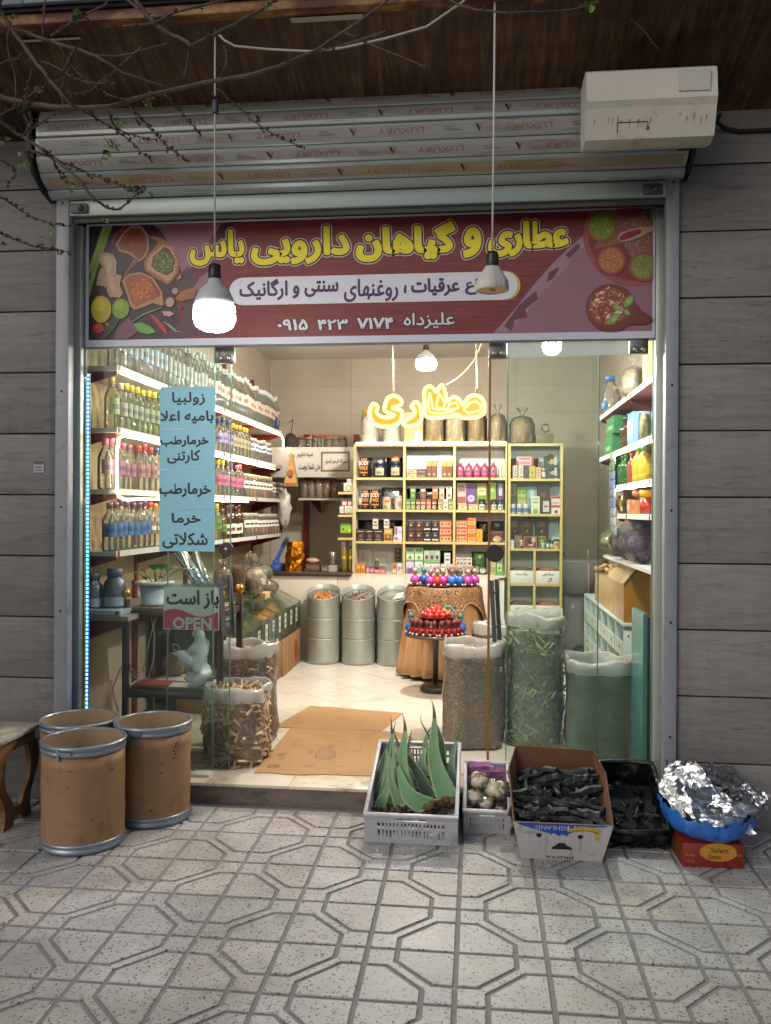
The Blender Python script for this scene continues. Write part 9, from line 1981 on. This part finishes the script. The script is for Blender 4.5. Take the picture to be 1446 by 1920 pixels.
def heap(cx, cy, zb, rx, ry, h, N_, Mr, amp, sd, rimw=1.0):
    vs, fs = [], []
    for j in range(Mr+1):
        v = j/Mr
        for i in range(N_):
            a = 2*PI*i/N_; k = 1+amp*noise.noise(Vector((math.cos(a)*2.2, math.sin(a)*2.2, v*3+sd)))+amp*.7*noise.noise(Vector((math.cos(a)*6, math.sin(a)*6, v*7+sd))); pr = math.sin(PI/2*(.25+.75*(1-v)))**.9 if v < 1 else 0.0
            vs.append(Vector((cx+rx*pr*k*math.cos(a), cy+ry*pr*k*math.sin(a), zb+h*math.sin(PI/2*v)*(1+amp*.6*noise.noise(Vector((math.cos(a)*3, math.sin(a)*3, sd+v)))))))
    for j in range(Mr):
        for i in range(N_): fs.append((j*N_+i, j*N_+(i+1) % N_, (j+1)*N_+(i+1) % N_, (j+1)*N_+i))
    return vs, fs
bb = thing('blue_bag', 'blue plastic bag spread open on the red carton around crumpled foil', 'bag', (.99, -.30, zg+.1))
mb = MB(); N_ = 48; vs, fs = [], []
prof6 = [(.55, .0), (.85, .012), (1.02, .05), (1.10, .10), (1.12, .135), (1.13, .155)]
for j, (k, z) in enumerate(prof6):
    for i in range(N_):
        a = 2*PI*i/N_; kk = k*(1+.05*noise.noise(Vector((math.cos(a)*3, math.sin(a)*3, j*.7)))+.03*math.sin(14*a+j*.6)*(j > 1)+.03*math.sin(23*a-j)*(j > 2)); back = .5+.5*math.sin(a)
        vs.append((.985+.168*kk*math.cos(a), -.29+.20*kk*math.sin(a), zg+.101+z*(.60+.12*back+.35*(math.cos(a) < -.3)*back)+.03*noise.noise(Vector((math.cos(a)*6, math.sin(a)*6, j*.4)))*(j > 2)))
for j in range(len(prof6)-1):
    for i in range(N_): fs.append((j*N_+i, j*N_+(i+1) % N_, (j+1)*N_+(i+1) % N_, (j+1)*N_+i))
mb.add(vs, fs, 0, True); mb.add([(.985, -.29, zg+.1015)]+[vs[i] for i in range(N_)], [(0, 1+(i+1) % N_, 1+i) for i in range(N_)]); put(mb, 'sheet', blueb, bb)
foilm = M('aluminium_foil', hx('#b9bcc2'), .22, 1.0, bump=.9, bscale=30, var=.08, scale=20)
foil = thing('foil_heap', 'heap of crumpled shiny aluminium foil lying in the blue bag', 'foil', (1.0, -.28, zg+.12))
rr = random.Random(31)
def foilblob(c, r, sd):
    mb = MB(); bm = bmesh.new(); bmesh.ops.create_icosphere(bm, subdivisions=4, radius=1); vs = []
    for v in bm.verts:
        q = v.co*3.2+Vector((sd, sd*2, 0)); n1 = 1-abs(noise.noise(q)); n2 = 1-abs(noise.noise(q*2.3)); n3 = 1-abs(noise.noise(q*5)); k = .64+.26*n1+.17*n2+.06*n3+rr.uniform(-.006, .006)
        vs.append(Vector(c)+Vector((v.co.x*r[0]*k, v.co.y*r[1]*k, v.co.z*r[2]*k)))
    bm.verts.index_update(); mb.add(vs, [tuple(v.index for v in f.verts) for f in bm.faces], 0, True); bm.free(); return mb
put(foilblob((1.0, -.28, zg+.175), (.17, .19, .07), 3), 'crumpled_ball', foilm, foil); put(foilblob((.98, -.18, zg+.22), (.17, .13, .055), 9), 'crumpled_ball', foilm, foil); put(foilblob((1.07, -.29, zg+.205), (.13, .14, .08), 14), 'crumpled_ball', foilm, foil)
def foilsheet(c, sx, sy, tl, sd, n=16):
    mb = MB(); vs = []; R_ = Euler(tl).to_matrix()
    for j in range(n+1):
        for i in range(n+1):
            u, v = i/n-.5, j/n-.5; q = Vector((u*6+sd, v*6, sd)); z = .045*(1-abs(noise.noise(q)))+.025*(1-abs(noise.noise(q*2.7)))+rr.uniform(-.0006, .0006)
            e = 1+.12*noise.noise(Vector((u*9, v*9, sd+5))); vs.append(Vector(c)+R_@Vector((u*sx*e, v*sy*e, z)))
    m_ = n+1; f = [(j*m_+i, j*m_+i+1, (j+1)*m_+i+1, (j+1)*m_+i) for j in range(n) for i in range(n)]; mb.add(vs, f, 0, True); mb.add([v-R_@Vector((0, 0, .0015)) for v in vs], [tuple(reversed(q)) for q in f], 0, True); return mb
for i, (c, sx, sy, tl) in enumerate((((1.0, -.36, zg+.185), .24, .20, (.75, .1, .2)), ((.93, -.27, zg+.225), .20, .24, (.55, -.5, 0)), ((1.11, -.26, zg+.23), .20, .18, (.4, .35, .4)), ((1.0, -.15, zg+.25), .30, .16, (.35, .05, 0)), ((1.17, -.30, zg+.215), .10, .12, (.3, -.5, .6)), ((.92, -.15, zg+.25), .16, .14, (.5, .1, -.3)))):
    put(foilsheet(c, sx, sy, tl, i*3.3), 'crumpled_sheet', foilm, foil)

# tree over the street side
bark = M('twig_bark', hx('#4a4038'), .8, var=.3, scale=30, bump=.4, bscale=60); budm = M('bud', hx('#33291f'), .8, var=.3); fresh = M('fresh_leaf', hx('#5f7a34'), .5, var=.3, scale=20)
tree = thing('tree', 'bare tree branches with buds and a few fresh leaves reaching in at the top left', 'tree', (-2.75, -1.0, gz(-1.0)))
mb = MB(); mb.tube([(-2.75, -1.0, gz(-1.0)), (-2.74, -1.02, .8), (-2.78, -.98, 1.7), (-2.72, -1.0, 2.5), (-2.66, -1.02, 3.1), (-2.5, -1.0, 3.7), (-2.3, -.95, 4.3)], [.085, .07, .062, .055, .045, .032, .02], 10); put(mb, 'trunk', bark, tree)
rr = random.Random(4); BUD = MB(); 
def br_(px, Y, r0, r1, root=None, buds=1):
    P = [at(x, y, Y=Y+.05*math.sin(i*1.3+Y*20)) for i, (x, y) in enumerate(px)]
    if root is not None: P = [Vector(root)]+P
    out = []
    for i in range(len(P)-1):
        a, b, c, d = P[max(0, i-1)], P[i], P[i+1], P[min(len(P)-1, i+2)]
        for q in range(4): t_ = q/4; out.append(.5*((2*b)+(c-a)*t_+(2*a-5*b+4*c-d)*t_*t_+(3*b-a-3*c+d)*t_**3)+Vector((rr.uniform(-1, 1), 0, rr.uniform(-1, 1)))*.0025)
    out.append(P[-1]); n = len(out); mb = MB(); mb.tube(out, [r0+(r1-r0)*i/(n-1) for i in range(n)], 7); o = put(mb, 'branch', bark, tree)
    if buds:
        mb = MB()
        for i in range(2, n, buds):
            p = out[i]; d = (out[min(n-1, i+1)]-out[i-1]).normalized(); s_ = Vector((rr.uniform(-1, 1), rr.uniform(-1, 1), rr.uniform(-1, 1))).normalized(); L_ = rr.uniform(.006, .016)
            mb.blob(p+s_*.006, (rr.uniform(.004, .009), .006, rr.uniform(.005, .010)), 1, .4, 3, i)
            if rr.random() < .5: mb.tube([p, p+s_*L_*1.4+d*L_], .0018, 4); mb.blob(p+s_*L_*1.4+d*L_, (.004, .004, .006), 1, .4, 3, i+5)
        stuff(put(mb, 'buds', budm, o))
    return o
TR1, TR2, TR3 = (-2.72, -1.0, 2.5), (-2.66, -1.02, 3.1), (-2.6, -1.0, 3.45)
br_([(-60,165),(0,182),(60,195),(130,201),(200,200),(250,186),(330,166),(420,148),(470,140),(520,125),(590,95),(640,62),(680,35),(740,-10)], -.95, .012, .005, TR2, 3)
br_([(-60,200),(0,228),(40,255),(80,280),(130,320),(180,375),(213,393),(240,380),(268,352)], -1.0, .010, .003, TR1, 2)
br_([(-30,-20),(0,20),(40,80),(70,120),(110,170),(140,200)], -.98, .010, .006, TR3, 4)
br_([(-40,40),(50,62),(110,82),(180,105),(230,135),(320,165)], -.92, .010, .004, TR3, 3)
br_([(245,-15),(290,45),(350,78),(362,85),(420,55),(500,12),(520,-10)], -.88, .010, .005, None, 2)
br_([(200,-20),(245,5),(275,30),(290,42)], -.9, .006, .004, None, 2); br_([(230,50),(290,42),(330,22),(400,5),(440,-5)], -.9, .006, .004, None, 2); br_([(95,68),(140,38),(190,12),(215,-10)], -.93, .005, .003, None, 3)
for pl_, Y, b_ in (([(240,195),(270,228),(300,260),(322,280),(347,297)], -.95, 1), ([(310,178),(330,200),(352,225),(375,246)], -.95, 1), ([(405,165),(440,195),(480,230),(520,255),(562,274)], -.95, 1), ([(60,282),(120,305),(165,325),(205,340),(240,355),(268,362)], -1.0, 1), ([(-30,360),(0,368),(40,395),(80,415),(130,424)], -1.0, 1), ([(-30,425),(0,437),(60,460),(100,466),(133,474)], -1.0, 1),
    ([(830,-8),(880,15),(940,22),(1000,22),(1060,18),(1108,10)], -.85, 2), ([(723,60),(640,85),(590,96)], -.95, 3), ([(640,60),(700,85),(760,110),(800,125)], -.9, 2), ([(355,85),(352,115),(345,150)], -.9, 1), ([(110,82),(140,130),(175,160),(210,180),(250,187)], -.95, 1), ([(130,130),(115,170),(120,205)], -.95, 1), ([(140,90),(120,130),(108,145)], -.95, 2),
    ([(265,90),(240,110),(200,145),(165,172),(130,176)], -.94, 1), ([(155,208),(195,230),(240,260),(270,290)], -.96, 1), ([(55,210),(60,235),(50,250),(62,290)], -.99, 1), ([(20,40),(15,90),(30,150),(28,200)], -1.0, 2), ([(60,130),(48,180),(45,215),(60,240)], -.98, 1), ([(420,85),(425,115),(408,150)], -.9, 1), ([(0,300),(30,320),(12,350)], -1.0, 1), ([(85,0),(82,40),(80,65)], -.9, 3), ([(180,105),(230,103),(270,92),(315,82)], -.92, 3), ([(40,255),(70,235),(100,215),(120,205)], -.97, 2), ([(1160,-5),(1180,30),(1205,55),(1240,100)], -.5, 4),
    ([(0,120),(40,110),(90,118),(150,150),(215,158)], -.97, 1), ([(200,200),(215,235),(240,250),(290,262)], -.95, 1), ([(80,280),(100,300),(115,330),(140,345)], -1.0, 1), ([(0,215),(30,200),(70,168),(108,150)], -.98, 2)):
    br_(pl_, Y, .0045, .002, None, b_)
for i, (x, y, n_) in enumerate(((226,232,4),(215,278,4),(203,270,3),(265,352,6),(290,368,3),(195,417,3),(192,290,2),(205,300,3),(130,352,3),(70,175,4),(45,285,3),(50,315,3),(10,265,4),(30,35,3),(145,30,5),(150,38,4),(500,12,4),(1106,8,6),(130,180,3),(285,185,5),(280,200,4),(150,30,4),(15,460,2),(103,432,2),(365,60,3),(245,362,2))):
    c = at(x, y, Y=-.98 if y > 200 else -.9); mb = MB()
    for k in range(n_): a = rr.uniform(0, 2*PI); d = Vector((math.cos(a), rr.uniform(-.6, .2), math.sin(a)*.8)); L_ = rr.uniform(.02, .038); leaf(mb, c+d*.004, c+d*L_, L_*.42)
    put(mb, 'leaf_cluster', fresh if i % 3 else M('dull_leaf', hx('#4a5a2c'), .55, var=.3), tree)
# white wire hanging under the canopy
P = [at(x, y, Y=-.78) for x, y in ((408,62),(420,75),(440,86),(500,92),(580,96),(640,90),(723,72),(800,50),(870,2),(885,-20))]; mb = MB(); mb.tube(P, .0045, 6); tag(put(mb, 'slack_wire', M('white_wire', hx('#a59f94'), .5), loc=tuple(P[4])), 'slack pale wire sagging below the canopy edge', 'wire')

for o in bpy.data.objects:
    if o.name.split('.')[0] in ('film_lettering', 'background_print', 'rust_streak', 'scuffs', 'faded_print', 'red_print', 'dark_print', 'contents_print'): stuff(o)
